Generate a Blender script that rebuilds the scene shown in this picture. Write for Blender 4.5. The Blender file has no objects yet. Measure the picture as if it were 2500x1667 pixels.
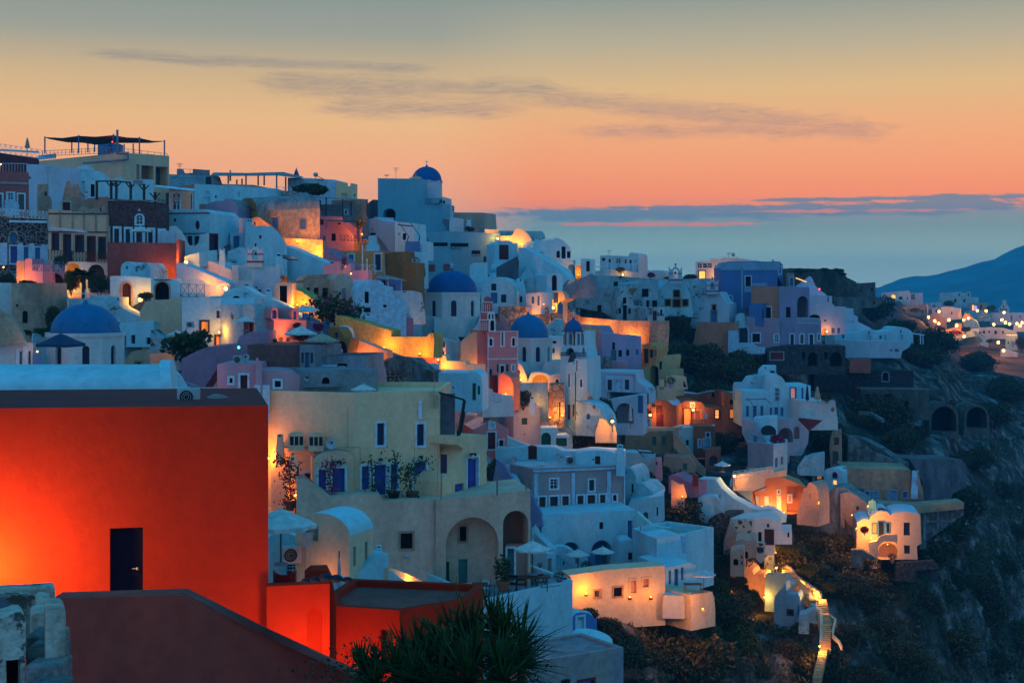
import bpy, bmesh, math, random
from math import pi, sin, cos, tan, atan2, sqrt, radians, exp, log
from mathutils import Vector, Matrix, noise
from mathutils.geometry import tessellate_polygon
R = random.Random(11)
FPX, CX, HY = 3500.0,1250.0,706.0          # focal length, principal column and horizon row of the photograph (2500 px wide)
SC = bpy.context.scene
COL = SC.collection
ORG = {}
KEEP = []                                     # facade footprints the hillside must stay behind
K_garden_wall = dict(name='garden_wall', cat='wall')
K_house_wall = dict(name='house_wall', cat='wall')
K_terrace_wall = dict(name='terrace_wall', cat='wall')
K_stair_wall = dict(name='stair_wall', cat='wall')
K_vaulted_roof = dict(name='vaulted_roof', cat='roof')
K_retaining_wall = dict(name='retaining_wall', cat='wall')
K_parapet_wall = dict(name='parapet_wall', cat='wall')
K_chimney = dict(name='chimney', cat='chimney')
K_gate = dict(name='gate', cat='gate')
K_stone_wall = dict(name='stone_wall', cat='wall')
K_porch = dict(name='porch', cat='porch')
K_terrace = dict(name='terrace', cat='terrace')
K_rock_outcrop = dict(name='rock_outcrop', cat='rock')
DM = [1.0]
def P(x, y, D):
 D *= DM[0]
 return Vector(((x - CX) / FPX * D, D, -(y - HY) / FPX * D))
S5 = 500 / 2306
REG = dict(Z=(0,0,1), A=(0,300, S5), B=(400,380, S5), C=(800,380, S5), D=(1200,500, S5), E=(1600,560, S5),
  F=(2050,560,450 / 2075), G=(0,600, S5), H=(400,640, S5), I=(800,640, S5), J=(1150,700, S5),
  K=(1550,800, S5), L=(2000,800, S5), M=(0,900, S5), N=(600,920, S5), O=(1050,960, S5),
  Q=(1500,1040, S5), W=(1950,1040, S5), R=(0,1200,650 / 2182), S=(600,1220,650 / 2280),
  T=(1150,1220,650 / 2280), U=(1750,1220,650 / 2280))
_g = [0,0,1]
def reg(k, dm=1.0): _g[:] = REG[k]; DM[0] = dm
def gx(v): return _g[0] + v * _g[2]
def gy(v): return _g[1] + v * _g[2]
# ---------------------------------------------------------------- materials
MATS = {}
def lin(c):
 return tuple(((v / 255) / 12.92 if v / 255 <= 0.04045 else ((v / 255 + 0.055) / 1.055) ** 2.4) for v in c)
def new_mat(name):
 m = bpy.data.materials.new(name); m.use_nodes = True
 nt = m.node_tree; b = nt.nodes['Principled BSDF']
 return m, nt, b
def plaster(key, col, dirt=0.25, col2=None, scale=0.6, rough=0.92, bump=0.25, patch=0.0):
 m, nt, b = new_mat(key)
 tc = nt.nodes.new('ShaderNodeTexCoord')
 geo = nt.nodes.new('ShaderNodeNewGeometry')
 n1 = nt.nodes.new('ShaderNodeTexNoise'); n1.inputs['Scale'].default_value = scale; n1.inputs['Detail'].default_value = 8
 n1.inputs['Roughness'].default_value = 0.65
 mp = nt.nodes.new('ShaderNodeMapping'); mp.inputs['Scale'].default_value = (1,1,0.35)
 nt.links.new(geo.outputs['Position'], mp.inputs[0]); nt.links.new(mp.outputs[0], n1.inputs[0])
 n2 = nt.nodes.new('ShaderNodeTexNoise'); n2.inputs['Scale'].default_value = scale * 6; n2.inputs['Detail'].default_value = 6
 nt.links.new(geo.outputs['Position'], n2.inputs[0])
 cr = nt.nodes.new('ShaderNodeValToRGB')
 c2 = col2 or tuple(v * (1 - dirt * 1.3) for v in col)
 cr.color_ramp.elements[0].position = 0.34; cr.color_ramp.elements[0].color = (*c2,1)
 cr.color_ramp.elements[1].position = 0.62; cr.color_ramp.elements[1].color = (*col, 1)
 nt.links.new(n1.outputs['Fac'], cr.inputs[0])
 mx = nt.nodes.new('ShaderNodeMix'); mx.data_type = 'RGBA'; mx.blend_type = 'MULTIPLY'
 mx.inputs[0].default_value = 1.0
 cr2 = nt.nodes.new('ShaderNodeValToRGB')
 cr2.color_ramp.elements[0].position = 0.3; cr2.color_ramp.elements[0].color = (1 - dirt * .8,1 - dirt * .85,1 - dirt * .9,1)
 cr2.color_ramp.elements[1].position = 0.6; cr2.color_ramp.elements[1].color = (1,1,1,1)
 nt.links.new(n2.outputs['Fac'], cr2.inputs[0])
 nt.links.new(cr.outputs[0], mx.inputs[6]); nt.links.new(cr2.outputs[0], mx.inputs[7])
 out = mx.outputs[2]
 if patch > 0:
  n3 = nt.nodes.new('ShaderNodeTexNoise'); n3.inputs['Scale'].default_value = 0.9; n3.inputs['Detail'].default_value = 10; n3.inputs['Roughness'].default_value = .75
  nt.links.new(geo.outputs['Position'], n3.inputs[0])
  c3 = nt.nodes.new('ShaderNodeValToRGB')
  c3.color_ramp.elements[0].position = 0.62 - patch * 0.12; c3.color_ramp.elements[0].color = (0,0,0,1)
  c3.color_ramp.elements[1].position = 0.66 - patch * 0.12; c3.color_ramp.elements[1].color = (1,1,1,1)
  nt.links.new(n3.outputs['Fac'], c3.inputs[0])
  mz = nt.nodes.new('ShaderNodeMix'); mz.data_type = 'RGBA'
  nt.links.new(c3.outputs[0], mz.inputs[0]); nt.links.new(out, mz.inputs[6])
  mz.inputs[7].default_value = (0.10,0.085,0.075,1)
  out = mz.outputs[2]
 nt.links.new(out, b.inputs['Base Color'])
 b.inputs['Roughness'].default_value = rough
 b.inputs['Specular IOR Level'].default_value = 0.15
 bp = nt.nodes.new('ShaderNodeBump'); bp.inputs['Strength'].default_value = bump; bp.inputs['Distance'].default_value = 0.08
 nt.links.new(n2.outputs['Fac'], bp.inputs['Height']); nt.links.new(bp.outputs[0], b.inputs['Normal'])
 MATS[key] = m
 return m
def stone(key, c1, c2, scale=2.2, mortar=(0.3,0.28,0.26), w=0.08, bump=0.8):
 m, nt, b = new_mat(key)
 geo = nt.nodes.new('ShaderNodeNewGeometry')
 nz = nt.nodes.new('ShaderNodeTexNoise'); nz.inputs['Scale'].default_value = 1.5
 nt.links.new(geo.outputs['Position'], nz.inputs[0])
 va = nt.nodes.new('ShaderNodeVectorMath'); va.operation = 'MULTIPLY_ADD'
 va.inputs[1].default_value = (.5,.5,.5)
 nt.links.new(nz.outputs['Color'], va.inputs[0]); nt.links.new(geo.outputs['Position'], va.inputs[2])
 v = nt.nodes.new('ShaderNodeTexVoronoi'); v.feature = 'DISTANCE_TO_EDGE'; v.inputs['Scale'].default_value = scale
 v2 = nt.nodes.new('ShaderNodeTexVoronoi'); v2.inputs['Scale'].default_value = scale
 nt.links.new(va.outputs[0], v.inputs[0]); nt.links.new(va.outputs[0], v2.inputs[0])
 cr = nt.nodes.new('ShaderNodeValToRGB')
 cr.color_ramp.elements[0].position = w * .5; cr.color_ramp.elements[0].color = (*mortar, 1)
 cr.color_ramp.elements[1].position = w; cr.color_ramp.elements[1].color = (1,1,1,1)
 nt.links.new(v.outputs[0], cr.inputs[0])
 mix = nt.nodes.new('ShaderNodeMix'); mix.data_type = 'RGBA'
 sp = nt.nodes.new('ShaderNodeSeparateColor'); nt.links.new(v2.outputs['Color'], sp.inputs[0])
 nt.links.new(sp.outputs[0], mix.inputs[0]); mix.inputs[6].default_value = (*c1,1); mix.inputs[7].default_value = (*c2,1)
 mm = nt.nodes.new('ShaderNodeMix'); mm.data_type = 'RGBA'
 ms = nt.nodes.new('ShaderNodeMath'); ms.operation = 'LESS_THAN'; ms.inputs[1].default_value = w
 nt.links.new(v.outputs[0], ms.inputs[0]); nt.links.new(ms.outputs[0], mm.inputs[0])
 nt.links.new(mix.outputs[2], mm.inputs[6]); mm.inputs[7].default_value = (*mortar, 1)
 nt.links.new(mm.outputs[2], b.inputs['Base Color']); b.inputs['Roughness'].default_value = .95
 b.inputs['Specular IOR Level'].default_value = 0.1
 bp = nt.nodes.new('ShaderNodeBump'); bp.inputs['Strength'].default_value = bump; bp.inputs['Distance'].default_value = 0.12
 nt.links.new(v.outputs[0], bp.inputs['Height']); nt.links.new(bp.outputs[0], b.inputs['Normal'])
 MATS[key] = m
 return m
def simple(key, col, rough=0.7, spec=0.3, metal=0.0, var=0.15):
 m, nt, b = new_mat(key)
 geo = nt.nodes.new('ShaderNodeNewGeometry')
 n = nt.nodes.new('ShaderNodeTexNoise'); n.inputs['Scale'].default_value = 3.0; n.inputs['Detail'].default_value = 5
 nt.links.new(geo.outputs['Position'], n.inputs[0])
 cr = nt.nodes.new('ShaderNodeValToRGB')
 cr.color_ramp.elements[0].position = .35; cr.color_ramp.elements[0].color = (*(v * (1 - var * 1.6) for v in col),1)
 cr.color_ramp.elements[1].position = .65; cr.color_ramp.elements[1].color = (*(min(1, v * (1 + var * .4)) for v in col),1)
 nt.links.new(n.outputs['Fac'], cr.inputs[0]); nt.links.new(cr.outputs[0], b.inputs['Base Color'])
 b.inputs['Roughness'].default_value = rough; b.inputs['Specular IOR Level'].default_value = spec; b.inputs['Metallic'].default_value = metal
 MATS[key] = m
 return m
def emit(key, col, s):
 m, nt, b = new_mat(key)
 b.inputs['Base Color'].default_value = (*col, 1)
 b.inputs['Emission Color'].default_value = (*col, 1); b.inputs['Emission Strength'].default_value = s
 MATS[key] = m
 return m
def leaf(key, c1, c2, rough=.8):
 m, nt, b = new_mat(key)
 oi = nt.nodes.new('ShaderNodeNewGeometry')
 cr = nt.nodes.new('ShaderNodeValToRGB')
 cr.color_ramp.elements[0].color = (*c1,1); cr.color_ramp.elements[1].color = (*c2,1)
 nt.links.new(oi.outputs['Random Per Island'], cr.inputs[0]); nt.links.new(cr.outputs[0], b.inputs['Base Color'])
 b.inputs['Roughness'].default_value = rough; b.inputs['Specular IOR Level'].default_value = .1
 MATS[key] = m
 return m
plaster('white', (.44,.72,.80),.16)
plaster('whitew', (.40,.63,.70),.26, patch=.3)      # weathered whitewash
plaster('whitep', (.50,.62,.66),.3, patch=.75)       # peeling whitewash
plaster('warmwhite', (.66,.66,.66),.16)
plaster('whitelit', (.78,.60,.40),.16)  # white plaster with the warmth of lamplight mixed into its colour
plaster('lavwhite', (.56,.60,.70),.14)
plaster('cream', (.84,.52,.34),.16)
plaster('beige', (.66,.44,.34),.2)
plaster('tan', (.58,.35,.25),.35, scale=.4)
plaster('stain', (.64,.42,.27),.5, col2=(.30,.19,.14), scale=.55)
plaster('yellow', (.92,.60,.36),.14)
plaster('mustard', (.60,.33,.12),.22)
plaster('goldlit', (.62,.44,.14),.35, scale=1.0)  # yellow plaster; on walls by lamps it carries their glow as colour
plaster('ochre', (.36,.17,.06),.25)
plaster('pink', (.74,.32,.38),.12)
plaster('rose', (.72,.26,.27),.15)
plaster('mauve', (.48,.20,.28),.2)
plaster('brick', (.40,.15,.11),.18)
plaster('redbrown', (.38,.10,.085),.25)
plaster('maroon', (.20,.04,.045),.2)
plaster('redwall', (.44,.026,.006),.14, col2=(.38,.022,.006), scale=.5, bump=.2)
plaster('reddark', (.50,.075,.05),.25, col2=(.36,.065,.05), scale=.5)
plaster('terracotta', (.64,.24,.15),.18)
plaster('peach', (.62,.36,.26),.2)
plaster('orange', (.66,.26,.08),.12)  # back of the glowing arch, lamplight put into its colour
plaster('lilac', (.42,.34,.52),.12)
plaster('purple', (.34,.30,.44),.16)
plaster('blue', (.10,.22,.55),.12)
plaster('blue2', (.07,.20,.42),.14)
plaster('dome', (.02,.17,.38),.14, rough=.6, bump=.1)
plaster('domed', (.015,.11,.32),.14, rough=.6, bump=.1)
plaster('rosegrey', (.42,.33,.33),.16)
plaster('grey', (.30,.30,.34),.3)
plaster('vaultgrey', (.34,.36,.38),.45, scale=1.2)
plaster('darkgrey', (.13,.13,.16),.35)
plaster('rubblegrey', (.26,.26,.27),.5, scale=1.5, patch=.9)
plaster('aqua', (.40,.66,.62),.1)
stone('stone', (.16,.13,.11),(.30,.25,.21))
stone('lava', (.035,.025,.025),(.07,.04,.035), scale=2.6, mortar=(.22,.20,.20), w=.07)
stone('brownstone', (.08,.028,.03),(.15,.05,.045), scale=3.2, mortar=(.12,.09,.10), w=.06)
stone('darkstone', (.045,.045,.05),(.10,.09,.095), scale=2.8, mortar=(.03,.03,.03), w=.05)
stone('spotstone', (.05,.035,.03),(.12,.08,.06), scale=1.8, mortar=(.52,.42,.33), w=.20)
stone('palestone', (.40,.33,.26),(.22,.17,.13), scale=1.6, mortar=(.12,.09,.07), w=.06)
simple('glass', (.012,.016,.03),.12,.6); simple('dark', (.010,.010,.014),.9,.02)
simple('dblue', (.03,.07,.34),.45); simple('dnavy', (.012,.02,.06),.4); simple('sky', (.22,.42,.62),.6)
simple('dgreen', (.01,.09,.045),.5); simple('teal', (.05,.22,.20),.5); simple('green', (.02,.16,.03),.5)
simple('dbrown', (.06,.025,.02),.6); simple('dred', (.12,.008,.012),.5); simple('wood', (.12,.06,.035),.7)
simple('trim', (.62,.74,.82),.7); simple('trimblue', (.42,.60,.74),.7); simple('trimred', (.16,.03,.035),.7)
simple('trimorange', (.50,.18,.04),.7); simple('metal', (.22,.23,.25),.4,.5,.6); simple('black', (.012,.012,.014),.5)
simple('acgrey', (.42,.44,.46),.5); simple('canvas', (.62,.62,.60),.8); simple('canvasnavy', (.02,.045,.11),.8)
simple('canvastan', (.42,.33,.24),.85); simple('canvaspink', (.60,.48,.52),.85); simple('awnstraw', (.11,.075,.05),.95, var=.4)
simple('pot', (.30,.12,.07),.8); simple('bark', (.06,.045,.035),.95); simple('rope', (.2,.2,.2),.9)
simple('flagblue', (.03,.08,.4),.8); simple('water', (.12,.48,.50),.08,.6); simple('bronze', (.03,.05,.045),.4,.5,.6)
simple('redcloth', (.30,.012,.01),.85); simple('navycloth', (.012,.02,.05),.85); simple('goldwood', (.42,.2,.06),.6)
simple('towel', (.7,.7,.68),.9)
emit('bulb', (1,.50,.12),7); emit('bulbsoft', (1,.40,.08),4); emit('litwin', (1,.42,.08),1.6); emit('litgreen', (.1,1,.6),3)
emit('redlight', (1,.05,.02),8); emit('litdim', (1,.30,.05),.5); emit('litblue', (.25,.3,1),1.5)
leaf('leafdark', (.018,.030,.014),(.085,.090,.045)); leaf('leafmid', (.02,.045,.015),(.07,.11,.035))
leaf('leafpalm', (.008,.030,.008),(.028,.085,.022),.55); leaf('flowerpink', (.35,.01,.06),(.6,.03,.12)); leaf('flowerpurple', (.16,.01,.10),(.34,.02,.2))
leaf('flowerred', (.25,.004,.012),(.45,.01,.02)); leaf('leafdry', (.06,.05,.03),(.15,.115,.06)); leaf('leaflit', (.05,.05,.01),(.12,.10,.02))  # last tone: lamplight on shrubs put into the leaf colour
def interp(tab, x):
 if x <= tab[0][0]: return tab[0][1]
 for (a, va),(b, vb) in zip(tab, tab[1:]):
  if x <= b: t = (x - a) / (b - a); return va + (vb - va) * t
 return tab[-1][1]
# ---------------------------------------------------------------- objects
def setp(o, label=None, cat=None, group=None, kind=None):
 if label: o['label'] = label
 if cat: o['category'] = cat
 if group: o['group'] = group
 if kind: o['kind'] = kind
 return o
def thing(name, label, cat, loc, group=None):
 o = bpy.data.objects.new(name, None); COL.objects.link(o)
 o.empty_display_size = .2
 o.location = loc; ORG[o.name] = Vector(loc)
 return setp(o, label, cat, group)
class MB:
 def __init__(s): s.v = []; s.f = []; s.m = []; s.names = []
 def mi(s, mat):
  if mat not in s.names: s.names.append(mat)
  return s.names.index(mat)
 def face(s, pts, mat):
  b = len(s.v); s.v += [Vector(p) for p in pts]; s.f.append(tuple(range(b, b + len(pts)))); s.m.append(s.mi(mat))
 def mesh(s, verts, faces, mat):
  b = len(s.v); s.v += [Vector(p) for p in verts]; k = s.mi(mat)
  for f in faces: s.f.append(tuple(b + i for i in f)); s.m.append(k)
 def box(s, o, ax, ay, az, mat):          # corner o and three edge vectors
  o = Vector(o); ax = Vector(ax); ay = Vector(ay); az = Vector(az)
  vs = [o, o + ax, o + ax + ay, o + ay, o + az, o + ax + az, o + ax + ay + az, o + ay + az]
  fs = [(0,3,2,1),(4,5,6,7),(0,1,5,4),(1,2,6,5),(2,3,7,6),(3,0,4,7)]
  if ax.cross(ay).dot(az) < 0: fs = [f[::-1] for f in fs]
  s.mesh(vs, fs, mat)
 def bar(s, a, b, r, mat, n=6, r2=None):
  a = Vector(a); b = Vector(b); r2 = r if r2 is None else r2
  d = (b - a)
  if d.length < 1e-6: return
  d.normalize(); q = d.orthogonal().normalized(); w = d.cross(q)
  vs = [a + (q * cos(2 * pi * i / n) + w * sin(2 * pi * i / n)) * r for i in range(n)] + [b + (q * cos(2 * pi * i / n) + w * sin(2 * pi * i / n)) * r2 for i in range(n)]
  fs = [(i, (i + 1) % n, n + (i + 1) % n, n + i) for i in range(n)] + [tuple(range(n))[::-1], tuple(range(n, 2 * n))]
  s.mesh(vs, fs, mat)
 def lathe(s, c, prof, mat, n=24, ang0=0.0, a1=2 * pi):  # prof: (r, z) list
  c = Vector(c); vs = []; fs = []; full = abs(a1 - 2 * pi) < 1e-6; k = n if full else n + 1
  for r, z in prof:
   for i in range(k):
    a = ang0 + a1 * i / n; vs.append(c + Vector((r * cos(a), r * sin(a), z)))
  for j in range(len(prof) - 1):
   for i in range(n):
    i2 = (i + 1) % k
    fs.append((j * k + i, j * k + i2,(j + 1) * k + i2,(j + 1) * k + i))
  s.mesh(vs, fs, mat)
 def ball(s, c, r, mat, n=10, sz=1.0):
  s.lathe(c, [(r * sin(pi * i / n) + 1e-4,-r * sz * cos(pi * i / n)) for i in range(n + 1)], mat, n=max(8, n))
 def build(s, name, parent=None, smooth=True, angle=35, org=None, bevel=0):
  o0 = org if org is not None else (ORG.get(root_of(parent).name, Vector((0,0,0))) if parent else Vector((0,0,0)))
  me = bpy.data.meshes.new(name)
  me.from_pydata([tuple(v - o0) for v in s.v],[], s.f)
  for n in s.names: me.materials.append(MATS[n])
  me.polygons.foreach_set('material_index', s.m)
  if smooth:
   bm = bmesh.new(); bm.from_mesh(me); bmesh.ops.remove_doubles(bm, verts=bm.verts, dist=1e-4)
   bm.to_mesh(me); bm.free()
   me.polygons.foreach_set('use_smooth', [True] * len(me.polygons))
   me.set_sharp_from_angle(angle=radians(angle))
  me.update()
  o = bpy.data.objects.new(name, me); COL.objects.link(o)
  if parent: o.parent = parent
  if bevel:
   b = o.modifiers.new('soft edges', 'BEVEL'); b.width = bevel; b.segments = 3; b.limit_method = 'ANGLE'; b.angle_limit = radians(40)
   b.harden_normals = False
  return o
def root_of(o):
 while o.parent: o = o.parent
 return o
def solo(mb, name, label, cat, loc, group=None, kind=None, **k):   # a thing that is one mesh
 o = mb.build(name, None, org=Vector(loc), **k); o.location = loc
 return setp(o, label, cat, group, kind)
def copy_tree(o, parent=None):
 c = o.copy(); COL.objects.link(c)
 if parent: c.parent = parent
 for ch in list(o.children): copy_tree(ch, c)
 return c
class Pl:                                    # a vertical wall plane through two (column, distance) points
 def __init__(s, x0, D0, x1, D1):
  D0 *= DM[0]; D1 *= DM[0]
  s.A = Vector(((x0 - CX) / FPX * D0, D0)); s.B = Vector(((x1 - CX) / FPX * D1, D1))
  s.u = (s.B - s.A).normalized(); s.n = Vector((-s.u.y, s.u.x)); s.w = (s.B - s.A).length
  s.x0, s.x1, s.D = x0, x1,(D0 + D1) / 2
 def hit(s, px, py):
  r = Vector(((px - CX) / FPX, 1.0)); t = s.A.dot(s.n) / r.dot(s.n)
  return ((r * t - s.A).dot(s.u),-(py - HY) / FPX * t)
 def pt(s, a, z, d=0.0):
  p = s.A + s.u * a + s.n * d
  return Vector((p.x, p.y, z))
def arc_pts(p0, p1, ytop, n=14):
 ym = (p0[1] + p1[1]) / 2; h = ym - ytop; out = []
 for i in range(1, n + 1):
  t = pi * i / n
  x = p0[0] + (p1[0] - p0[0]) * (1 - cos(t)) / 2; y = p0[1] + (p1[1] - p0[1]) * (1 - cos(t)) / 2 - h * sin(t)
  out.append((x, y))
 return out
def outline(s):
 """'x,y' points from bottom left over the top to bottom right; '~x,y,top' is a half round arch to x,y"""
 pts = []
 for t in s.split():
  if t[0] == '~':
   a = [float(v) for v in t[1:].split(',')]
   pts += arc_pts(pts[-1],(gx(a[0]), gy(a[1])), gy(a[2]))
  else:
   a = [float(v) for v in t.split(',')]; pts.append((gx(a[0]), gy(a[1])))
 return pts
def arch_loop(s0, s1, z0, z1, n=10):
 w = (s1 - s0) / 2; rise = min(w, (z1 - z0) * .6); c = (s0 + s1) / 2; zs = z1 - rise
 return [(s0, z0),(s1, z0)] + [(c + w * cos(pi * i / n), zs + rise * sin(pi * i / n)) for i in range(n + 1)]
def oval_loop(s0, s1, z0, z1, n=14):
 return [((s0 + s1) / 2 + (s1 - s0) / 2 * cos(2 * pi * i / n),(z0 + z1) / 2 + (z1 - z0) / 2 * sin(2 * pi * i / n)) for i in range(n)]
def grow(loop, d):
 c = (sum(p[0] for p in loop) / len(loop), sum(p[1] for p in loop) / len(loop))
 s0 = min(p[0] for p in loop); s1 = max(p[0] for p in loop); z0 = min(p[1] for p in loop); z1 = max(p[1] for p in loop)
 fx = (s1 - s0 + 2 * d) / (s1 - s0); fz = (z1 - z0 + 2 * d) / (z1 - z0); cx = (s0 + s1) / 2; cz = (z0 + z1) / 2
 return [(cx + (p[0] - cx) * fx, cz + (p[1] - cz) * fz) for p in loop]
KINDS = dict(w='window', a='window', o='window', d='door', D='door', A='arch_recess', H='opening', p='pilaster', c='cornice', g='window', k='door')
def parse_ops(ops):
 out = []
 for it in ops.split(';'):
  t = it.split()
  if not t: continue
  k = t[0]; a = [float(v) for v in t[1:5]]
  m = (t[5] if len(t) > 5 else 'glass').split('/')
  out.append((k, gx(a[0]), gy(a[1]), gx(a[2]), gy(a[3]), m[0], m[1] if len(m) > 1 and m[1] else None, float(t[6]) if len(t) > 6 else None))
 return out
def do_face(mb, pl, loop, ops, mat, parent, nm=None):
 """front skin of a wall with its openings cut through it, reveals, and the window and door parts set into them"""
 holes = []
 for (k, x0, y0, x1, y1, m, fr, dep) in ops:
  xm, ym = (x0 + x1) / 2,(y0 + y1) / 2
  s0 = pl.hit(x0, ym)[0]; s1 = pl.hit(x1, ym)[0]; z1 = pl.hit(xm, y0)[1]; z0 = pl.hit(xm, y1)[1]
  if k in 'pc':
   o = MB(); pr = dep or .10
   o.box(pl.pt(s0, z0,-pr), pl.pt(s1, z0,-pr) - pl.pt(s0, z0,-pr), pl.pt(s0, z0,.02) - pl.pt(s0, z0,-pr),(0,0, z1 - z0), m)
   o.build(KINDS[k], parent, smooth=False)
   continue
  lp = [(s0, z0),(s1, z0),(s1, z1),(s0, z1)]
  if k in 'aDA': lp = arch_loop(s0, s1, z0, z1)
  if k == 'o': lp = oval_loop(s0, s1, z0, z1)
  dd = dep if dep is not None else dict(A=1.6, H=.9, d=.22, D=.25).get(k, .16)
  cx = (s0 + s1) / 2; cz = (z0 + z1) / 2; n = len(lp)
  holes.append(lp)
  for i in range(n):
   a, b = lp[i], lp[(i + 1) % n]
   mb.face([pl.pt(*a), pl.pt(*a, dd), pl.pt(*b, dd), pl.pt(*b)], mat if k in 'AH' or not fr else fr)
  o = MB(); wpx = x1 - x0
  if k in 'AH':
   o.face([pl.pt(*p, dd + .002) for p in lp], m); o.build(KINDS[k], parent, smooth=False); continue
  W = s1 - s0; Hh = z1 - z0
  o.face([pl.pt(*p, dd - .003) for p in lp], m)
  leafm = {'w': 'trim', 'a': 'trim', 'o': 'trim'}.get(k)
  if fr and fr in ('dblue', 'dred', 'dgreen', 'dbrown', 'teal', 'wood', 'dnavy'): leafm = fr
  if k in 'wa' and m in ('glass', 'litdim', 'litwin') and wpx > 9 and W > .5:
   t = .035 + .00012 * pl.D
   zt = z1 if k == 'w' else z1 - min(W / 2, Hh * .6)
   o.box(pl.pt(cx - t / 2, z0, dd - .06), pl.pt(cx + t / 2, z0) - pl.pt(cx - t / 2, z0), pl.pt(cx, z0, dd) - pl.pt(cx, z0, dd - .05),(0,0, Hh * .97), leafm)
   for q in (.36,.7):
    o.box(pl.pt(s0, z0 + Hh * q, dd - .05), pl.pt(s1, z0) - pl.pt(s0, z0), pl.pt(cx, z0, dd) - pl.pt(cx, z0, dd - .04),(0,0, t), leafm)
   for a in (s0, s1 - t * 1.3):
    o.box(pl.pt(a, z0, dd - .055), pl.pt(a + t * 1.3, z0) - pl.pt(a, z0), pl.pt(cx, z0, dd) - pl.pt(cx, z0, dd - .045),(0,0, zt - z0), leafm)
  if k in 'dD' and wpx > 7:
   t = .05; zt = z1 if k == 'd' else z1 - min(W / 2, Hh * .6)
   cols = 2 if W > .85 else 1
   for c in range(cols):                   # raised rails and stiles round sunk panels
    a0 = s0 + W * c / cols; a1 = s0 + W * (c + 1) / cols; e = W / cols * .13
    for (b0, b1, c0, c1) in ((a0, a0 + e, z0, zt),(a1 - e, a1, z0, zt),(a0, a1, z0, z0 + .12),(a0, a1, z0 + Hh * .42, z0 + Hh * .49),(a0, a1, zt - .12, zt - .001)):
     o.box(pl.pt(b0, c0, dd - .035), pl.pt(b1, c0) - pl.pt(b0, c0), pl.pt(b0, c0, dd) - pl.pt(b0, c0, dd - .03),(0,0, c1 - c0), m)
  ob = o.build(KINDS[k], parent, smooth=False)
  if fr:
   f = MB(); g = grow(lp, .10 + .0003 * pl.D); pr = .05
   for i in range(n):
    a, b, c, d = lp[i], lp[(i + 1) % n], g[(i + 1) % n], g[i]
    f.face([pl.pt(*a, -pr), pl.pt(*b, -pr), pl.pt(*c, -pr), pl.pt(*d, -pr)], fr)
    f.face([pl.pt(*d, -pr), pl.pt(*c, -pr), pl.pt(*c, .01), pl.pt(*d, .01)], fr)
    f.face([pl.pt(*b, -pr), pl.pt(*a, -pr), pl.pt(*a, .01), pl.pt(*b, .01)], fr)
   f.build('frame', ob, smooth=False)
 polys = [[Vector((p[0], p[1],0)) for p in loop]] + [[Vector((p[0], p[1],0)) for p in h] for h in holes]
 flat = [p for q in polys for p in q]
 tris = tessellate_polygon(polys)
 if not tris: tris = tessellate_polygon(polys[:1]); print('TESS FAIL', nm)
 vs = [pl.pt(p.x, p.y) for p in flat]; fs = []
 for t in tris:
  a, b, c = (vs[i] for i in t)
  nn = (b - a).cross(c - a)
  fs.append(t if nn.dot(Vector((pl.n.x, pl.n.y, 0))) < 0 else t[::-1])
 mb.mesh(vs, fs, mat)
def F(label, out, D, depth, mat, ops='', name='house', cat='house', roof=None, ext=2.0, parent=None, part='wall', group=None, bevel=0, keep=True, face=1.15):
 """a wall outline with real depth behind it (gable, vault, stepped or curved parapet)"""
 pts = outline(out); xs = [p[0] for p in pts]
 D0, D1 = (D, D) if not isinstance(D, tuple) else D
 x0, x1 = min(xs), max(xs); xc = ((x0 + x1) / 2 - CX) / FPX * face       # facade turned towards the camera so its side walls stay mostly hidden
 D0 *= (1 + xc * xc) / (1 + (x0 - CX) / FPX * xc); D1 *= (1 + xc * xc) / (1 + (x1 - CX) / FPX * xc)
 pl = Pl(x0, D0, x1, D1)
 lp = [pl.hit(*p) for p in pts]
 ext = min(ext, 1.0) if D0 * DM[0] > 100 else ext
 zb = min(lp[0][1], lp[-1][1]) - ext
 loop = [(lp[0][0], zb)] + lp + [(lp[-1][0], zb)]
 if ext <= 0: loop = lp
 if keep: KEEP.append((min(xs), max(xs), min(p[1] for p in pts), max(p[1] for p in pts), pl, depth))
 loc = pl.pt(pl.w / 2, min(lp[0][1], lp[-1][1]), depth / 2)
 T = parent or thing(name, label, cat, loc, group)
 mb = MB()
 do_face(mb, pl, loop, parse_ops(ops), mat, T, label)
 n = len(loop)
 for i in range(n):
  a, b = loop[i], loop[(i + 1) % n]
  up = abs(b[0] - a[0]) > abs(b[1] - a[1]) * .35 and i != n - 1
  mb.face([pl.pt(*a), pl.pt(*b), pl.pt(*b, depth), pl.pt(*a, depth)],(roof or mat) if up else mat)
 back = [pl.pt(*p, depth) for p in loop]
 tr = tessellate_polygon([[Vector((p[0], p[1],0)) for p in loop]])
 mb.mesh(back, [t for t in tr], mat)
 mb.build(part, T, bevel=bevel)
 T_last[0] = T; pl_last[0] = pl
 return T
T_last = [None]; pl_last = [None]
def inset(poly, d):
 n = len(poly); out = []
 ar = sum(poly[i].x * poly[(i + 1) % n].y - poly[(i + 1) % n].x * poly[i].y for i in range(n)); sg = 1 if ar > 0 else -1
 for i in range(n):
  p0, p1, p2 = poly[i - 1], poly[i], poly[(i + 1) % n]
  e1 = (p1 - p0).normalized(); e2 = (p2 - p1).normalized()
  n1 = Vector((-e1.y, e1.x)) * sg; n2 = Vector((-e2.y, e2.x)) * sg
  b = (n1 + n2); l = b.length
  if l < 1e-5: out.append(p1 + n1 * d); continue
  b /= l; out.append(p1 + b * (d / max(.3, b.dot(n1))))
 return out
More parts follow.
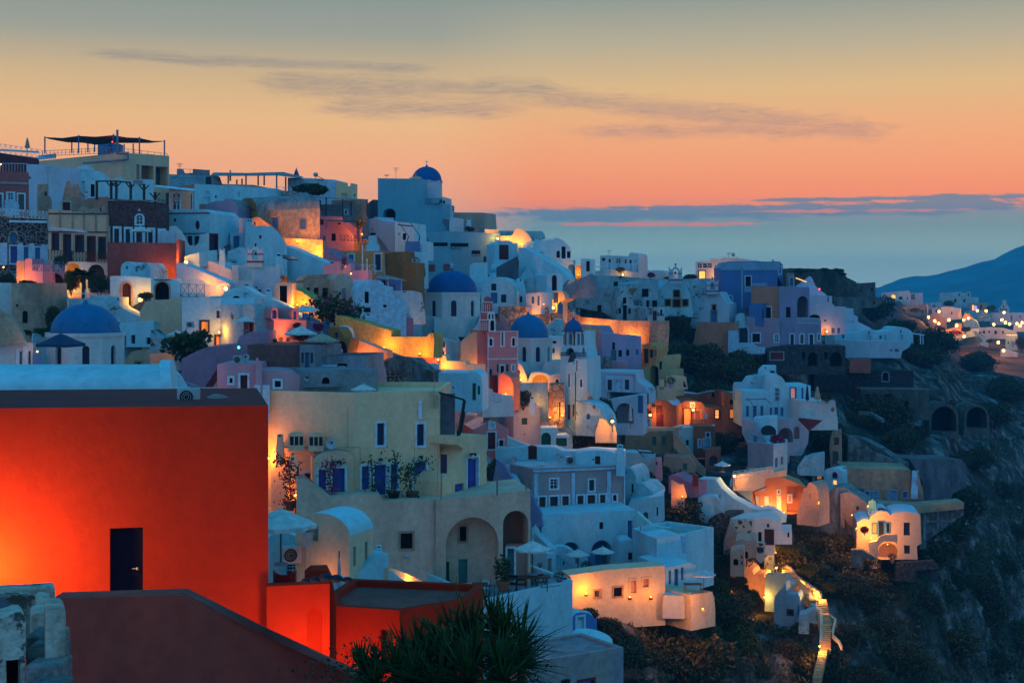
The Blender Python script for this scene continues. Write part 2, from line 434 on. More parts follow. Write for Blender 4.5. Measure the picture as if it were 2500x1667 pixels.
def B(label, foot, ytop, ybase, depth, mat, ops='', name='house', cat='house', roof=None, ext=2.0, parent=None, part='wall', par=.35, group=None, mats=None, ref=0, top=None, bevel=0, rim=None, keep=True):
 """a block: foot = visible corners (column, distance) left to right; flat roof behind a parapet, or top=('vault', rise) along the last face"""
 ft = [(gx(a), d) for a, d in foot]
 g = [Vector(((x - CX) / FPX * d, d)) * DM[0] for x, d in ft]
 zt = -(gy(ytop) - HY) / FPX * ft[ref][1] * DM[0]; zb = -(gy(ybase) - HY) / FPX * ft[min(1, len(ft) - 1)][1] * DM[0]
 if len(g) == 3 and depth is None:
  poly = g + [g[0] + g[2] - g[1]]
 else:
  u = (g[-1] - g[0]).normalized(); nb = Vector((-u.y, u.x))
  poly = g + [g[-1] + nb * depth, g[0] + nb * depth]
 c = sum(poly, Vector((0,0))) / len(poly)
 T = parent or thing(name, label, cat, (c.x, c.y, zb), group)
 mb = MB(); po = parse_ops(ops)
 for i in range(len(g) - 1):
  pl = Pl(ft[i][0], ft[i][1], ft[i + 1][0], ft[i + 1][1])
  mine = [q for q in po if ft[i][0] <= (q[1] + q[3]) / 2 < ft[i + 1][0]]
  mm = mats[i] if mats else mat
  do_face(mb, pl, [(0, zb - ext),(pl.w, zb - ext),(pl.w, zt),(0, zt)], mine, mm, T, label)
  if keep: KEEP.append((ft[i][0], ft[i + 1][0], gy(ytop), gy(ybase), pl, 2.0))
 n = len(poly)
 v3 = lambda p, z: Vector((p.x, p.y, z))
 for i in range(len(g) - 1, n):
  a, b = poly[i], poly[(i + 1) % n]
  mb.face([v3(a, zb - ext), v3(b, zb - ext), v3(b, zt), v3(a, zt)], mats[-1] if mats else mat)
 rm = roof or mat
 if top and top[0] in ('vault', 'vaultx'):
  # barrel whose axis runs along the last visible face; ends closed
  a, b = (g[-2], g[-1]) if top[0] == 'vault' else (g[0], g[1])
  if top[0] == 'vault': off = poly[len(g)] - b
  else: off = poly[-1] - a if len(g) == 2 else g[2] - g[1]
  r = top[1]; k = 16; prof = [(t / k, sin(pi * t / k)) for t in range(k + 1)]
  ov = .0
  va = [v3(a + off * (1 - cos(pi * t / k)) / 2, zt + r * sin(pi * t / k)) for t in range(k + 1)]
  vb = [v3(b + off * (1 - cos(pi * t / k)) / 2, zt + r * sin(pi * t / k)) for t in range(k + 1)]
  m2 = MB()
  m2.mesh(va + vb, [(t, t + 1, k + 2 + t, k + 1 + t) for t in range(k)], rm)
  m2.face(va, mats[0] if mats else mat); m2.face(vb[::-1], mat)
  m2.build('roof', T)
 elif par > 0:
  inn = inset(poly, .25)
  for i in range(n):
   a, b, c2, d2 = poly[i], poly[(i + 1) % n], inn[(i + 1) % n], inn[i]
   mb.face([v3(a, zt), v3(b, zt), v3(c2, zt), v3(d2, zt)], rim or mat)
   mb.face([v3(d2, zt), v3(c2, zt), v3(c2, zt - par), v3(d2, zt - par)], rim or mat)
  m2 = MB(); m2.face([v3(p, zt - par) for p in inn], rm); m2.build('roof', T, smooth=False)
 else:
  mb.face([v3(p, zt) for p in poly], rm)
 mb.build(part, T, bevel=bevel)
 T_last[0] = T
 return T
def dome(parent, cx, cy, rpx, hpx, D, mat='dome', n=40, cross=True, pegs=True, name='dome', ribs=0):
 """dome whose springing line is at row cy; sits on whatever it is parented to"""
 c = P(gx(cx), gy(cy), D); r = rpx * _g[2] / FPX * D * DM[0]; h = hpx * _g[2] / FPX * D * DM[0]
 mb = MB(); k = 14
 prof = [(r * cos(pi / 2 * i / k) + .001, h * sin(pi / 2 * i / k) ** .96) for i in range(k + 1)]
 mb.lathe(c - Vector((0,0,.05)),[(r * 1.03,0),(r * 1.03,.12)] + prof, mat, n=n)
 d = mb.build(name, parent)
 if cross:
  m = MB(); t = c + Vector((0,0, h - .05)); q = .04 + .00025 * D
  m.bar(t, t + Vector((0,0,.30)),.22, mat, 10,.06)
  z = t + Vector((0,0,.25)); H = .75
  m.box(z + Vector((-q / 2,-q / 2,0)),(q, 0,0),(0, q, 0),(0,0, H), 'trim'); m.box(z + Vector((-H * .32,-q / 2.2, H * .58)),(H * .64,0,0),(0, q / 1.1,0),(0,0, q), 'trim')
  m.build('cross', d, smooth=False)
 if pegs:
  m = MB()
  for i in range(8):
   a = 2 * pi * i / 8 + .3; zz = .22
   m.ball(c + Vector((r * cos(a) * .96, r * sin(a) * .96, h * .30)),.035 * r, mat, 6)
  m.build('peg', d)
 return c, r, h
def drum(parent, cx, ytop, ybot, rpx, D, mat, n=8, rot=pi / 8, win='glass', wfrac=(.26,.2,.72), frame=None, part='drum', skip=()):
 c = P(gx(cx), gy(ybot), D); zt = -(gy(ytop) - HY) / FPX * D * DM[0]; r = rpx * _g[2] / FPX * D * DM[0]
 mb = MB(); pts = [Vector((c.x + r * cos(rot + 2 * pi * i / n), c.y + r * sin(rot + 2 * pi * i / n))) for i in range(n)]
 zb = c.z; H = zt - zb
 for i in range(n):
  a, b = pts[i], pts[(i + 1) % n]
  pl = Pl.__new__(Pl); pl.A = a; pl.B = b; pl.u = (b - a).normalized(); pl.n = Vector((-pl.u.y, pl.u.x)); pl.w = (b - a).length; pl.D = D
  loop = [(0, zb - 2),(pl.w, zb - 2),(pl.w, zt),(0, zt)]
  if pl.n.y > -.05 and win and i not in skip:      # faces turned to the viewer's side get their window
   w = pl.w * wfrac[0] / 2; lp = arch_loop(pl.w / 2 - w, pl.w / 2 + w, zb + H * wfrac[1], zb + H * wfrac[2])
   m = len(lp)
   for j in range(m):
    p, q = lp[j], lp[(j + 1) % m]
    mb.face([pl.pt(*p), pl.pt(*p, .22), pl.pt(*q, .22), pl.pt(*q)], mat)
   o = MB(); o.face([pl.pt(*p, .215) for p in lp], win)
   o.box(pl.pt(pl.w / 2 - .03, zb + H * wfrac[1],.18), pl.pt(.06,0) - pl.pt(0,0), pl.pt(0,0,.03) - pl.pt(0,0),(0,0, H * (wfrac[2] - wfrac[1]) * .9), 'dnavy')
   ob = o.build('window', parent, smooth=False)
   polys = [[Vector((p[0], p[1],0)) for p in loop],[Vector((p[0], p[1],0)) for p in lp]]
   fl = polys[0] + polys[1]
   mb.mesh([pl.pt(p.x, p.y) for p in fl], tessellate_polygon(polys), mat)
  else:
   mb.face([pl.pt(*p) for p in loop], mat)
 # cornice
 for k, (e, z0, z1) in enumerate(((.10, zt - .18, zt + .06),)):
  rr = (r + e) / r; q = [Vector((c.x + (p.x - c.x) * rr, c.y + (p.y - c.y) * rr)) for p in pts]
  for i in range(n):
   a, b = q[i], q[(i + 1) % n]
   mb.face([(a.x, a.y, z0),(b.x, b.y, z0),(b.x, b.y, z1),(a.x, a.y, z1)], mat)
  mb.face([(p.x, p.y, z1) for p in q], mat); mb.face([(p.x, p.y, z0) for p in q][::-1], mat)
 mb.build(part, parent)
 return c, r
# ---------------------------------------------------------------- small things
WARM = (1.0,.29,.012)
def lamp(x, y, D, W, label, kind='wall', r=None, col=WARM, off=.35, bulb='bulb', size=.12):
 """a lamp fixture with its real light; placed at column x, row y, distance D"""
 px, py, d0 = gx(x), gy(y), D * DM[0]; best = None      # sit close to the wall it lights
 if d0 > 50:
  for (a, b, t, bt, pl, dp) in KEEP:
   if a + 2 < px < b - 2 and t - 4 < py < bt + 25:
    h = pl.A.dot(pl.n) / ((px - CX) / FPX * pl.n.x + pl.n.y)
    if d0 - .6 < h < d0 + 7 and (best is None or h < best): best = h
  if best:
   g0 = max(.7, best - d0 + .3); D = (best - .75) / DM[0]; W *= min(1.3, max(.30,(1.1 / g0) ** 1.2)); off = min(off, .15)
 c = P(gx(x), gy(y), D)
 r = r * .5 if r else max(.06, D * .00050)
 nm = dict(wall='wall_lamp', post='garden_lamp', flood='floor_light', pend='hanging_lamp')[kind]
 T = thing(nm, label, 'lamp', tuple(c))
 m = MB()
 if kind == 'wall':
  m.box(c + Vector((-.05,.02,-.10)),(.10,0,0),(0,.16,0),(0,0,.20), 'black'); m.bar(c + Vector((0,.1,.14)), c + Vector((0,-.02, r * 1.2)),.02, 'black')
  m.build('bracket', T)
 elif kind == 'post':
  m.bar(c - Vector((0,0,1.1)), c - Vector((0,0, r)),.035, 'black'); m.lathe(c + Vector((0,0, r * .9)),[(.001,.12),(r * 1.2,0),(r * 1.2,-.02)], 'black', 10)
  m.build('post', T)
 elif kind == 'flood':
  m.box(c + Vector((-.14,-.02,-.22)),(.28,0,0),(0,.16,0),(0,0,.14), 'black'); m.build('housing', T); r = .05
 else:
  m.bar(c + Vector((0,0, r)), c + Vector((0,0,.7)),.015, 'black'); m.build('cord', T)
 m = MB(); m.ball(c, r, 'bulbsoft' if kind == 'flood' else bulb, 8); m.build('bulb', T)
 l = bpy.data.lights.new('lamp_light', 'POINT'); l.energy = W * LW * DM[0] ** 2; l.color = col; l.shadow_soft_size = size
 o = bpy.data.objects.new('lamp_light', l); COL.objects.link(o); o.parent = T; o.location = (0,-off - r, .06 if kind != 'flood' else .1)
 return T
def parasol(x, ytop, wpx, D, mat, label, polepx=None, n=8, sag=.24, group='parasols', square=False, tilt=0):
 c = P(gx(x), gy(ytop), D); r = wpx * _g[2] / FPX * D * DM[0] / 2
 pole = (polepx * _g[2] / FPX * D * DM[0]) if polepx else 2.3
 T = thing('parasol', label, 'parasol', (c.x, c.y, c.z - pole), group)
 m = MB(); h = r * .42; n2 = n * 4; rings = []
 for (f, z) in ((.001,0),(.25,-.20),(.6,-.62),(1,-1),(1.0,-1 - sag)):
  ring = []
  for i in range(n2):
   a = 2 * pi * i / n2 + tilt; ph = (i % 4) / 4
   sc = 1 - .10 * f * sin(pi * ph)                      # scalloped between the ribs
   rr = r * f * sc
   if z < -1 and i % 4: rr *= .995
   if square:
    q = max(abs(cos(a)), abs(sin(a))); rr = r * f / q * .8
   zz = h * z + (.05 * h * sin(pi * ph) if z < -1 else 0)
   ring.append(c + Vector((rr * cos(a), rr * sin(a), zz)))
  rings.append(ring)
 vs = [v for g in rings for v in g]; fs = []
 for j in range(len(rings) - 1):
  for i in range(n2): fs.append((j * n2 + i, j * n2 + (i + 1) % n2,(j + 1) * n2 + (i + 1) % n2,(j + 1) * n2 + i))
 m.mesh(vs, fs, mat); m.ball(c + Vector((0,0,.04)),.06, mat, 6)
 cn = m.build('canopy', T, angle=14)
 m = MB(); m.bar(c - Vector((0,0, pole)), c - Vector((0,0,.05)),.035, 'wood', 8); m.lathe(c - Vector((0,0, pole)),[(.3,0),(.3,.06),(.05,.1)], 'grey', 12); m.build('pole', T)
 m = MB()
 for i in range(n):
  a = 2 * pi * i / n + tilt; m.bar(c - Vector((0,0, h * .95)), c + Vector((r * .93 * cos(a), r * .93 * sin(a),-h * 1.0)),.015, 'wood', 4)
 m.build('rib', cn)
 return T
def parasol_closed(x, ytop, ybot, wpx, D, mat, label, pole=.7):
 c = P(gx(x), gy(ytop), D); h = (ybot - ytop) * _g[2] / FPX * D * DM[0]; r = wpx * _g[2] / FPX * D * DM[0] / 2
 T = thing('closed_parasol', label, 'parasol', (c.x, c.y, c.z - h - pole), 'folded parasols')
 m = MB(); n = 16; vs = []; pr = ((.02,0),(.35,-.12),(.55,-.35),(.78,-.65),(1,-.93),(.7,-1))
 for (f, z) in pr:
  for i in range(n):
   a = 2 * pi * i / n; q = r * f * (1 if i % 2 else .72); vs.append(c + Vector((q * cos(a), q * sin(a), h * z)))
 m.mesh(vs, [(j * n + i, j * n + (i + 1) % n, (j + 1) * n + (i + 1) % n, (j + 1) * n + i) for j in range(len(pr) - 1) for i in range(n)], mat)
 m.build('canopy', T); m = MB(); m.bar(c - Vector((0,0, h + pole)), c + Vector((0,0,.1)),.03, 'wood'); m.build('pole', T)
 return T
def run(label, pts, h, th, mat, name='garden_wall', cat='wall', group=None, part=None, cap=None, kind=None, parent=None):
 """a low wall along (column, top row, distance) points"""
 q = [P(gx(a), gy(b), d) for a, b, d in pts]; m = MB(); n = len(q)
 L = []; Rr = []
 for i in range(n):
  t = (q[min(n - 1, i + 1)] - q[max(0, i - 1)]); t.z = 0; t.normalize(); nn = Vector((-t.y, t.x, 0)) * th
  L.append(q[i]); Rr.append(q[i] + nn)
 dz = Vector((0,0, h))
 for i in range(n - 1):
  a, b, c, d = L[i], L[i + 1], Rr[i + 1], Rr[i]
  m.face([a, b, c, d], cap or mat); m.face([a - dz, b - dz, b, a], mat); m.face([d, c, c - dz, d - dz], mat); m.face([a - dz, d - dz, c - dz, b - dz], mat)
 m.face([L[0], Rr[0], Rr[0] - dz, L[0] - dz], mat); m.face([L[-1], L[-1] - dz, Rr[-1] - dz, Rr[-1]], mat)
 for i in range(n - 1):
  if parent is None: KEEP.append((min(gx(pts[i][0]), gx(pts[i + 1][0])), max(gx(pts[i][0]), gx(pts[i + 1][0])), min(gy(pts[i][1]), gy(pts[i + 1][1])), max(gy(pts[i][1]), gy(pts[i + 1][1])) + h * .7 / pts[i][2] * FPX, Pl(gx(pts[i][0]), pts[i][2], gx(pts[i + 1][0]) + .01, pts[i + 1][2]), th))
 if parent: return m.build(part or 'parapet', parent)
 loc = q[n // 2] - dz
 return solo(m, name, label, cat, tuple(loc), group, kind)
def railing(label, pts, h, mat, style='bars', name='railing', parent=None, cat='railing', group=None, step=None):
 h *= .34 if pts[0][2] > 100 else 1; step = step * .5 if step and pts[0][2] > 100 else step
 q = [P(gx(a), gy(b), d) for a, b, d in pts]; m = MB(); up = Vector((0,0, h)); t = .012 + .00011 * pts[0][2]
 for i in range(len(q) - 1):
  a, b = q[i], q[i + 1]; L = (b - a).length
  m.bar(a, b, t, mat, 4); m.bar(a - up, b - up, t, mat, 4)
  n = max(1, int(L / (step or (.22 if style == 'bars' else .9))))
  for k in range(n + 1):
   p = a.lerp(b, k / n); m.bar(p - up, p + (up * .06 if style == 'bars' else up * .04), t * (.6 if style == 'bars' else 1), mat, 4)
   if style == 'cross' and k < n:
    p2 = a.lerp(b, (k + 1) / n); m.bar(p - up, p2, t * .7, mat, 4); m.bar(p, p2 - up, t * .7, mat, 4)
   if style == 'rails' and k < n:
    p2 = a.lerp(b, (k + 1) / n); m.bar(p - up * .5, p2 - up * .5, t * .7, mat, 4)
 if parent: return m.build('railing', parent)
 return solo(m, name, label, cat, tuple(q[0] - up), group)
def stairs(label, a, b, wpx, n, mat, D0, D1, name='stairs', cat='stairs', group=None, parent=None, wdir=None, kind=None, nose=None):
 """steps from a (bottom: column,row) to b (top); wpx = width in columns or a world vector"""
 A = P(gx(a[0]), gy(a[1]), D0); Bv = P(gx(b[0]), gy(b[1]), D1); m = MB()
 w = Vector((wpx * _g[2] / FPX * D0 * DM[0],0,0)) if wdir is None else Vector(wdir)
 st = (Bv - A) / n
 for i in range(n):
  p = A + st * i; hz = Vector((st.x, st.y, 0))
  m.box(p + Vector((0,0,-.5)), w, hz * 1.02,(0,0,.5 + st.z), mat)
  if nose: m.box(p + Vector((0,-.02, st.z)) , w, hz.normalized() * .12,(0,0,.02), nose)
 if parent: return m.build('stairs', parent, smooth=False)
 KEEP.append((min(gx(a[0]), gx(b[0])), max(gx(a[0]), gx(b[0])) + wpx * _g[2], min(gy(a[1]), gy(b[1])), max(gy(a[1]), gy(b[1])), Pl(min(gx(a[0]), gx(b[0])) - 1, max(D0, D1), max(gx(a[0]), gx(b[0])) + 1, max(D0, D1)),2))
 return solo(m, name, label, cat, tuple(A), group, kind, smooth=False)
def dish(x, y, rpx, D, label, ang=.5):
 c = P(gx(x), gy(y), D); r = rpx * _g[2] / FPX * D * DM[0]
 T = thing('satellite_dish', label, 'satellite dish', tuple(c - Vector((0,0, r * 1.3))))
 ax = Vector((sin(ang) * .8,-cos(ang),.35)).normalized(); q = ax.orthogonal().normalized(); w = ax.cross(q); m = MB()
 for s_, o_ in ((1,0),(1,-.03)):
  rings = [[c + ax * (o_ + .22 * r * (f * f - 1)) + (q * cos(2 * pi * i / 20) + w * sin(2 * pi * i / 20)) * r * f for i in range(20)] for f in (.01,.4,.75,1)]
  vs = [v for g in rings for v in g]
  m.mesh(vs, [(j * 20 + i, j * 20 + (i + 1) % 20,(j + 1) * 20 + (i + 1) % 20,(j + 1) * 20 + i) for j in range(3) for i in range(20)], 'acgrey')
 m.build('reflector', T)
 m = MB(); m.bar(c - Vector((0,-.15, r * 1.3)), c - ax * r * .2,.03, 'metal'); m.bar(c - w * r * .9, c + ax * r * .8,.015, 'metal'); m.ball(c + ax * r * .8,.07, 'black', 6); m.build('mount', T)
 return T
def ac_unit(x, y, wpx, hpx, D, label, yaw=0.0):
 c = P(gx(x), gy(y), D); w = wpx * _g[2] / FPX * D * DM[0]; h = hpx * _g[2] / FPX * D * DM[0]; dp = w * .42
 T = thing('air_conditioner', label, 'air conditioner', tuple(c))
 u = Vector((cos(yaw), sin(yaw),0)); v = Vector((-sin(yaw), cos(yaw),0)); m = MB()
 m.box(c, u * w, v * dp, (0,0, h), 'acgrey'); m.build('casing', T, smooth=False, bevel=.015)
 m = MB(); fc = c + u * w * .42 + Vector((0,0, h * .5)) - v * .02; rr = h * .40
 k = 20
 m.face([fc + (u * cos(2 * pi * i / k) + Vector((0,0,1)) * sin(2 * pi * i / k)) * rr for i in range(k)], 'black')
 for f in (.35,.65,1):
  for i in range(k):
   a0, a1 = 2 * pi * i / k, 2 * pi * (i + 1) / k
   m.bar(fc - v * .015 + (u * cos(a0) + Vector((0,0,1)) * sin(a0)) * rr * f, fc - v * .015 + (u * cos(a1) + Vector((0,0,1)) * sin(a1)) * rr * f, .008, 'acgrey', 3)
 m.build('fan', T, smooth=False)
 m = MB(); m.box(c + u * w * .05 - Vector((0,0,.06)), u * .06, v * dp, (0,0,.06), 'metal'); m.box(c + u * w * .88 - Vector((0,0,.06)), u * .06, v * dp, (0,0,.06), 'metal'); m.build('feet', T, smooth=False)
 return T
def chimney(x, ytop, wpx, hpx, D, label, mat='white', cap='two'):
 c = P(gx(x), gy(ytop), D); w = wpx * _g[2] / FPX * D * DM[0] / 2; h = hpx * _g[2] / FPX * D * DM[0]
 T = thing('chimney', label, 'chimney', tuple(c - Vector((0,0, h))))
 m = MB(); m.lathe(c, [(w * 1.35,-h - 1),(w * 1.25,-h),(w * .95,-w * .9),(w * .95,-w * .5)], mat, 4, pi / 4); m.lathe(c, [(w * 1.05,-w * .12),(w * .8,0),(.01, w * .15)], mat, 4, pi / 4)
 m.build('stack', T, angle=25)
 m = MB()
 for a in range(4): q = pi / 4 + a * pi / 2; m.bar(c + Vector((w * .75 * cos(q), w * .75 * sin(q),-w * .55)), c + Vector((w * .75 * cos(q), w * .75 * sin(q),-w * .1)), w * .16, mat, 4)
 m.lathe(c, [(w * .45,-w * .6),(w * .45,-w * .1)], 'dark', 6); m.build('cap', T)
 return T
def antenna(x, y, hpx, D, label):
 c = P(gx(x), gy(y), D); h = hpx * _g[2] / FPX * D * DM[0]; m = MB(); t = .012 + .00012 * D
 m.bar(c - Vector((0,0, h)), c, t, 'metal', 4)
 for k, w in ((0,.9),(.12,.7),(.24,.5)): m.bar(c - Vector((w / 2,0, h * k + .05)), c + Vector((w / 2,0,-h * k - .05)), t * .8, 'metal', 4)
 m.bar(c - Vector((0,.4,.05)), c + Vector((0,.5,-.05)), t * .8, 'metal', 4)
 return solo(m, 'antenna', label, 'antenna', tuple(c - Vector((0,0, h))))
def bell_gable(parent, x0, ytop, x1, ybot, D, mat='whitew', band='trimred', name='bell_gable', horns=True, depth=.6):
 """little belfry wall with one arch, a bell, side horns and a cross"""
 pl = Pl(gx(x0), D, gx(x1), D); w = pl.w; zt = pl.hit(gx(x0), gy(ytop))[1]; zb = pl.hit(gx(x0), gy(ybot))[1]; H = zt - zb
 m = MB(); aw = w * .20; lp = arch_loop(w / 2 - aw, w / 2 + aw, zb + H * .12, zb + H * .78)
 top = [(0, zb + H * .68),(w * -.02, zb + H * .95),(w * .12, zb + H * .74),(w * .3, zb + H * .80)] + [(w / 2 - w * .2 * cos(pi * i / 8), zb + H * .80 + H * .16 * sin(pi * i / 8)) for i in range(9)] + [(w * .7, zb + H * .80),(w * .88, zb + H * .74),(w * 1.02, zb + H * .95),(w, zb + H * .68)]
 if not horns: top = [(0, zb + H * .75)] + [(w / 2 - w * .5 * cos(pi * i / 10), zb + H * .75 + H * .25 * sin(pi * i / 10)) for i in range(11)]
 loop = [(0, zb - .5)] + top + [(w, zb - .5)]
 polys = [[Vector((p[0], p[1],0)) for p in loop],[Vector((p[0], p[1],0)) for p in lp]]; fl = polys[0] + polys[1]
 tr = tessellate_polygon(polys)
 for d in (0, depth): m.mesh([pl.pt(p.x, p.y, d) for p in fl], tr, mat)
 for L in (loop, lp):
  for i in range(len(L)): a, b = L[i], L[(i + 1) % len(L)]; m.face([pl.pt(*a), pl.pt(*b), pl.pt(*b, depth), pl.pt(*a, depth)], mat)
 g = m.build(name, parent, angle=30)
 m = MB(); m.box(pl.pt(-w * .06, zb - .06,-.10), pl.u.to_3d() * w * 1.12, pl.n.to_3d() * (depth + .2),(0,0,.14), band)
 m.box(pl.pt(0, zb + H * .45,-.06), pl.u.to_3d() * (w / 2 - aw), pl.n.to_3d() * (depth + .12),(0,0,.10), band); m.box(pl.pt(w / 2 + aw, zb + H * .45,-.06), pl.u.to_3d() * (w / 2 - aw), pl.n.to_3d() * (depth + .12),(0,0,.10), band)
 m.build('cornice', g, smooth=False)
 m = MB(); b = pl.pt(w / 2, zb + H * .62, depth / 2); r = aw * .62
 m.lathe(b, [(.01,0),(r * .4,-.02),(r * .6,-r * .8),(r, -r * 1.5),(r, -r * 1.6)], 'bronze', 12); m.bar(b, b + Vector((0,0, H * .12)),.02, 'black', 4); m.build('bell', g)
 m = MB(); t = pl.pt(w / 2, zb + H * .95, depth / 2); q = .05 + D * .0003; ch = H * .24
 m.box(t - Vector((q / 2, q / 2,0)),(q, 0,0),(0, q, 0),(0,0, ch), 'dark'); m.box(t + Vector((-ch * .33,-q / 2.2, ch * .6)),(ch * .66,0,0),(0, q / 1.1,0),(0,0, q), 'dark'); m.build('cross', g, smooth=False)
 return g
# ---------------------------------------------------------------- plants
def leaf_cloud(mb, c, rx, ry, rz, n, size, mats, seed=0, shell=.55, up=0.0, lump=.35):
 r = random.Random(seed); c = Vector(c)
 for i in range(n):
  d = Vector((r.gauss(0,1), r.gauss(0,1), r.gauss(0,1)))
  if d.length < 1e-3: continue
  d.normalize()
  k = 1 + lump * noise.noise(d * 2.3 + Vector((seed * 3.1,0,0))) + lump * .5 * noise.noise(d * 5.1 + Vector((0, seed * 1.7,0)))
  f = (shell + (1 - shell) * r.random() ** .5) * k
  p = c + Vector((d.x * rx * f, d.y * ry * f, d.z * rz * f))
  s = size * r.uniform(.6,1.3)
  a = Vector((r.gauss(0,1), r.gauss(0,1), r.gauss(0,1) + up)).normalized(); b = a.orthogonal().normalized()
  b = (b * cos(r.random() * 6) + a.cross(b) * sin(r.random() * 6)).normalized()
  mt = mats if isinstance(mats, str) else mats[int(r.random() * len(mats))]
  mb.face([p - b * s * .45, p + a * s * .9, p + b * s * .45, p - a * s * .5], mt)
BUSH = {}
def bush_proto(kind, v):
 k = (kind, v)
 if k not in BUSH:
  m = MB(); r = random.Random(v * 7 + 1)
  mats = {'dark': ('leafdark', 'leafdark', 'leafdry'), 'mid': ('leafmid', 'leafdark'), 'gold': ('leaflit', 'leafmid'), 'flower': ('flowerpurple', 'flowerpurple', 'leafdark', 'flowerpink'),
    'red': ('flowerred', 'leafmid', 'flowerpink'), 'dry': ('leafdry', 'leafdark')}[kind]
  leaf_cloud(m, (0,0,.42),.85,.85,.5,1500,.075, mats, v, .6)
  for i in range(6):
   a = 6.28 * i / 6 + r.random(); q = r.uniform(.3,.6); leaf_cloud(m, (q * cos(a), q * sin(a), r.uniform(.3,.75)),.42,.42,.32,520,.07, mats, v * 9 + i, .5)
  st = MB()
  for i in range(5): a = 6.28 * i / 5; st.bar((0,0,-.4),(.4 * cos(a),.4 * sin(a),.4),.04, 'bark', 4,.015)
  BUSH[k] = (m, st)
  me = []
  for mbx, nm in ((m, 'foliage'),(st, 'stem')):
   o = mbx.build(nm, None, smooth=False, org=Vector((0,0,0))); me.append(o.data); bpy.data.objects.remove(o)
  BUSH[k] = me
 return BUSH[k]
def bush(x, y, rpx, D, label, kind='dark', sz=1.0, group='bushes on the hillside', name='bush', cat='bush', v=None):
 """bush whose base sits at column x, row y; rpx = half width"""
 c = P(gx(x), gy(y), D); r = rpx * _g[2] / FPX * D * DM[0]; v = v if v is not None else R.randrange(3)
 T = thing(name, label, cat, tuple(c), group)
 T.scale = (r, r, r * sz); T.rotation_euler.z = R.uniform(0,6)
 for me, nm in zip(bush_proto(kind, v),('foliage', 'stem')):
  o = bpy.data.objects.new(nm, me); COL.objects.link(o); o.parent = T
 return T
def potted(x, y, hpx, D, label, kind='mid', potm='pot', wide=.5, name='potted_plant'):
 """base of pot at column x, row y; total height hpx"""
 c = P(gx(x), gy(y), D); h = hpx * _g[2] / FPX * D * DM[0]; r = h * .2
 T = thing(name, label, 'potted plant', tuple(c)); m = MB()
 m.lathe(c, [(r * .6,0),(r * .95, h * .2),(r * 1.08, h * .27),(r * 1.08, h * .3),(r * .9, h * .3),(.01, h * .28)], potm, 14); m.build('pot', T)
 m = MB(); mats = {'mid': ('leafmid',), 'red': ('flowerpink', 'leafmid', 'flowerred'), 'dark': ('leafdark',), 'gold': ('leaflit',)}[kind]
 leaf_cloud(m, c + Vector((0,0, h * .66)), h * wide * .55, h * wide * .55, h * .36,420, h * .07, mats, int(x),.3); m.build('foliage', T, smooth=False)
 return T
def vine(x, pts, D, label, n=260, size=.13, mats=('leafmid', 'leafdark'), name='climbing_plant', pot=True, rad=.28, potm='pot'):
 """climbing plant along (column,row) points from the pot up"""
 q = [P(gx(a), gy(b), D) for a, b in pts]; T = thing(name, label, 'climbing plant', tuple(q[0])); m = MB()
 for i in range(len(q) - 1): m.bar(q[i], q[i + 1],.035, 'bark', 5)
 m.build('stem', T); m = MB(); r = random.Random(int(x))
 for i in range(n):
  t = r.random() * (len(q) - 1); k = int(t); p = q[k].lerp(q[k + 1], t - k) + Vector((r.gauss(0, rad), r.gauss(0, rad * .6) - .15, r.gauss(0, rad * .7)))
  a = Vector((r.gauss(0,1), r.gauss(0,1), r.gauss(0,1))).normalized(); b = a.orthogonal().normalized(); s = size * r.uniform(.6,1.3)
  m.face([p - b * s * .45, p + a * s * .8, p + b * s * .45, p - a * s * .5], mats[int(r.random() * len(mats))])
 m.build('foliage', T, smooth=False)
 if pot:
  m = MB(); c = q[0]; m.lathe(c, [(.22,-.1),(.36,.38),(.40,.42),(.40,.5),(.34,.5),(.01,.45)], potm, 16); m.build('pot', T)
 return T
def tree(x, ybase, ytop, wpx, D, label, kind='dark', n=2600, trunk=True, name='tree', clumps=9, seed=3, lean=0, size=None):
 c = P(gx(x), gy(ybase), D); h = (ybase - ytop) * _g[2] / FPX * D * DM[0]; w = wpx * _g[2] / FPX * D * DM[0] / 2; r = random.Random(seed)
 T = thing(name, label, 'tree', tuple(c)); m = MB()
 mats = {'mid': ('leafmid', 'leafdark'), 'dark': ('leafdark', 'leafdark', 'leafmid'), 'gold': ('leaflit', 'leafmid'), 'flower': ('leafmid', 'leafdark', 'leafmid', 'flowerpink')}[kind]
 t = c + Vector((lean * w, 0, h * .45)); m.bar(c - Vector((0,0,.6)), t, h * .035, 'bark', 7, h * .022); cl = []
 for i in range(clumps):
  a = 6.28 * i / clumps + r.random() * .8; q = r.uniform(.25,.8); p = c + Vector((w * q * cos(a), w * q * sin(a), h * r.uniform(.5,.92))); cl.append(p); m.bar(t, p, h * .014, 'bark', 5, h * .005)
 m.build('trunk', T); m = MB()
 for i, p in enumerate(cl): leaf_cloud(m, p, w * .45, w * .45, h * .17, n // clumps, size or h * .035, mats, seed * 31 + i, .25)
 m.build('crown', T, smooth=False)
 return T
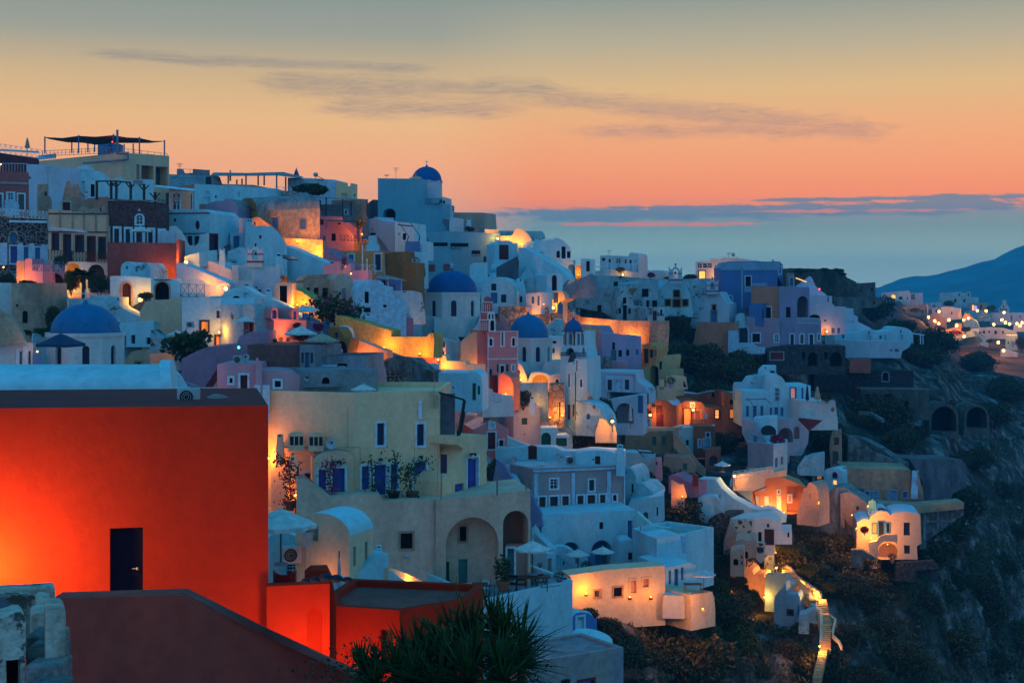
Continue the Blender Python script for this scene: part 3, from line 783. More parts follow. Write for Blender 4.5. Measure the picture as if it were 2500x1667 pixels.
def palm(x, ybase, ytop, rpx, D, label, fr=16, seed=2):
 c = P(gx(x), gy(ybase), D); t = P(gx(x), gy(ytop), D); T = thing('palm_tree', label, 'palm tree', tuple(c)); m = MB(); R_ = rpx * _g[2] / FPX * D * DM[0]; r = random.Random(seed)
 m.bar(c - Vector((0,0,1)), t, .2, 'bark', 9,.16); m.build('trunk', T); m = MB()
 for i in range(fr):
  a = 6.28 * i / fr + r.random() * .3; el = r.uniform(-.2,1.0); L = R_ * r.uniform(.85,1.1); pts = []
  for k in range(9):
   f = k / 8; rr = L * f * cos(el * (1 - f * .6)); z = L * (f * sin(el) - .55 * f * f * (.6 + .5 * (1 - el)))
   pts.append(t + Vector((rr * cos(a), rr * sin(a), z)))
  for k in range(8):
   p, q = pts[k], pts[k + 1]; d = (q - p).normalized(); sd = d.cross(Vector((0,0,1))).normalized(); m.bar(p, q, .02, 'leafpalm', 3)
   for j in range(3):
    o = p.lerp(q, j / 3); ll = L * .30 * sin(pi * min(1,(k + j / 3 + 1.0) / 9.5))
    for s in (-1,1):
     tip = o + sd * s * ll + d * ll * .6 - Vector((0,0, ll * .35)); m.face([o, o + d * .15, tip], 'leafpalm')
 m.build('crown', T, smooth=False)
 return T
def chair(x, y, D, label, mat='canvas', fr='wood', yaw=0.0, s=1.0):
 c = P(gx(x), gy(y), D); T = thing('folding_chair', label, 'chair', tuple(c), 'terrace chairs'); u = Vector((cos(yaw), sin(yaw),0)); v = Vector((-sin(yaw), cos(yaw),0)); Z = Vector((0,0,1))
 m = MB(); m.box(c + u * -.25 * s + v * -.2 * s + Z * .43 * s, u * .5 * s, v * .42 * s, Z * .03, mat); m.build('seat', T, smooth=False)
 m = MB(); m.box(c + u * -.25 * s + v * .2 * s + Z * .62 * s, u * .5 * s, v * .03, Z * .24 * s, mat); m.build('backrest', T, smooth=False)
 m = MB()
 for sx in (-.26,.26):
  m.bar(c + u * sx * s - v * .22 * s, c + u * sx * s + v * .22 * s + Z * .62 * s, .02, fr, 5); m.bar(c + u * sx * s + v * .24 * s, c + u * sx * s - v * .22 * s + Z * .62 * s, .02, fr, 5)
  m.bar(c + u * sx * s + v * .22 * s + Z * .43 * s, c + u * sx * s + v * .22 * s + Z * .88 * s, .018, fr, 5); m.bar(c + u * sx * s - v * .24 * s + Z * .63 * s, c + u * sx * s + v * .22 * s + Z * .64 * s, .022, fr, 5)
 m.build('frame', T); return T
def table(x, y, w, dp, D, label, mat='wood', yaw=0.0, h=.74):
 c = P(gx(x), gy(y), D); T = thing('table', label, 'table', tuple(c)); u = Vector((cos(yaw), sin(yaw),0)); v = Vector((-sin(yaw), cos(yaw),0)); Z = Vector((0,0,1))
 m = MB(); m.box(c - u * w / 2 - v * dp / 2 + Z * h, u * w, v * dp, Z * .04, mat); m.build('tabletop', T, smooth=False)
 for sx in (-1,1):
  for sy in (-1,1): m = MB(); m.bar(c + u * sx * w * .42 + v * sy * dp * .4, c + u * sx * w * .42 + v * sy * dp * .4 + Z * h, .025, mat, 5); m.build('leg', T)
 return T
def pergola(label, posts, roofpts, D, postm='wood', roofm='awnstraw', sag=0.0, t=.09, parent=None, beams=True):
 """posts: (column, top row, bottom row, distance); roofpts: (column,row,distance) quad grid rows"""
 t *= .5
 q0 = P(gx(posts[0][0]), gy(posts[0][2]), posts[0][3]); T = parent or thing('pergola', label, 'pergola', tuple(q0))
 for (x, a, b, d) in posts: m = MB(); m.bar(P(gx(x), gy(b), d) - Vector((0,0,.2)), P(gx(x), gy(a), d), t, postm, 6); m.build('post', T)
 m = MB(); rows = [[P(gx(a), gy(b), d) for a, b, d in r] for r in roofpts]
 for i in range(len(rows) - 1):
  for j in range(len(rows[0]) - 1):
   a, b, c, d = rows[i][j], rows[i][j + 1], rows[i + 1][j + 1], rows[i + 1][j]; up = Vector((0,0,.05))
   m.face([a, b, c, d], roofm); m.face([a - up, d - up, c - up, b - up], roofm)
   if i == 0: m.face([a - up, b - up, b, a], roofm)
 if roofm: m.build('cover', T)
 return T
plaster('stain2', (.64,.58,.50),.35, col2=(.34,.26,.20), scale=1.6, bump=.6, patch=.35)
plaster('stainstep', (.28,.28,.28),.45, scale=2.0, bump=.5)
plaster('warmcream', (.76,.52,.38),.22, scale=.5)
plaster('rose2', (.46,.25,.19),.15)
plaster('tanroof', (.38,.31,.27),.3, col2=(.28,.27,.32), scale=.5)
plaster('cream2', (.56,.42,.29),.3, scale=.8)
plaster('pinkmauve', (.44,.22,.32),.2)
plaster('redbrown2', (.20,.09,.085),.3)
plaster('yellowlit', (.74,.60,.36),.1)  # lamplight on the vault and parapet put into the plaster colour
plaster('whitep2', (.42,.56,.62),.35, scale=.9, patch=.45)
plaster('brick2', (.50,.13,.12),.18)
plaster('peach2', (.50,.26,.18),.25)
plaster('mustard2', (.48,.38,.20),.22)
plaster('purple2', (.22,.24,.42),.2)
plaster('blue3', (.09,.19,.42),.12); plaster('bluepale', (.24,.40,.55),.2); plaster('ochre2', (.30,.20,.08),.2); plaster('mauve2', (.50,.30,.38),.15)
plaster('terracotta2', (.38,.15,.075),.3, col2=(.22,.09,.06)); plaster('tan2', (.60,.40,.26),.25); plaster('tan3', (.60,.37,.22),.35, col2=(.28,.20,.15), scale=.35); plaster('orange2', (.66,.26,.12),.1); plaster('villapeach', (.66,.46,.34),.14); plaster('steplit', (.62,.36,.18),.35, scale=1.5)  # last: lane steps with orange lamplight put into their colour
plaster('ruin', (.20,.20,.20),.45, scale=.8); plaster('ruin2', (.14,.135,.12),.4, scale=.8); plaster('ruin3', (.40,.37,.36),.5, scale=1.1, bump=.8); plaster('cliffrock', (.13,.12,.09),.5, col2=(.035,.04,.03), scale=.25, bump=1)
plaster('cavecliff', (.22,.17,.14),.5, col2=(.05,.06,.06), scale=.5, bump=1, patch=.5); plaster('violetrock', (.20,.18,.22),.4, col2=(.08,.08,.09), scale=.7, bump=1); simple('palewood', (.5,.42,.3),.8); simple('teal2', (.08,.42,.46),.6)
stone('darkstone2', (.03,.035,.045),(.07,.065,.07), scale=3, mortar=(.02,.02,.02), w=.05); stone('darkstone3', (.05,.045,.045),(.14,.12,.11), scale=3, mortar=(.02,.02,.02), w=.06)
simple('dnavy3', (.005,.007,.028),.7,.05)
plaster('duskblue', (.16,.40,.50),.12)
plaster('lav2', (.42,.40,.46),.2); plaster('dimblue', (.24,.42,.52),.2)
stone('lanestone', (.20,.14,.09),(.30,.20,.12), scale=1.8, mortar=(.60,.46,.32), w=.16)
HAZE = (0.00022,(.06,.58,1.0))
SKYZ = ((.015,.33,.62),(.012,.33,.66),(.01,.32,.68))
SKYB = ((.23,.52,.80),(.18,.50,.82),(.03,.34,.68))
SUN = (.08,30,(1.0,.45,.45),62,-35)
EXPO = 0
LW = 2.3
# ================================================================ FOREGROUND
reg('Z')
RED = F('big red house wall with a dark blue door lit by a lamp', '-420,1760 -420,1001 655,990 655,1760', (36.2,38.6),7, 'redwall', roof='maroon', ops=
  'd 268 1288 349 1500 dnavy3 .30', ext=1, face=0)
rd = [c for c in RED.children if c.name.startswith('door')][0]
m = MB(); c = P(335,1387,38.02); m.bar(c, c + Vector((-.13,-.03,0)),.012, 'acgrey', 8); m.lathe(c + Vector((0,0,-.03)),[(.028,0),(.028,.06),(.001,.06)], 'acgrey', 10); m.build('handle', rd)
m = MB(); c = P(232,1243,38); m.box(c, (.13,0,0),(0,-.03,0),(0,0,.12), 'brick'); m.box(c + Vector((.02,-.04,.02)),(.09,0,0),(0,.02,0),(0,0,.08), 'reddark'); m.build('junction_box', RED, smooth=False)
m = MB()
a, b = P(-420,963,44.5), P(432,961,44.5); m.box(a - Vector((0,0,1.0)),(b - a),(0,.5,0),(0,0,1.0), 'maroon'); m.box(a - Vector((0,.35,.34)),(b - a),(0,.36,0),(0,0,.10), 'maroon'); m.build('parapet', RED)
F('red courtyard wall with an arched niche beside the big red house', '651,1760 651,1431 805,1424 805,1760', 38.3,.45, 'redwall', 'A 750 1482 785 1640 redwall .28', name='courtyard_wall', cat='wall', ext=1)
# blue-white vault behind the red parapet
def skew_vault():
 T = thing('vaulted_roof', 'long smooth white vault with a raised end rim behind the red parapet', 'roof', tuple(P(200,962,51)))
 z0 = P(0,964,50).z; R0 = .95; W = 2.1
 def ring(xpx, r, w, dz=0):
  out = []
  for k in range(21):
   t = pi * k / 20; x = (xpx - CX) / FPX * 50 - sin(t / 2) ** 1.2 * (.85 if xpx > 0 else 0) * (w / W)
   out.append(Vector((x, 50 + w * (1 - cos(t)), z0 + r * sin(t) ** .8 + dz)))
  return out
 m = MB(); a, b = ring(-420, R0, W), ring(398, R0, W)
 m.mesh(a + b, [(i, i + 1,22 + i, 21 + i) for i in range(20)], 'white'); m.box(Vector((a[0].x, 50, z0 - 1.2)),(b[0].x - a[0].x, 0,0),(0,2 * W, 0),(0,0,1.2), 'white'); m.build('vault', T)
 m = MB(); a, b = ring(397, R0, W), ring(397, R0 + .17, W + .05); c, d = ring(424, R0, W), ring(424, R0 + .17, W + .05)
 for p, q in ((a, b),(b, d),(d, c)): m.mesh(p + q, [(i, i + 1,22 + i, 21 + i) for i in range(20)], 'white')
 m.face(c, 'white'); m.build('rim', T)
skew_vault()
F('low rounded white roof beside the air conditioner behind the red house', '415,985 415,925 ~470,985,920', 56,3, 'white', **K_vaulted_roof)
T = F('dark stone arch top behind the air conditioner', '424,985 424,955 ~520,985,938', 58,.6, 'grey', name='arch', cat='arch')
ac_unit(432,990,54,42,40.5, 'white air conditioner on top of the big red house', .12)
m = MB(); c = P(500,985,41)
for k in range(3):
 pts = [P(488 + i * 9 + k * 3,985 - 14 * sin(pi * i / 8) - k * 4,41 + .2 * k) for i in range(9)]
 for i in range(8): m.bar(pts[i], pts[i + 1],.018, 'acgrey', 6)
solo(m, 'pipe', 'pale curved pipes running from the air conditioner', 'pipe', tuple(c))
# dark ramp wall and weathered stairs, bottom left
F('unlit dark red ramp wall sloping down across the bottom left', '137,1900 137,1461 300,1457 447,1452 650,1553 899,1667 1180,1795 1180,1900', 30,.35, 'reddark', name='ramp_wall', cat='wall', ext=1)
m = MB(); q = [P(a, b, 29.95) for a, b in ((137,1461),(447,1452),(650,1553),(899,1667),(1180,1795))]
for i in range(4):
 m.box(q[i] - Vector((0,.02,0)), q[i + 1] - q[i],(0,.45,0),(0,0,.05), 'redbrown')
o = m.build('coping', T_last[0])
reg('R')
STW = thing('stone_stairs', 'weathered plaster stairs between worn rounded walls', 'stairs', tuple(P(70,1667,19)))
def slabF(out, D, th, mat, ops='', part='parapet', bev=.05):
 F(None, out, D, th, mat, ops, parent=STW, part=part, ext=.3, bevel=bev, keep=False)
slabF('-400,1900 -400,1060 -60,1050 80,1010 130,992 170,992 200,1015 212,1080 212,1900', 18.3,.55, 'stain2', 'w 50 1375 158 1700 dark .3')
slabF('370,1900 370,950 400,925 500,922 530,950 541,1020 532,1900', 18.7,.45, 'stain2', '')
slabF('-400,1120 -400,812 300,783 440,770 453,790 458,925 458,1120', 21.5,.35, 'stain2', '')
slabF('300,1300 300,900 325,870 415,880 425,1300', 20.3,.5, 'stain2', '')
slabF('255,1180 258,1010 290,985 370,980 450,1000 450,1400', 19.8,.5, 'stain2', '')
m = MB()
for (y, d, mt) in ((1180,19.6,0),(1282,19.1,0),(1420,18.6,0),(1600,18.1,0),(1800,17.6,0)):
 a = P(gx(205), gy(y), d); m.box(a - Vector((0,0,1.6)),(.44,0,0),(0,.6,0),(0,0,1.6), 'stainstep')
m.build('stair_steps', STW, bevel=.04)
slabF('-400,1300 -400,1000 -60,950 60,950 105,985 110,1300', 20.0,.8, 'darkgrey', part='boulder')
slabF('-100,1200 -100,840 30,835 310,855 310,1200', 21.2,.2, 'stain2', part='inner_wall', bev=0)
reg('S')
lamp(-2290,720,36.1,620, 'lamp hidden low by the red house wall at the left edge', 'flood', size=.3, col=(1,.5,.10))
lamp(600,1500,37.3,150, 'lamp behind the ramp lighting the red courtyard niche', 'flood', size=.4)
lamp(815,1545,43.4,60, 'small lamp low behind the ramp beside the low red building', 'flood', size=.3)
B('low red building with a sunken flat roof and a dark door', [(722,46.5),(775,44.6),(1318,44.0),(1895,45.6)],945,1900,2.4, 'redwall', 'd 1157 1112 1260 1420 dbrown', ref=2, par=.22, roof='redbrown')
m = MB(); c = P(gx(1345), gy(975),43.95); m.bar(c, c + Vector((.02,-.16,.05)),.03, 'black', 8); m.build('spout', T_last[0])
F('rounded red chimney block with an oval hole beside the courtyard wall', '505,900 505,650 560,605 700,600 740,680 775,870 775,900', 40,.8, 'redwall', 'o 640 655 668 705 dark', **K_chimney, bevel=.08)
T = thing('deck_chair', 'red cloth chair behind the red courtyard wall', 'chair', tuple(P(gx(330), gy(735),39)))
m = MB(); pts = [(240,600),(262,625),(300,640),(350,640),(395,628),(430,598)]
q = [P(gx(a), gy(b),39 + .1 * sin(i)) for i, (a, b) in enumerate(pts)]
for i in range(5): m.face([q[i], q[i + 1], q[i + 1] - Vector((0,-.3,.85)), q[i] - Vector((0,-.3,.85))], 'redcloth'); m.face([q[i], q[i + 1], q[i + 1] + Vector((0,.06,-.03)), q[i] + Vector((0,.06,-.03))], 'redcloth')
m.build('backrest', T)
for k in (0,5): m = MB(); m.bar(q[k], q[k] - Vector((0,0,1)),.02, 'wood'); m.build('leg', T)
m = MB(); c = P(gx(590), gy(712),37.9)
for i, (dx, dz, r) in enumerate(((0,.07,.16),(.28,.13,.2),(.55,.1,.19),(.85,.07,.14),(-.25,.05,.12))): m.ball(c + Vector((dx, .1, dz)), r, 'navycloth', 9,.55)
solo(m, 'folded_cloth', 'dark navy cloth bundle on the red courtyard wall', 'cloth', tuple(c))
# courtyard of the white vaulted house
parasol(300,75,620,59, 'canvas', 'large white parasol cut off by the red house corner', None, 8,.3)
F('small whitewashed vault carrying a wall air conditioner', '150,700 150,420 ~480,420,275 480,700', 63,4, 'white', 'w 345 550 465 640 glass')
F('low white block behind the caged air conditioner', '468,760 468,405 722,405 722,760', (62,61),3, 'white')
ac_unit(315,550,165,145,61.2, 'boxy air conditioner with a grid front on the whitewashed vault', .35)
m = MB(); c = P(gx(490), gy(405),60.9); m.box(c, (.4,0,0),(0,.2,0),(0,0,.6), 'acgrey'); m.bar(c + Vector((.1,0,0)), c + Vector((.1,0,-.9)),.03, 'grey'); solo(m, 'meter_box', 'grey meter box with a cable on the small white block', 'meter box', tuple(c))
B('white vaulted house with two narrow windows and a teal window', [(425,61.8),(888,60.5),(1090,62.4)],305,840, None, 'whitelit', 'w 540 242 602 322 dark/teal;w 920 397 944 565 dnavy;w 1019 356 1043 520 dnavy', ref=1, top=('vault', .85), roof='white')
m = MB()
for (a, b) in ((845,182),(925,160)): c = P(gx(a), gy(b),63); m.bar(c, c + Vector((-.06,-.1,-.1)),.09, 'dark', 8)
m.build('spout', T_last[0])
F('white garden wall stepping down right of the white vaulted house', '890,860 890,700 1095,500 1222,458 1222,620 1262,612 1290,640 1500,795 1500,860', (61,63),1.8, 'white', **K_garden_wall)
F('low white bench wall around the folded pink parasol', '740,880 740,680 800,672 905,700 920,775 1050,800 1190,805 1190,880', 58,.8, 'white', **K_garden_wall, bevel=.08)
run('curved white wall glowing orange below the cream arches', [(1222,578,62),(1300,598,63.5),(1400,640,65.5),(1500,690,67),(1560,725,67.6),(1578,770,67.4)],1.9,.3, 'whitelit')
lamp(1440,745,65.4,110, 'lamp lighting the curved white wall from below', 'flood', size=.3)
parasol_closed(800,458,740,44,56, 'canvaspink', 'folded pale pink parasol in the white courtyard')
chimney(1140,388,60,70,68, 'flat topped blue-white chimney behind the white vaulted house')
lamp(640,690,57.6,45, 'lamp hidden in the white courtyard below the vaulted house', 'flood', size=.4)
# ---------------------------------------------------------------- yellow house and cream arcade
reg('N')
YH = B('yellow house with blue doors and white framed windows', [(30,87),(1222,84.6),(2182,86.5)],180,1400,8, 'yellow',
 'w 1478 520 1560 768 dnavy/trim;w 1927 530 2008 772 dnavy/trim;w 1306 1003 1392 1300 dblue/trim;d 1447 988 1580 1400 dblue/trim;w 1632 978 1710 1268 dblue/trim;d 1895 955 2030 1392 dblue/trim', ref=1, par=.3)
m = MB(); c = P(gx(1945), gy(470),86); m.box(c, (.22,0,0),(0,-.12,0),(0,0,1.05), 'trim'); m.build('drainpipe', YH)
for a, b in (((1148,330),(1148,790)),((1288,790),(1288,1000)),((1900,800),(1900,950)),((2160,640),(2160,1350)),((1020,795),(1288,790))): m = MB(); m.bar(P(gx(a[0]), gy(a[1]),84.5), P(gx(b[0]), gy(b[1]),84.5),.022, 'tan', 4); m.build('cable', YH)
m = MB(); m.box(P(gx(2120), gy(350),86.3),(.02,0,0),(0,-.3,0),(0,0,3.3), 'metal')
for k in range(6): m.bar(P(gx(2120), gy(220 + k * 25),86.2), P(gx(2170), gy(220 + k * 25),86.2),.015, 'black', 4)
m.build('bracket', YH)
for k, (a, b, l) in enumerate(((1515,935, 'unlit lamp over the middle blue door of the yellow house'),(1970,905, 'unlit lamp over the far blue door of the yellow house'),(1050,965, 'unlit lamp over the porch door of the yellow house'))):
 c = P(gx(a), gy(b),84.3 + .9 * (k == 1) - 1.0 * (k == 2)); m = MB(); m.box(c + Vector((-.12,0,-.1)),(.24,0,0),(0,.5,0),(0,0,.16), 'black'); m.ball(c + Vector((0,0,-.14)),.13, 'acgrey', 8); solo(m, 'wall_lamp', l, 'lamp', tuple(c))
F('cream vaulted porch in front of the yellow house', '768,1360 768,945 ~1218,918,826 1218,1400', (83.6,83.9),3.6, 'cream', 'w 820 1042 905 1318 dblue/trim;d 975 1026 1115 1360 dblue/trim', roof='vaultgrey', **K_porch)
F('low cream outbuilding with a grey roof left of the porch', '285,1400 285,880 330,800 765,800 765,1400', (85.6,84.4),2.4, 'cream', 'w 655 1082 762 1222 dblue/trimblue', roof='vaultgrey', name='outbuilding', cat='house')
F('slim cream pillar behind the tall red bougainvillea', '460,1380 460,1000 520,870 575,870 600,1000 600,1380', 83.5,.7, 'cream', 'w 578 1010 598 1140 glass', name='pillar', cat='pillar')
chimney(388,645,90,150,85, 'cream chimney with a slotted black top beside the yellow wall', 'cream')
for k, (a, b) in enumerate(((485,655),(705,660))):
 F(('left' if k == 0 else 'right') + ' boxed skylight with three dark panes on the porch roof', f'{a},{b+128} {a},{b+5} ~{a+172},{b+5},{b-30} {a+172},{b+128}', 84.0 - .0 * k, .7, 'cream', f'w {a+12} {b+14} {a+55} {b+115} glass;w {a+66} {b+14} {a+108} {b+115} glass;w {a+120} {b+14} {a+162} {b+115} glass', name='skylight', cat='skylight', ext=.25, keep=False)
dish(957,752,62,83.6, 'satellite dish with a dark logo blot beside the boxed skylights', .5)
lamp(262,915,81.5,420, 'bright lamp at the red house corner before the yellow wall', 'wall', size=.25)
lamp(560,1330,81.3,130, 'lamp hidden behind the potted red bougainvillea', 'post', size=.2)
vine(500,((500,1480),(505,1340),(495,1200),(500,1080),(470,960),(400,915)),82.6, 'tall red bougainvillea in a terracotta pot by the curved wall', 420,.15,('leafmid', 'flowerred', 'flowerpink', 'leaflit'))
vine(960,((975,1350),(965,1250),(945,1120),(965,980),(1040,945)),83.3, 'bougainvillea climbing beside the porch door', 260,.13,('leafdark', 'flowerpurple', 'flowerpink', 'leafmid'), pot=False)
vine(1430,((1430,1390),(1430,1280),(1425,1150),(1410,920)),83.9, 'thin cactus-like vine left of the middle blue door', 200,.14, pot=False)
vine(1660,((1665,1385),(1640,1250),(1665,1100),(1690,960),(1665,830)),84.0, 'slender climbing vine in a black pot between blue windows', 230,.14, potm='black')
vine(1880,((1875,1385),(1850,1200),(1820,1080),(1900,1020),(2040,935)),84.4, 'spreading vine in a brown barrel beside the far blue door', 260,.15, potm='wood')
m = MB(); c = P(gx(2200), gy(1385),83.2); m.bar(c, P(gx(2202), gy(1080),83.2),.035, 'goldwood'); m.box(P(gx(2192), gy(1085),83.2),(.38,0,0),(0,.06,0),(0,0,1.1), 'dnavy'); solo(m, 'sign_post', 'dark blue board on a thin post beside the yellow house', 'sign post', tuple(c))
reg('O')
F('yellow stair wing with one tall blue door', '130,1200 150,1000 260,830 375,625 310,575 232,575 232,485 636,468 636,1150 550,1170', (84.6,88),4.5, 'yellow', 'd 417 725 540 1168 dblue/trim;k 280 1015 382 1186 dblue', name='house')
F('yellow rear wall with teal steps behind the stair wing', '100,1000 100,485 165,480 240,470 240,1000', (88,88.4),.5, 'yellow', **K_house_wall)
stairs('dark teal steps rising beside the yellow stair wing', (20,1180),(150,640),150,9, 'blue2', 85.6,89.5, wdir=(1.6,0,0))
m = MB(); c = P(gx(325), gy(470),86); m.bar(c, P(gx(388), gy(75),86),.10, 'black'); m.bar(P(gx(388), gy(75),86), P(gx(100), gy(-10),86),.06, 'black'); m.bar(P(gx(300), gy(450),86), P(gx(345), gy(450),86),.2, 'black', 6,.1)
solo(m, 'steel_arm', 'black angled metal frame between the yellow house and stair wing', 'metal frame', tuple(c))
m = MB(); a = P(gx(112), gy(5),87); m.box(P(gx(112), gy(470),87),(.9,0,0),(0,.2,0),(0,0, a.z - P(0, gy(470),87).z), 'darkgrey'); solo(m, 'rolled_awning', 'dark draped awning cloth hanging on the yellow house corner', 'awning', tuple(a))
m = MB(); c = P(gx(485), gy(690),86.2); m.box(c + Vector((-.2,0,-.1)),(.4,0,0),(0,.4,0),(0,0,.16), 'black'); m.ball(c - Vector((0,0,.15)),.14, 'acgrey', 8); solo(m, 'wall_lamp', 'unlit lamp over the tall door of the stair wing', 'lamp', tuple(c))
reg('Z')
CR = F('cream retaining wall with two great arches under the yellow house', '724,1500 724,1169 752,1180 784,1197.5 808,1214 927,1206 938,1223 1073,1220 1295,1195 1295,1500', (82.2,83.6),5, 'warmcream',
 'A 1088 1262 1217 1447 beige 3.2;A 1228 1246 1290 1440 rose2 2.6;w 978 1301 1007 1339 dark/tan', **K_retaining_wall)
reg('S')
F(None, '1700,790 1700,230 ~2140,230,150 2140,790', 84.9,.5, 'warmcream', 'w 1833 226 1888 352 dark/tan;d 1822 506 1898 740 teal;d 1716 528 1742 750 dgreen', parent=CR, part='inner_wall', keep=False, ext=.2)
reg('T')
F(None, '300,700 300,380 480,380 480,700', 84.7,.5, 'rose2', 'd 312 415 368 700 teal/trim', parent=CR, part='inner_wall', keep=False, ext=.1)
reg('S')
m = MB()
for a, b in ((1375,484),(1865,445),(1700,465)): c = P(gx(a), gy(b),82.7 if a < 1600 else 85.7); m.ball(c, .17, 'acgrey', 8,.6)
m.build('bulkhead_lamp', CR)
for k in range(3): m = MB(); c = P(gx(1612 + k * 6), gy(0),82.85); m.bar(c, P(gx(1614 + k * 6), gy(780),82.85),.03, 'tan', 4); m.build('cable', CR)
reg('O')
railing('thin steel posts standing on the cream arcade parapet', [(750,1150,82.9),(752,1150,82.9)],.01, 'metal', name='railing')
for k, (a, b, y2) in enumerate(((755,850,1150),(1082,985,1085))): m = MB(); c = P(gx(a), gy(y2),83); m.bar(c, P(gx(a), gy(b),83),.05, 'metal', 6); solo(m, 'post', ('tall' if k == 0 else 'short') + ' steel post on the cream parapet', 'post', tuple(c))
# white terrace with furniture
reg('T')
B('white walled terrace with tables below the cream arches', [(-40,78.5),(95,76.1),(870,81.6)],860,1140,9, 'white', '', ref=1, par=.95, roof='grey', **K_terrace, mats=['warmwhite', 'white', 'white'], ext=6)  # lamp-lit corner face painted in a warmer white than the rest
chair(-20,850,79, 'canvas director chair nearest the orange lit terrace corner', 'canvas', 'wood', .3)
chair(120,820,81.5, 'canvas director chair behind the small wooden table', 'canvas', 'wood', -.2)
table(75,835,.9,.8,80.5, 'small dark wooden table between two director chairs')
table(480,775,2.6,.9,80.2, 'long dark table under the large terrace parasol', 'dbrown', .1)
for k, (a, b, l) in enumerate(((350,780, 'black folding chair at the left end of the long table'),(430,790, 'black folding chair in front of the long table'),(600,770, 'black folding chair at the parapet end of the long table'))): chair(a, b, 79.8 + .3 * k, l, 'black', 'black', .4 * k - .3)
parasol(527,350,322,80.5, 'canvas', 'large pale blue-white parasol over the terrace tables', 290,8,.22)
T = potted(275,782,300,79.5, 'big terracotta urn with a spiky plant on the white terrace', 'dark', wide=.45)
potted(755,722,105,81, 'spiky plant in a dark pot on the terrace parapet', 'dark', 'dbrown', .9)
potted(590,590,55,88, 'small dark bush by the blue basement wall', 'dark', 'black', .8)
m = MB(); m.bar(P(gx(820), gy(672),81.3), P(gx(790), gy(668),81.3),.05, 'black'); m.bar(P(gx(600), gy(750),78.5), P(gx(760), gy(732),79.5),.025, 'black', 4); m.bar(P(gx(600), gy(750),78.5), P(gx(625), gy(670),78.8),.025, 'black', 4); solo(m, 'metal_bracket', 'thin black metal bracket hung over the terrace wall', 'bracket', tuple(P(gx(600), gy(750),78.5)))
m = MB(); c = P(gx(-120), gy(825),76.5); m.bar(c, P(gx(-120), gy(655),76.5),.06, 'goldwood'); solo(m, 'lamp_post', 'orange wooden post beside the cream arch', 'post', tuple(c))
lamp(-10,900,75.5,60, 'lamp below the terrace corner among the yucca leaves', 'post', size=.3)
potted(-190,800,110,82, 'round dark clay pot beside the teal doors', 'dark')
# blue arched chapel like room and brown roof
F('blue house front with a wavy roofline and glazed door', '680,1290 680,1095 790,1062 850,1020 895,972 940,958 1000,965 1045,995 1078,1030 1078,1290', (87,89),5, 'blue', 'd 905 1000 965 1226 sky/trim', roof='white')
F('blue arched annex with an orange door surround', '488,1290 488,1110 ~672,1110,1012 672,1290', (88.5,86.9),3.6, 'white', 'D 512 1040 652 1232 sky/trimorange', name='annex', cat='house')
B('brown plastered house with a flat roof at the bottom edge', [(480,65),(1305,68)],1400,1700,3.4, 'tanroof', 'w 925 1548 1045 1640 blue/trimred', par=.12, roof='grey')
m = MB(); c = P(gx(810), gy(1550),66.1); m.lathe(c, [(.001,.1),(.22,.06),(.22,-.05),(.001,-.08)], 'black', 12); m.build('bulkhead_lamp', T_last[0])
F('small white barrel roof behind the brown roof', '850,1400 850,1262 ~1215,1330,1222 1215,1400', 74,3, 'white', **K_vaulted_roof)
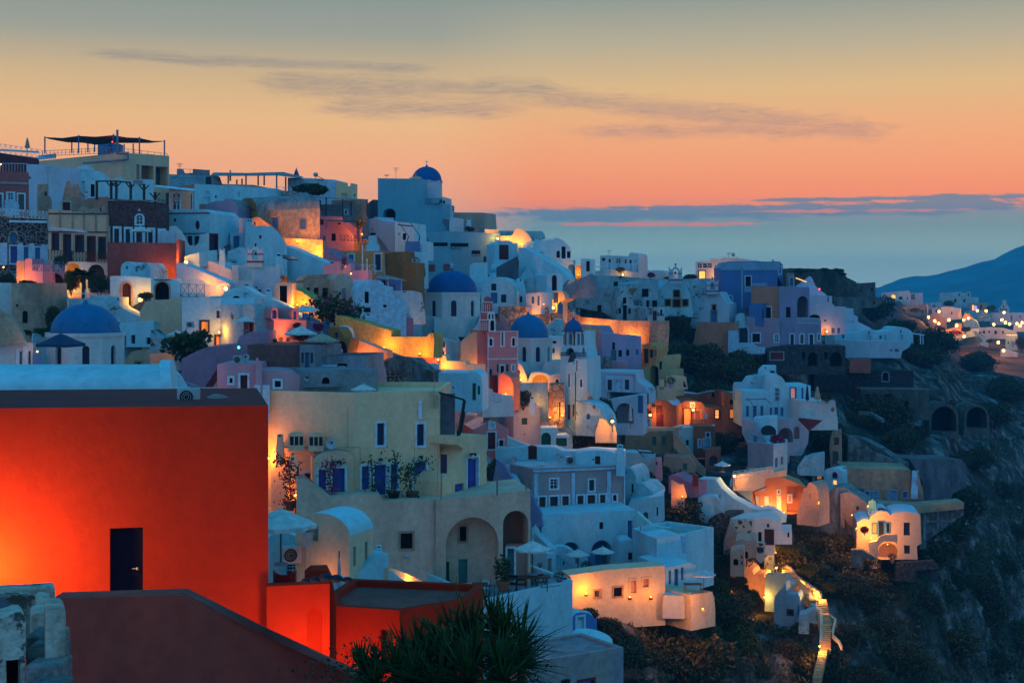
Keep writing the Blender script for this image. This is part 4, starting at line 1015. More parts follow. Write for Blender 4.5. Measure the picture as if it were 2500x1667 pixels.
# yucca in the foreground
def yucca():
 reg('S'); c0 = P(gx(1800), gy(1700),27); T = thing('yucca_plant', 'large dark spiky yucca in front of the low red building', 'yucca', tuple(c0)); r = random.Random(5)
 heads = [(1000,1480,.62,27.5),(1110,1400,.5,28),(1370,1330,.75,28.4),(1480,1300,.7,28),(1650,1230,.8,28.6),(1780,1190,.85,28.2),(1930,1170,.95,28.4),(2120,1130,.95,28.6),
   (2230,1180,.95,28),(2350,1290,.95,27.8),(1560,1430,.8,27),(1750,1420,.85,26.8),(1950,1400,.9,26.8),(2150,1400,.9,26.6),(2360,1430,.85,26.9),(1280,1500,.8,27),(1450,1560,.8,26.5),(1900,1560,.9,26),(2200,1560,.9,26),(1660,1600,.8,26.2),(1100,1600,.6,26.8)]
 st = MB(); dry = MB()
 for hi, (a, b, L, d) in enumerate(heads):
  c = P(gx(a), gy(b), d); m = MB(); st.bar(c - Vector((0,0,1.6)), c, .07, 'bark', 7)
  for i in range(50):
   az = r.random() * 6.28; el = r.uniform(-.25,1.45); ll = L * r.uniform(.8,1.25); w = .044 * r.uniform(.8,1.25)
   d0 = Vector((cos(az) * cos(el), sin(az) * cos(el), sin(el))); sd = d0.cross(Vector((0,0,1)))
   if sd.length < .05: sd = Vector((1,0,0))
   sd.normalize(); up = sd.cross(d0); prev = None; K = 4
   for k in range(K + 1):
    f = k / K; p = c + d0 * ll * f - Vector((0,0,.12 * ll * f * f * (1 - sin(el) * .7))); ww = w * (1 - f) ** .7 * (1 if f > .02 else .7) + .0008
    cur = (p - sd * ww + up * ww * .3, p - up * ww * .15, p + sd * ww + up * ww * .3)
    if prev: m.face([prev[0], prev[1], cur[1], cur[0]], 'leafpalm'); m.face([prev[1], prev[2], cur[2], cur[1]], 'leafpalm')
    prev = cur
  m.build('leaf_rosette', T, smooth=False)
  for i in range(14):
   az = r.random() * 6.28; q = c + Vector((cos(az) * .3, sin(az) * .3,-.5 * r.random() - .1)); dry.face([c, c + Vector((.03,0,0)), q + Vector((.02,0,0)), q], 'leafdry')
 for (a, b, h) in ((1480,1330,.35),(1750,1120,.3),(2080,1290,.4),(2140,1330,.35),(1590,1560,.3),(2085,1330,.3)):
  c = P(gx(a), gy(b),26.6);
  for i in range(60): q = c + Vector((r.gauss(0,.05), r.gauss(0,.05), r.uniform(-h, h * .4))); v = Vector((r.gauss(0,.03), r.gauss(0,.03),.03)); dry.face([q, q + v, q + v.cross(Vector((0,0,1))) * .6 + Vector((.01,0,-.01))], 'leafdry')
 leaf_cloud(dry, P(gx(2050), gy(1560),26.4),1.3,.6,.45,1500,.035,('leafdark', 'leafmid', 'leafdry'),5,.3)
 leaf_cloud(dry, P(gx(1500), gy(1480),28),2.4,.6,.8,1800,.06,('leafdark',),6,.2)
 st.build('stem', T); dry.build('dry_leaves', T, smooth=False)
yucca()
# ================================================================ UPPER LEFT
reg('A')
F('dark red house wall under a white lattice parapet at the ridge', '-300,480 -300,300 440,395 440,480', (186,188),6, 'maroon', 'c -300 300 440 322 white')
railing('white lattice railing on the far left ridge roof', [(-300,205,185),(0,238,186),(475,310,188)],3.4, 'trim', 'cross', step=1.3)
parasol_closed(308,172,285,58,186, 'canvastan', 'folded brown parasol on the far left ridge roof', 1.0)
T = B('beige rooftop restaurant block with open bays', [(440,184),(1385,173),(1905,177)],372,720, None, 'cream', 'H 1592 482 1730 640 tan 1.6;H 1752 495 1890 712 darkgrey 1.8;H 1535 470 1572 640 beige .4;p 440 358 632 410 trimblue', ref=2, par=.2, ext=4)
F(None, '1285,420 1285,330 1455,330 1455,420', 172.4,3, 'cream', parent=T, part='stair_head', ext=0)
m = MB(); m.box(P(gx(1308), gy(355),171.8),(.22,0,0),(0,.22,0),(0,0,2.95), 'grey'); m.build('flue', T)
m = MB(); m.bar(P(gx(940), gy(455),175.6), P(gx(1440), gy(415),172),.14, 'grey', 8); m.bar(P(gx(1440), gy(415),172), P(gx(1440), gy(350),172),.12, 'grey', 8); m.bar(P(gx(1440), gy(350),172), P(gx(1310), gy(345),172),.12, 'grey', 8); m.build('duct', T)
railing('thin steel railing round the restaurant roof terrace', [(480,318,183),(1290,278,173.5),(1885,350,177)],1.9, 'grey', 'rails', step=1.6)
po = [(505,155,330,183),(808,215,325,186),(885,140,325,177),(990,225,318,186),(1277,128,310,173),(1065,235,312,187),(1118,235,312,187),(1398,240,320,186),(1570,160,345,175),(1852,195,378,177.5),(1500,235,330,186)]
pergola('rooftop pergola with a sagging dark straw cover', po, [[(500,162,183),(700,172,181),(885,148,177),(1080,158,175),(1277,140,173),(1420,165,174),(1570,172,175),(1720,205,176),(1858,205,177.5)],
  [(560,182,186),(760,218,185),(930,222,184),(1080,245,183),(1277,225,183),(1380,225,183),(1570,225,184),(1680,225,184),(1800,212,184)]],180, 'blue2', 'awnstraw', t=.2)
B('flat roofed room with a dark doorway under the straw pergola', [(1100,186),(1230,185),(1340,186)],235,320,2, 'blue2', 'd 1225 250 1262 318 dark', ext=.5, name='roof_room', keep=False)
lamp(1264,216,174,20, 'tiny red light under the straw pergola', 'pend', r=.12, col=(1,.05,.02), bulb='redlight')
F('tall lavender white wall left of the grey vault', '300,985 300,465 480,472 900,515 970,640 970,985', (163,160),6, 'lavwhite', 'o 325 600 345 640 dark')
F('grey vaulted roof below the beige restaurant', '905,700 905,520 1000,530 1110,545 1180,575 1240,640 1240,700', 161,5, 'whitew', roof='vaultgrey')
F('small white rooftop box behind the grey vault', '860,520 860,500 985,480 1052,505 1052,525', 164,2, 'white', name='roof_room', ext=1)
F('white terrace house with a dark door behind the timber pergola', '965,850 965,640 1240,650 1290,625 1360,605 1420,660 1600,635 1728,640 1728,850', 158,4, 'white', 'd 1022 692 1066 832 dark')
pergola('dark timber pergola with forked posts on the brick mansion', [(1090,655,845,151),(1252,650,835,151),(1310,655,840,150),(1472,665,855,150),(1622,690,870,150),(1745,780,885,150),(1885,790,975,149)],
  [[(1075,650,151),(1300,648,150),(1480,665,150),(1640,690,150)],[(1090,662,153),(1310,660,152),(1480,680,152),(1630,700,152)]],150, 'bark', 'wood', t=.32)
for i, (a, b) in enumerate(((1252,650),(1310,655),(1472,665),(1622,690),(1745,780))):
 m = MB();
 for s in (-1,1): m.bar(P(gx(a), gy(b + 75),150), P(gx(a + 55 * s), gy(b + 10),150),.07, 'bark', 5)
 o = m.build('brace', T_last[0]) if False else solo(m, 'timber_brace', f"forked brace on {('second', 'third', 'fourth', 'fifth', 'sixth')[i]} pergola post from left", 'brace', tuple(P(gx(a), gy(b + 75),150)), 'pergola braces')
m = MB(); m.box(P(gx(1480), gy(690),149.5),(1.2,0,0),(0,.1,0),(0,0,.45), 'trim'); m.box(P(gx(1495), gy(680),149.4),(1.08,0,0),(0,.05,0),(0,0,.33), 'grey'); solo(m, 'sign_board', 'small pale signboard above the timber pergola', 'sign', tuple(P(gx(1480), gy(690),149.5)))
F('weathered tan wall stub with stains beside the pink house', '430,960 430,690 545,690 545,820 580,850 585,960', 154,3, 'tan', 'o 500 770 530 830 darkgrey')
F('crumbling tan chimney with two pots behind the cream mansion', '690,1000 730,740 755,660 790,650 810,740 830,690 880,690 920,800 920,880 1000,850 1215,830 1215,1000', 150,3, 'tan', 'd 708 895 790 985 maroon/cream', **K_chimney)
F('low stained barrel roof with a slit window beside the brick mansion', '880,1040 880,975 ~1000,975,940 1080,960 ~1190,970,938 1190,1040', 146,3, 'tan', 'w 1128 955 1142 1000 maroon')
antenna(840,735,250,147, 'rooftop antenna on a tall mast over the cream mansion'); antenna(540,500,230,162, 'thin antenna on the lavender wall'); antenna(2025,455,130,186, 'slim radio mast on the ridge'); antenna(2035,640,350,150, 'tall thin pole beside the white awning')
dish(975,795,38,149, 'grey satellite dish behind the cream mansion')
B('dusty red house with white framed openings and a pipe', [(-200,141),(325,143)],560,1000,6, 'brick2', 'w 85 792 155 862 glass/trim;d 205 805 272 980 glass/trim;w -20 805 22 980 glass/trim;c -200 665 325 690 rosegrey', par=.3, ref=1)
railing('white balustrade on the dusty red house roof', [(-100,455,142),(300,460,143)],3.2, 'trim', 'bars', step=.55)
lamp(5,470,143.5,130, 'glowing lamp behind the balustrade at the left edge', 'post')
F('small pale porch gable in front of the dusty red house', '55,990 55,870 155,858 215,920 215,990', 139,1.2, 'trimblue', **K_porch)
F('lava stone mansion with a blue arched window', '-200,1600 -200,1030 0,1045 530,1080 545,1600', 128.5,8, 'lava', 'a 108 1232 192 1342 blue2/palestone;d 118 1388 194 1580 dblue/trimblue;d 268 1398 320 1560 blue2/trimblue;d 395 1405 452 1580 blue2/trimblue;c -200 1350 82 1600 trimblue .03;c 205 1352 258 1600 trimblue .04;c 330 1358 385 1600 trimblue .04;c 462 1370 545 1600 trimblue .04;c -200 1045 530 1078 palestone;p 100 1100 530 1125 trim')
railing('white lattice parapet on the lava stone mansion', [(-200,955,128),(0,962,128),(530,1005,128)],1.9, 'trim', 'cross', step=.7)
F('cream mansion with dark red cornices and five tall doors', '545,1600 545,970 1220,1038 1220,1600', (130.5,129.5),7, 'cream', 'c 545 1018 1218 1030 dred;c 545 1224 1218 1236 dred;p 668 990 684 1225 tan;p 808 1000 824 1225 tan;p 938 1010 952 1235 tan;p 1072 1020 1086 1240 tan;p 1200 1035 1216 1600 tan;d 598 1256 662 1420 dnavy/dred;d 727 1266 798 1560 dnavy/dred;d 862 1276 930 1440 dnavy/dred;d 995 1290 1060 1580 dred/dred;d 1122 1298 1175 1520 dnavy/dred;p 670 1240 688 1440 cream;p 805 1245 822 1440 cream')
railing('dark wrought iron balcony rail along the cream mansion', [(545,1430,128.2),(1210,1465,128.2)],2.6, 'dbrown', 'cross', step=.55)
run('white rolled awning above the cream mansion doors', [(575,1172,129.2),(990,1212,128.8)],.22,-.6, 'trimblue', name='awning', cat='awning')
bush(690,1600,95,126, 'dark climbing shrub on the cream mansion balcony', 'dark', 1.2)
F('brown stone mansion with a white arched window', '1213,1600 1213,848 1870,905 1870,1600', (132,131.5),7, 'brownstone', 'a 1532 1038 1610 1140 glass/trim;c 1213 1160 1240 1400 trim .05;c 1270 1165 1370 1400 trim .04;c 1395 1170 1495 1400 trim .045;c 1515 1172 1635 1400 trim .04;c 1655 1180 1750 1400 trim .045;c 1775 1190 1870 1400 trim .04;c 1213 868 1870 882 palestone .14')
T = T_last[0]; pl = pl_last[0]
for i, (a, b) in enumerate(((1288,1340),(1415,1466),(1535,1600),(1670,1718))):
 s0 = pl.hit(gx(a), gy(1280))[0]; s1 = pl.hit(gx(b), gy(1280))[0]; z1 = pl.hit(gx(a), gy(1192 + 6 * i))[1]; z0 = pl.hit(gx(a), gy(1365))[1]; m = MB(); m.box(pl.pt(s0, z0,-.07), pl.pt(s1,0) - pl.pt(s0,0), pl.pt(0,0,.05) - pl.pt(0,0),(0,0, z1 - z0), 'dnavy'); m.box(pl.pt((s0 + s1) / 2 - .04, z0,-.10), pl.pt(.08,0) - pl.pt(0,0), pl.pt(0,0,.03) - pl.pt(0,0),(0,0, z1 - z0), 'dbrown'); m.build('door', T, smooth=False)
m = MB(); m.face([pl.pt(*pl.hit(gx(1552), gy(992)),-.1), pl.pt(*pl.hit(gx(1585), gy(992)),-.1), pl.pt(*pl.hit(gx(1568), gy(962)),-.1)], 'trim'); m.build('pediment', T)
parasol(1582,1165,255,126.5, 'canvas', 'pale parasol before the doors of the brown stone mansion', 190)
parasol_closed(1988,765,895,62,149, 'canvastan', 'folded olive parasol beneath the white awning terrace', 1.4)
pergola('white awning terrace beside the brown stone mansion', [(1915,750,980,149),(1990,755,985,149),(2030,760,985,149),(2170,765,975,149)],[[(1728,712,148),(2180,765,148)],[(1760,700,152),(2200,745,152)]],149, 'trimblue', 'trim', t=.14)
F('pale blue-white room behind the white awning terrace', '1890,1000 1890,770 2165,775 2165,1000', 151.5,2, 'cream', 'w 1945 800 2030 980 glass;w 2150 800 2160 990 dark')
# ================================================================ region B
reg('B')
F('distant grey-blue rooftop house with a railing on the ridge', '60,350 60,210 450,225 450,350', (192,190),5, 'whitew', 'w 90 235 140 262 glass')
F('bluish tank enclosure on the ridge roof', '150,225 150,155 210,150 240,200 330,195 330,150 515,165 520,225', 193,2, 'grey', name='tank_enclosure', cat='enclosure'); railing('faint steel railing on the ridge roof', [(150,150,192),(515,165,192)],3.4, 'grey', 'rails', step=1.5)
F('slant topped white stair head with a dark door on the ridge', '450,335 450,228 600,228 630,240 660,330 660,335', 186,3, 'whitew', 'd 472 238 535 325 darkgrey', name='rooftop_room')
pergola('long dark roofed terrace pergola on the ridge', [(725,210,300,187),(925,205,330,184),(1062,215,320,190),(1130,215,320,190),(1270,205,395,180),(1372,240,380,184),(1500,235,410,180),(822,270,320,186),(880,260,320,190)],
  [[(520,226,184),(930,226,182),(1280,222,180),(1530,250,179)],[(560,190,192),(930,196,192),(1345,185,190),(1575,240,188)]],184, 'grey', 'grey', t=.22)
chimney(748,165,18,36,190, 'slim dark flue rising over the ridge pergola', 'grey'); railing('white crossed railing on the beige ridge parapet', [(1278,352,178.5),(1508,375,178)],2.3, 'trim', 'cross', step=1.6)
F('beige parapet wall under the crossed railing', '1280,495 1280,385 1520,420 1525,495', 178.5,3, 'tan', **K_parapet_wall); F('low beige wall under the ridge pergola', '660,370 660,320 1010,330 1255,380 1255,420', 181,2, 'beige', **K_parapet_wall)
T = B('bright white cube house with an arched panel', [(60,176),(345,168),(1275,176)],318,560,6, 'white', 'w 455 465 525 560 trimblue;a 465 395 520 455 trimblue;w 575 450 598 475 glass;w 832 408 856 470 trimblue;c 745 335 752 470 trim .05', ref=1, par=.2, roof='grey', mats=['terracotta', 'white', 'white', 'white', 'white'])
F('white wall with a small dark lamp right of the white cube', '750,500 750,335 1000,360 1250,388 1275,480 1275,500', (172,173),3, 'white', 'w 780 455 800 475 dark', **K_house_wall)
F('blue-grey flat house with a solar tank on the skyline', '1395,420 1395,248 1650,255 1925,272 1925,460', (184,182),6, 'trimblue', '', ext=3)
m = MB(); c = P(gx(1710), gy(215),183); m.ball(c, .32, 'acgrey', 10,.9); m.box(c + Vector((.1,-.3,-.2)),(.85,0,-.4),(0,.6,0),(.05,0,.06), 'black'); m.bar(c - Vector((0,0,.6)), c, .04, 'metal'); solo(m, 'solar_tank', 'round solar water tank on the blue-grey flat roof', 'solar tank', tuple(c))
T = F('yellow stepped house at the skyline gap', '1925,500 1925,285 1950,300 2050,305 2058,345 2098,345 2105,310 2180,325 2178,500', (183,183),2.2, 'yellow', 'w 1995 425 2065 490 cream;w 2142 435 2155 460 dark', ext=4)
m = MB(); c = P(gx(1480), gy(215),178); m.bar(P(gx(1500), gy(250),178), P(gx(1500), gy(125),178),.03, 'trim', 5);
q = [P(gx(a), gy(b),178) for a, b in ((1492,140),(1478,170),(1465,215),(1525,228),(1512,185))]; m.face(q, 'flagblue'); m.face([q[1], q[2], q[3], q[4]][::-1], 'trim')
for k in (.25,.6,.9): a = q[1].lerp(q[2], k); b = q[4].lerp(q[3], k); m.box(a + Vector((0,-.03,0)), b - a, (0,.02,0),(0,0,.07), 'flagblue')
solo(m, 'flag', 'blue and white striped flag on the ridge pergola', 'flag', tuple(c))
tree(1650,480,340,330,176, 'dense dark green tree canopy on the skyline terrace', 'mid', 3000, clumps=14, size=.42)
F('pink terrace wall below the green tree', '1520,720 1520,480 1720,500 1720,720', 172,3, 'mauve', **K_terrace_wall)
T = B('dark terraced house with balcony and grey beams', [(1720,172),(2300,174)],555,745,6, 'darkgrey', 'w 2040 615 2062 655 dark/trim;w 2150 610 2200 660 grey', par=.2, mats=['grey'] * 5)
pergola('blue-black beam frame over the pink terrace', [(1760,500,600,170),(1828,470,715,168),(2014,490,715,168),(2290,495,660,168),(2110,520,660,170)],[[(1530,475,168),(1840,480,168),(2295,500,168)],[(1560,462,172),(1850,466,172),(2290,492,172)]],169, 'dnavy', 'grey', t=.17)
F('tan upper wall behind the dark beam frame', '1890,660 1890,500 2290,500 2290,660', 173,.5, 'tan', **K_house_wall)
railing('dark balcony railing below the beam frame', [(1730,600,167.5),(2010,625,167.5)],2.6, 'dnavy', 'bars', step=.4)
F('pink flat house with a straw canopy and dark door', '1755,1030 1755,680 2010,690 2030,780 2140,900 2140,1030', 164,6, 'mauve', 'd 1888 878 1935 960 dark;w 1755 715 1800 780 dred;w 1960 755 1990 775 dark;d 1795 905 1820 1000 blue2')
pergola('thin straw canopy over the pink house terrace', [(1830,745,800,162),(2190,745,880,162)],[[(1805,730,161),(2000,740,161),(2205,745,161)],[(1840,720,164),(2000,728,164),(2190,735,164)]],162, 'wood', 'awnstraw', t=.09)
F('purple recessed wall beside the glowing yellow vine', '2030,920 2030,755 2145,755 2230,760 2230,920', 166,1, 'mauve', **K_house_wall)
lamp(2232,880,163.5,190, 'lamp glowing beneath the vine by the dark railing', 'flood'); tree(2200,900,700,60,165, 'narrow vine lit gold beside the purple wall', 'gold', 900, clumps=5, size=.3)
railing('dark latticed railing in front of the glowing vine', [(1990,895,161.5),(2275,905,161.5)],1.8, 'dnavy', 'cross', step=.8)
# long barrel vaulted house
B('long barrel vaulted house with stained ochre walls', [(812,158),(1050,152),(1757,147)],622,1000, None, 'stain', 'w 1212 697 1288 806 blue2/tan;w 1530 712 1605 826 blue2/tan;a 855 545 915 612 glass/trim;w 845 685 920 706 blue2/trim', ref=1, top=('vault', 1.55), roof='vaultgrey', mats=['ochre', 'stain', 'stain', 'stain', 'stain'])
F('lower stained wall glowing orange under the barrel vaulted house', '1350,1180 1340,925 1790,950 1788,1400', (147,145.5),1.2, 'stain', **K_retaining_wall); F('cream strip wall behind the blue stair wall', '1000,900 1000,700 1060,690 1230,800 1400,1000 1400,1180', 149,1, 'tan', 'w 1015 745 1032 790 dark', **K_house_wall)
lamp(1720,1110,144.6,600, 'lamp hidden behind the sloping white wall under the stained house', 'flood', size=.5); lamp(1075,800,147.5,130, 'lamp hidden left of the stained house corner', 'wall'); lamp(1500,970,145.2,330, 'second lamp behind the sloping white wall', 'flood', size=.4)
F('grey-brown chapel with a small triangular vent above its door', '470,1080 470,560 500,535 600,510 680,510 ~830,600,500 830,1080', (152,150),6, 'purple', 'd 695 697 765 900 blue2/rosegrey;w 712 640 745 658 dred', roof='vaultgrey')
F('lavender wall with steps right of the grey-brown chapel', '770,1100 770,640 830,700 1050,712 1050,1100', 150,3, 'lavwhite', **K_house_wall)
F('terracotta wall piece behind the oval window house', '405,640 405,545 480,545 480,640', 154,2, 'terracotta', **K_house_wall)
F('white house with oval windows and dark red trim lines', '30,1000 30,640 60,615 120,605 470,605 520,650 525,1100 300,1100', (139,137),7, 'white', 'o 350 730 404 836 dred;o 104 705 140 748 dred;w 262 905 318 1012 dnavy;w 342 908 412 1017 dnavy;w 437 912 465 1010 dnavy;c 62 643 522 652 dred;c 215 872 470 880 dred')
F('curved white terrace wall sweeping under the oval window house', '135,1280 135,790 200,850 250,940 290,1010 420,1020 460,980 480,880 608,885 612,1060 400,1100 235,1140 205,1180 205,1280', (131,133),1.2, 'warmwhite', 'd 526 892 596 1080 dnavy/dred', **K_terrace_wall)
F('narrow cream house with one window beside the oval window house', '525,1080 525,705 600,705 640,1080', 141,4, 'cream', 'w 552 782 584 872 dark')
F('white stair block with a steep roof and two vents', '910,1100 920,790 925,718 1000,718 1005,788 1215,800 1290,860 1385,1010 1390,1350 1110,1350', 141,5, 'white', 'w 1072 895 1100 938 darkgrey/trim;o 940 722 958 742 dark;o 970 722 988 742 dark', name='stair_block', cat='stair block')
F('grey-blue doorway block beside dark steps', '742,1120 745,870 930,870 932,1120', 142,3, 'lavwhite', 'd 785 905 850 1060 blue2')
stairs('dark stone steps below the grey-brown chapel door', (655,1060),(650,905),100,8, 'darkgrey', 141,147)
F('sloping white wall above the white belfry chapel', '1385,1400 1385,1010 1600,1110 1900,1235 1900,1400', (143,139),1.2, 'white', **K_stair_wall)
F('pink sloping wall at the foot of the stained house', '1790,1300 1790,1040 1870,1080 2000,1180 2090,1240 2090,1300', (143,141),2, 'mauve', **K_stair_wall)
chimney(1900,1190,90,150,138, 'fat white chimney at the foot of the sloping wall'); chimney(660,1045,75,150,129, 'white stub chimney on the curved terrace'); chimney(1298,1105,100,110,134, 'twin vented white chimney by the dark awning')
run('dark blue slanted awning beside the twin chimney', [(1355,1115,136),(1510,1165,134)],.12,-.9, 'dnavy', name='awning', cat='awning')
T = F('white belfry chapel front with stepped parapet', '770,1420 770,1235 905,1235 905,1215 930,1210 930,1195 1140,1195 1140,1220 1155,1245 1258,1245 1265,1200 1310,1240 1310,1420', 129,8, 'warmwhite', 'w 1008 1368 1082 1465 dred')
bell_gable(T, 945,1020,1108,1195,129.5, 'warmwhite', 'trimred'); F(None, '770,1500 770,1240 840,1240 840,1500', 127.5,2, 'warmwhite', parent=T, part='buttress')
F('white block with a shaded sloping roof left of the belfry chapel', '270,1420 270,1190 540,1190 760,1290 775,1420', (129,127),5, 'warmwhite')
run('low curved parapet under the hanging lantern', [(235,1135,127.5),(400,1090,128),(600,1065,130)],1.3,.5, 'white'); F('weathered plaster curve beside the white stub chimney', '720,1240 720,1080 865,1020 950,1060 950,1240', 132,3, 'whitew', **K_garden_wall)
lamp(212,1125,128.5,150, 'small wall light beside the dark red house corner', 'wall'); lamp(250,1205,126,260, 'glowing square lantern below the curved parapet', 'wall', r=.32)
lamp(2108,1330,134,60, 'round glowing wall light beside the tan vaulted house', 'wall', r=.12)
F('pink and blue stair curve with a flowerpot behind', '1780,1400 1800,1240 1960,1190 2000,1300 2060,1240 2100,1210 2110,1300 2240,1290 2300,1290 2300,1420', (137,136),2, 'pink', **K_terrace_wall); potted(2030,1270,130,134, 'tall red urn with pink blossoms on the pink terrace', 'red')
reg('G')
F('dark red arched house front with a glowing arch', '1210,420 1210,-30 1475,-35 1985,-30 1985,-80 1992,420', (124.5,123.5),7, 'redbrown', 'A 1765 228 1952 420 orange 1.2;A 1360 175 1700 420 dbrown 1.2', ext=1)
F('dark maroon side wall left of the dark red arched house', '1210,420 1210,-40 1478,-36 1478,420', (125.6,123.9),.8, 'maroon', 'A 1365 200 1470 400 dark .5', **K_house_wall)
lamp(1860,330,123.6,130, 'lamp inside the glowing orange arch', 'pend', off=.0, size=.3)
F('white block with dark window above the dark red house', '1820,0 1820,-170 1900,-170 1975,-150 1975,0', 129,3, 'lavwhite', 'w 1828 -30 1915 -8 dark', ext=.5);
F('tiny white vault with a square hole before the dark red arches', '1360,400 1360,260 ~1500,250,178 1640,190 1690,260 1700,400', (119,118),4, 'whitew', 'w 1418 230 1438 264 dark')
F('white arched gateway with wooden door and stone trim', '1240,560 1240,345 1300,338 1500,345 1700,368 1700,560 1480,690 1370,690', (116,115),3, 'white', 'D 1372 420 1475 688 dbrown/tan', name='gateway', cat='gateway')
F('white gateway with a broad black arched door', '1700,600 1700,368 1940,372 1990,365 1990,400 2040,410 2040,600', (114.8,114.4),3, 'white', 'D 1745 408 1905 605 dark/tan;p 1735 380 1918 388 dark', name='gateway', cat='gateway')
lamp(1580,605,112,300, 'bright lantern on the wall below a lit shrub', 'wall', r=.34); bush(1640,600,95,113.5, 'small gold lit shrub beside the bright lantern', 'gold', .9)
F('pink sloping wall glowing near the crossed fence', '1990,480 1985,190 2080,215 2200,260 2580,420 2580,480', (121,119),2, 'lavwhite', **K_garden_wall); lamp(2310,455,116.5,230, 'lamp hidden behind the dark crossed fence', 'flood')
F('white arched parapets behind the crossed fence', '1990,520 1990,480 2025,425 2120,385 ~2320,425,370 2380,430 2450,440 2470,420 2590,430 2590,520', 115.5,1.0, 'warmwhite', **K_parapet_wall)
railing('dark crossed fence in front of glowing parapets', [(2036,430,113.5),(2302,440,113.5)],2.9, 'dbrown', 'cross', step=1.2)
F('white base wall under the dark crossed fence', '2000,620 2000,525 2310,530 2310,620', 114,1.5, 'white', 'w 2008 545 2065 585 trimblue', name='base_wall', cat='wall')
F('white vaulted basement with a lit arch under the cream mansion', '735,500 735,180 1205,180 1230,360 1260,500', 126.5,3, 'white', 'A 748 190 905 480 goldwall 1.4;A 990 210 1182 480 darkgrey 1.4', name='basement', cat='house')
lamp(770,470,124.3,420, 'lamp behind the palm lighting the yellow arch', 'flood', size=.3)
bush(800,490,95,123, 'leafy shrub lit gold beside the palm', 'gold', 2.2); palm(945,500,345,175,122.5, 'palm tree in front of the lit arch', 20); bush(1120,530,130,122, 'dark dense shrub right of the palm', 'dark', 1.5)
railing('thin white fence below the palm', [(1010,530,119),(1230,540,119)],1.1, 'trim', 'rails', step=1.6)
F('white terrace wall below the palm', '780,760 780,600 1010,590 1010,560 1240,575 1340,580 1340,660 1370,700 1640,830 1640,1140 1340,1140', (113,111),2.5, 'whitew', 'w 1320 585 1336 620 glass', **K_terrace_wall)
F('pink arch bridge wall with blue railings', '440,560 440,200 490,200 490,265 720,275 735,200 735,560', 124,3, 'pink', 'A 492 308 722 535 redbrown 1.6', name='bridge_wall', cat='wall')
railing('dark blue lattice railing on the pink arch', [(365,172,123.5),(520,178,123.5)],2.4, 'blue2', 'cross', step=.7); railing('second blue lattice railing on the pink arch', [(552,180,123.3),(712,182,123.3)],2.4, 'blue2', 'cross', step=.7)
F('pinkish stepped garden blocks with a lit orange end', '190,420 190,175 275,185 290,145 360,145 360,205 480,208 485,420', (122,121),2.5, 'pink', 'w 388 245 400 268 dark;c 190 172 278 420 peach .06', name='garden_block', cat='wall'); lamp(225,420,119,170, 'lamp lighting the orange garden block', 'flood')
lamp(40,240,122,60, 'small lamp among leaves at the left edge', 'post')
bush(80,450,120,119, 'dark green hedge bush at the left edge', 'dark', 1.2); bush(310,440,110,118, 'thin dry shrub on the brown tower', 'dry', .5)
F('brown crumbling tower with a ragged opening', '130,1000 130,420 430,418 437,1000', (109,108),5, 'tan', 'a 248 730 312 870 dark;o 175 655 205 690 dark', name='tower', cat='tower')
F('tall pale wall at the left edge beside the brown tower', '-300,900 -300,415 128,418 130,900', 110,5, 'warmwhite', **K_house_wall)
bush(560,920,120,112, 'dark bush in the gap beside the brown tower', 'dark', 2.0); bush(480,1000,110,100, 'pale green succulent bush below the brown tower', 'mid', .7); bush(300,1000,70,98, 'small dry bush at the foot of the brown tower', 'dry', .8)
F('pale curved stair walls with blue steps between', '545,620 545,510 580,495 640,500 640,560 660,600 705,620 705,500 740,510 780,590 820,620 820,700 640,700', 116,1.5, 'white', **K_stair_wall); stairs('narrow blue painted steps above the blue dome', (632,625),(640,505),68,8, 'blue2', 114.5,115.8)
F('whitewashed shed roofs left of the blue dome', '620,760 640,640 740,660 740,760', 113,3, 'whitew', name='shed', cat='shed')
F('far left great barrel vault with a worn ochre roof', '-600,1400 -600,1130 -500,760 -250,560 0,740 100,790 200,900 300,1090 370,1090 380,1400', (93,92),1.5, 'warmwhite', 'w 222 1190 246 1388 glass;w 320 1185 345 1388 glass;p 180 1150 215 1388 trim .06;p 258 1135 315 1388 trim .06', roof='tan')
F(None, '-600,1080 -600,700 -250,560 0,735 110,790 200,895 300,1085 60,1110', (91.8,91.4),.3, 'cream2', ext=0, parent=T_last[0], part='roof')
F('narrow blue canopy kiosk beside the parasol', '375,1400 378,1208 462,1205 462,1400', 93,1.5, 'blue2', name='kiosk', cat='kiosk'); F('white curved wall left of the blue dome church', '370,1400 370,1000 520,995 520,1400', 99,2, 'white', **K_garden_wall)
lamp(420,1190,92.6,25, 'dim lamp under the small canopy', 'pend'); potted(345,1045,60,96, 'clay pot plant on the wall behind the left vault', 'red')
# church with blue dome (left)
CH = thing('church', 'white octagonal church with a large plain blue dome', 'church', tuple(P(gx(960), gy(1390),98)))
drum(CH, 962,985,1400,452,98.5, 'warmwhite', 8, pi / 8 + .30, 'dnavy', (.22,.18,.70))
dome(CH, 962,972,378,325,98.5, 'dome', 48)
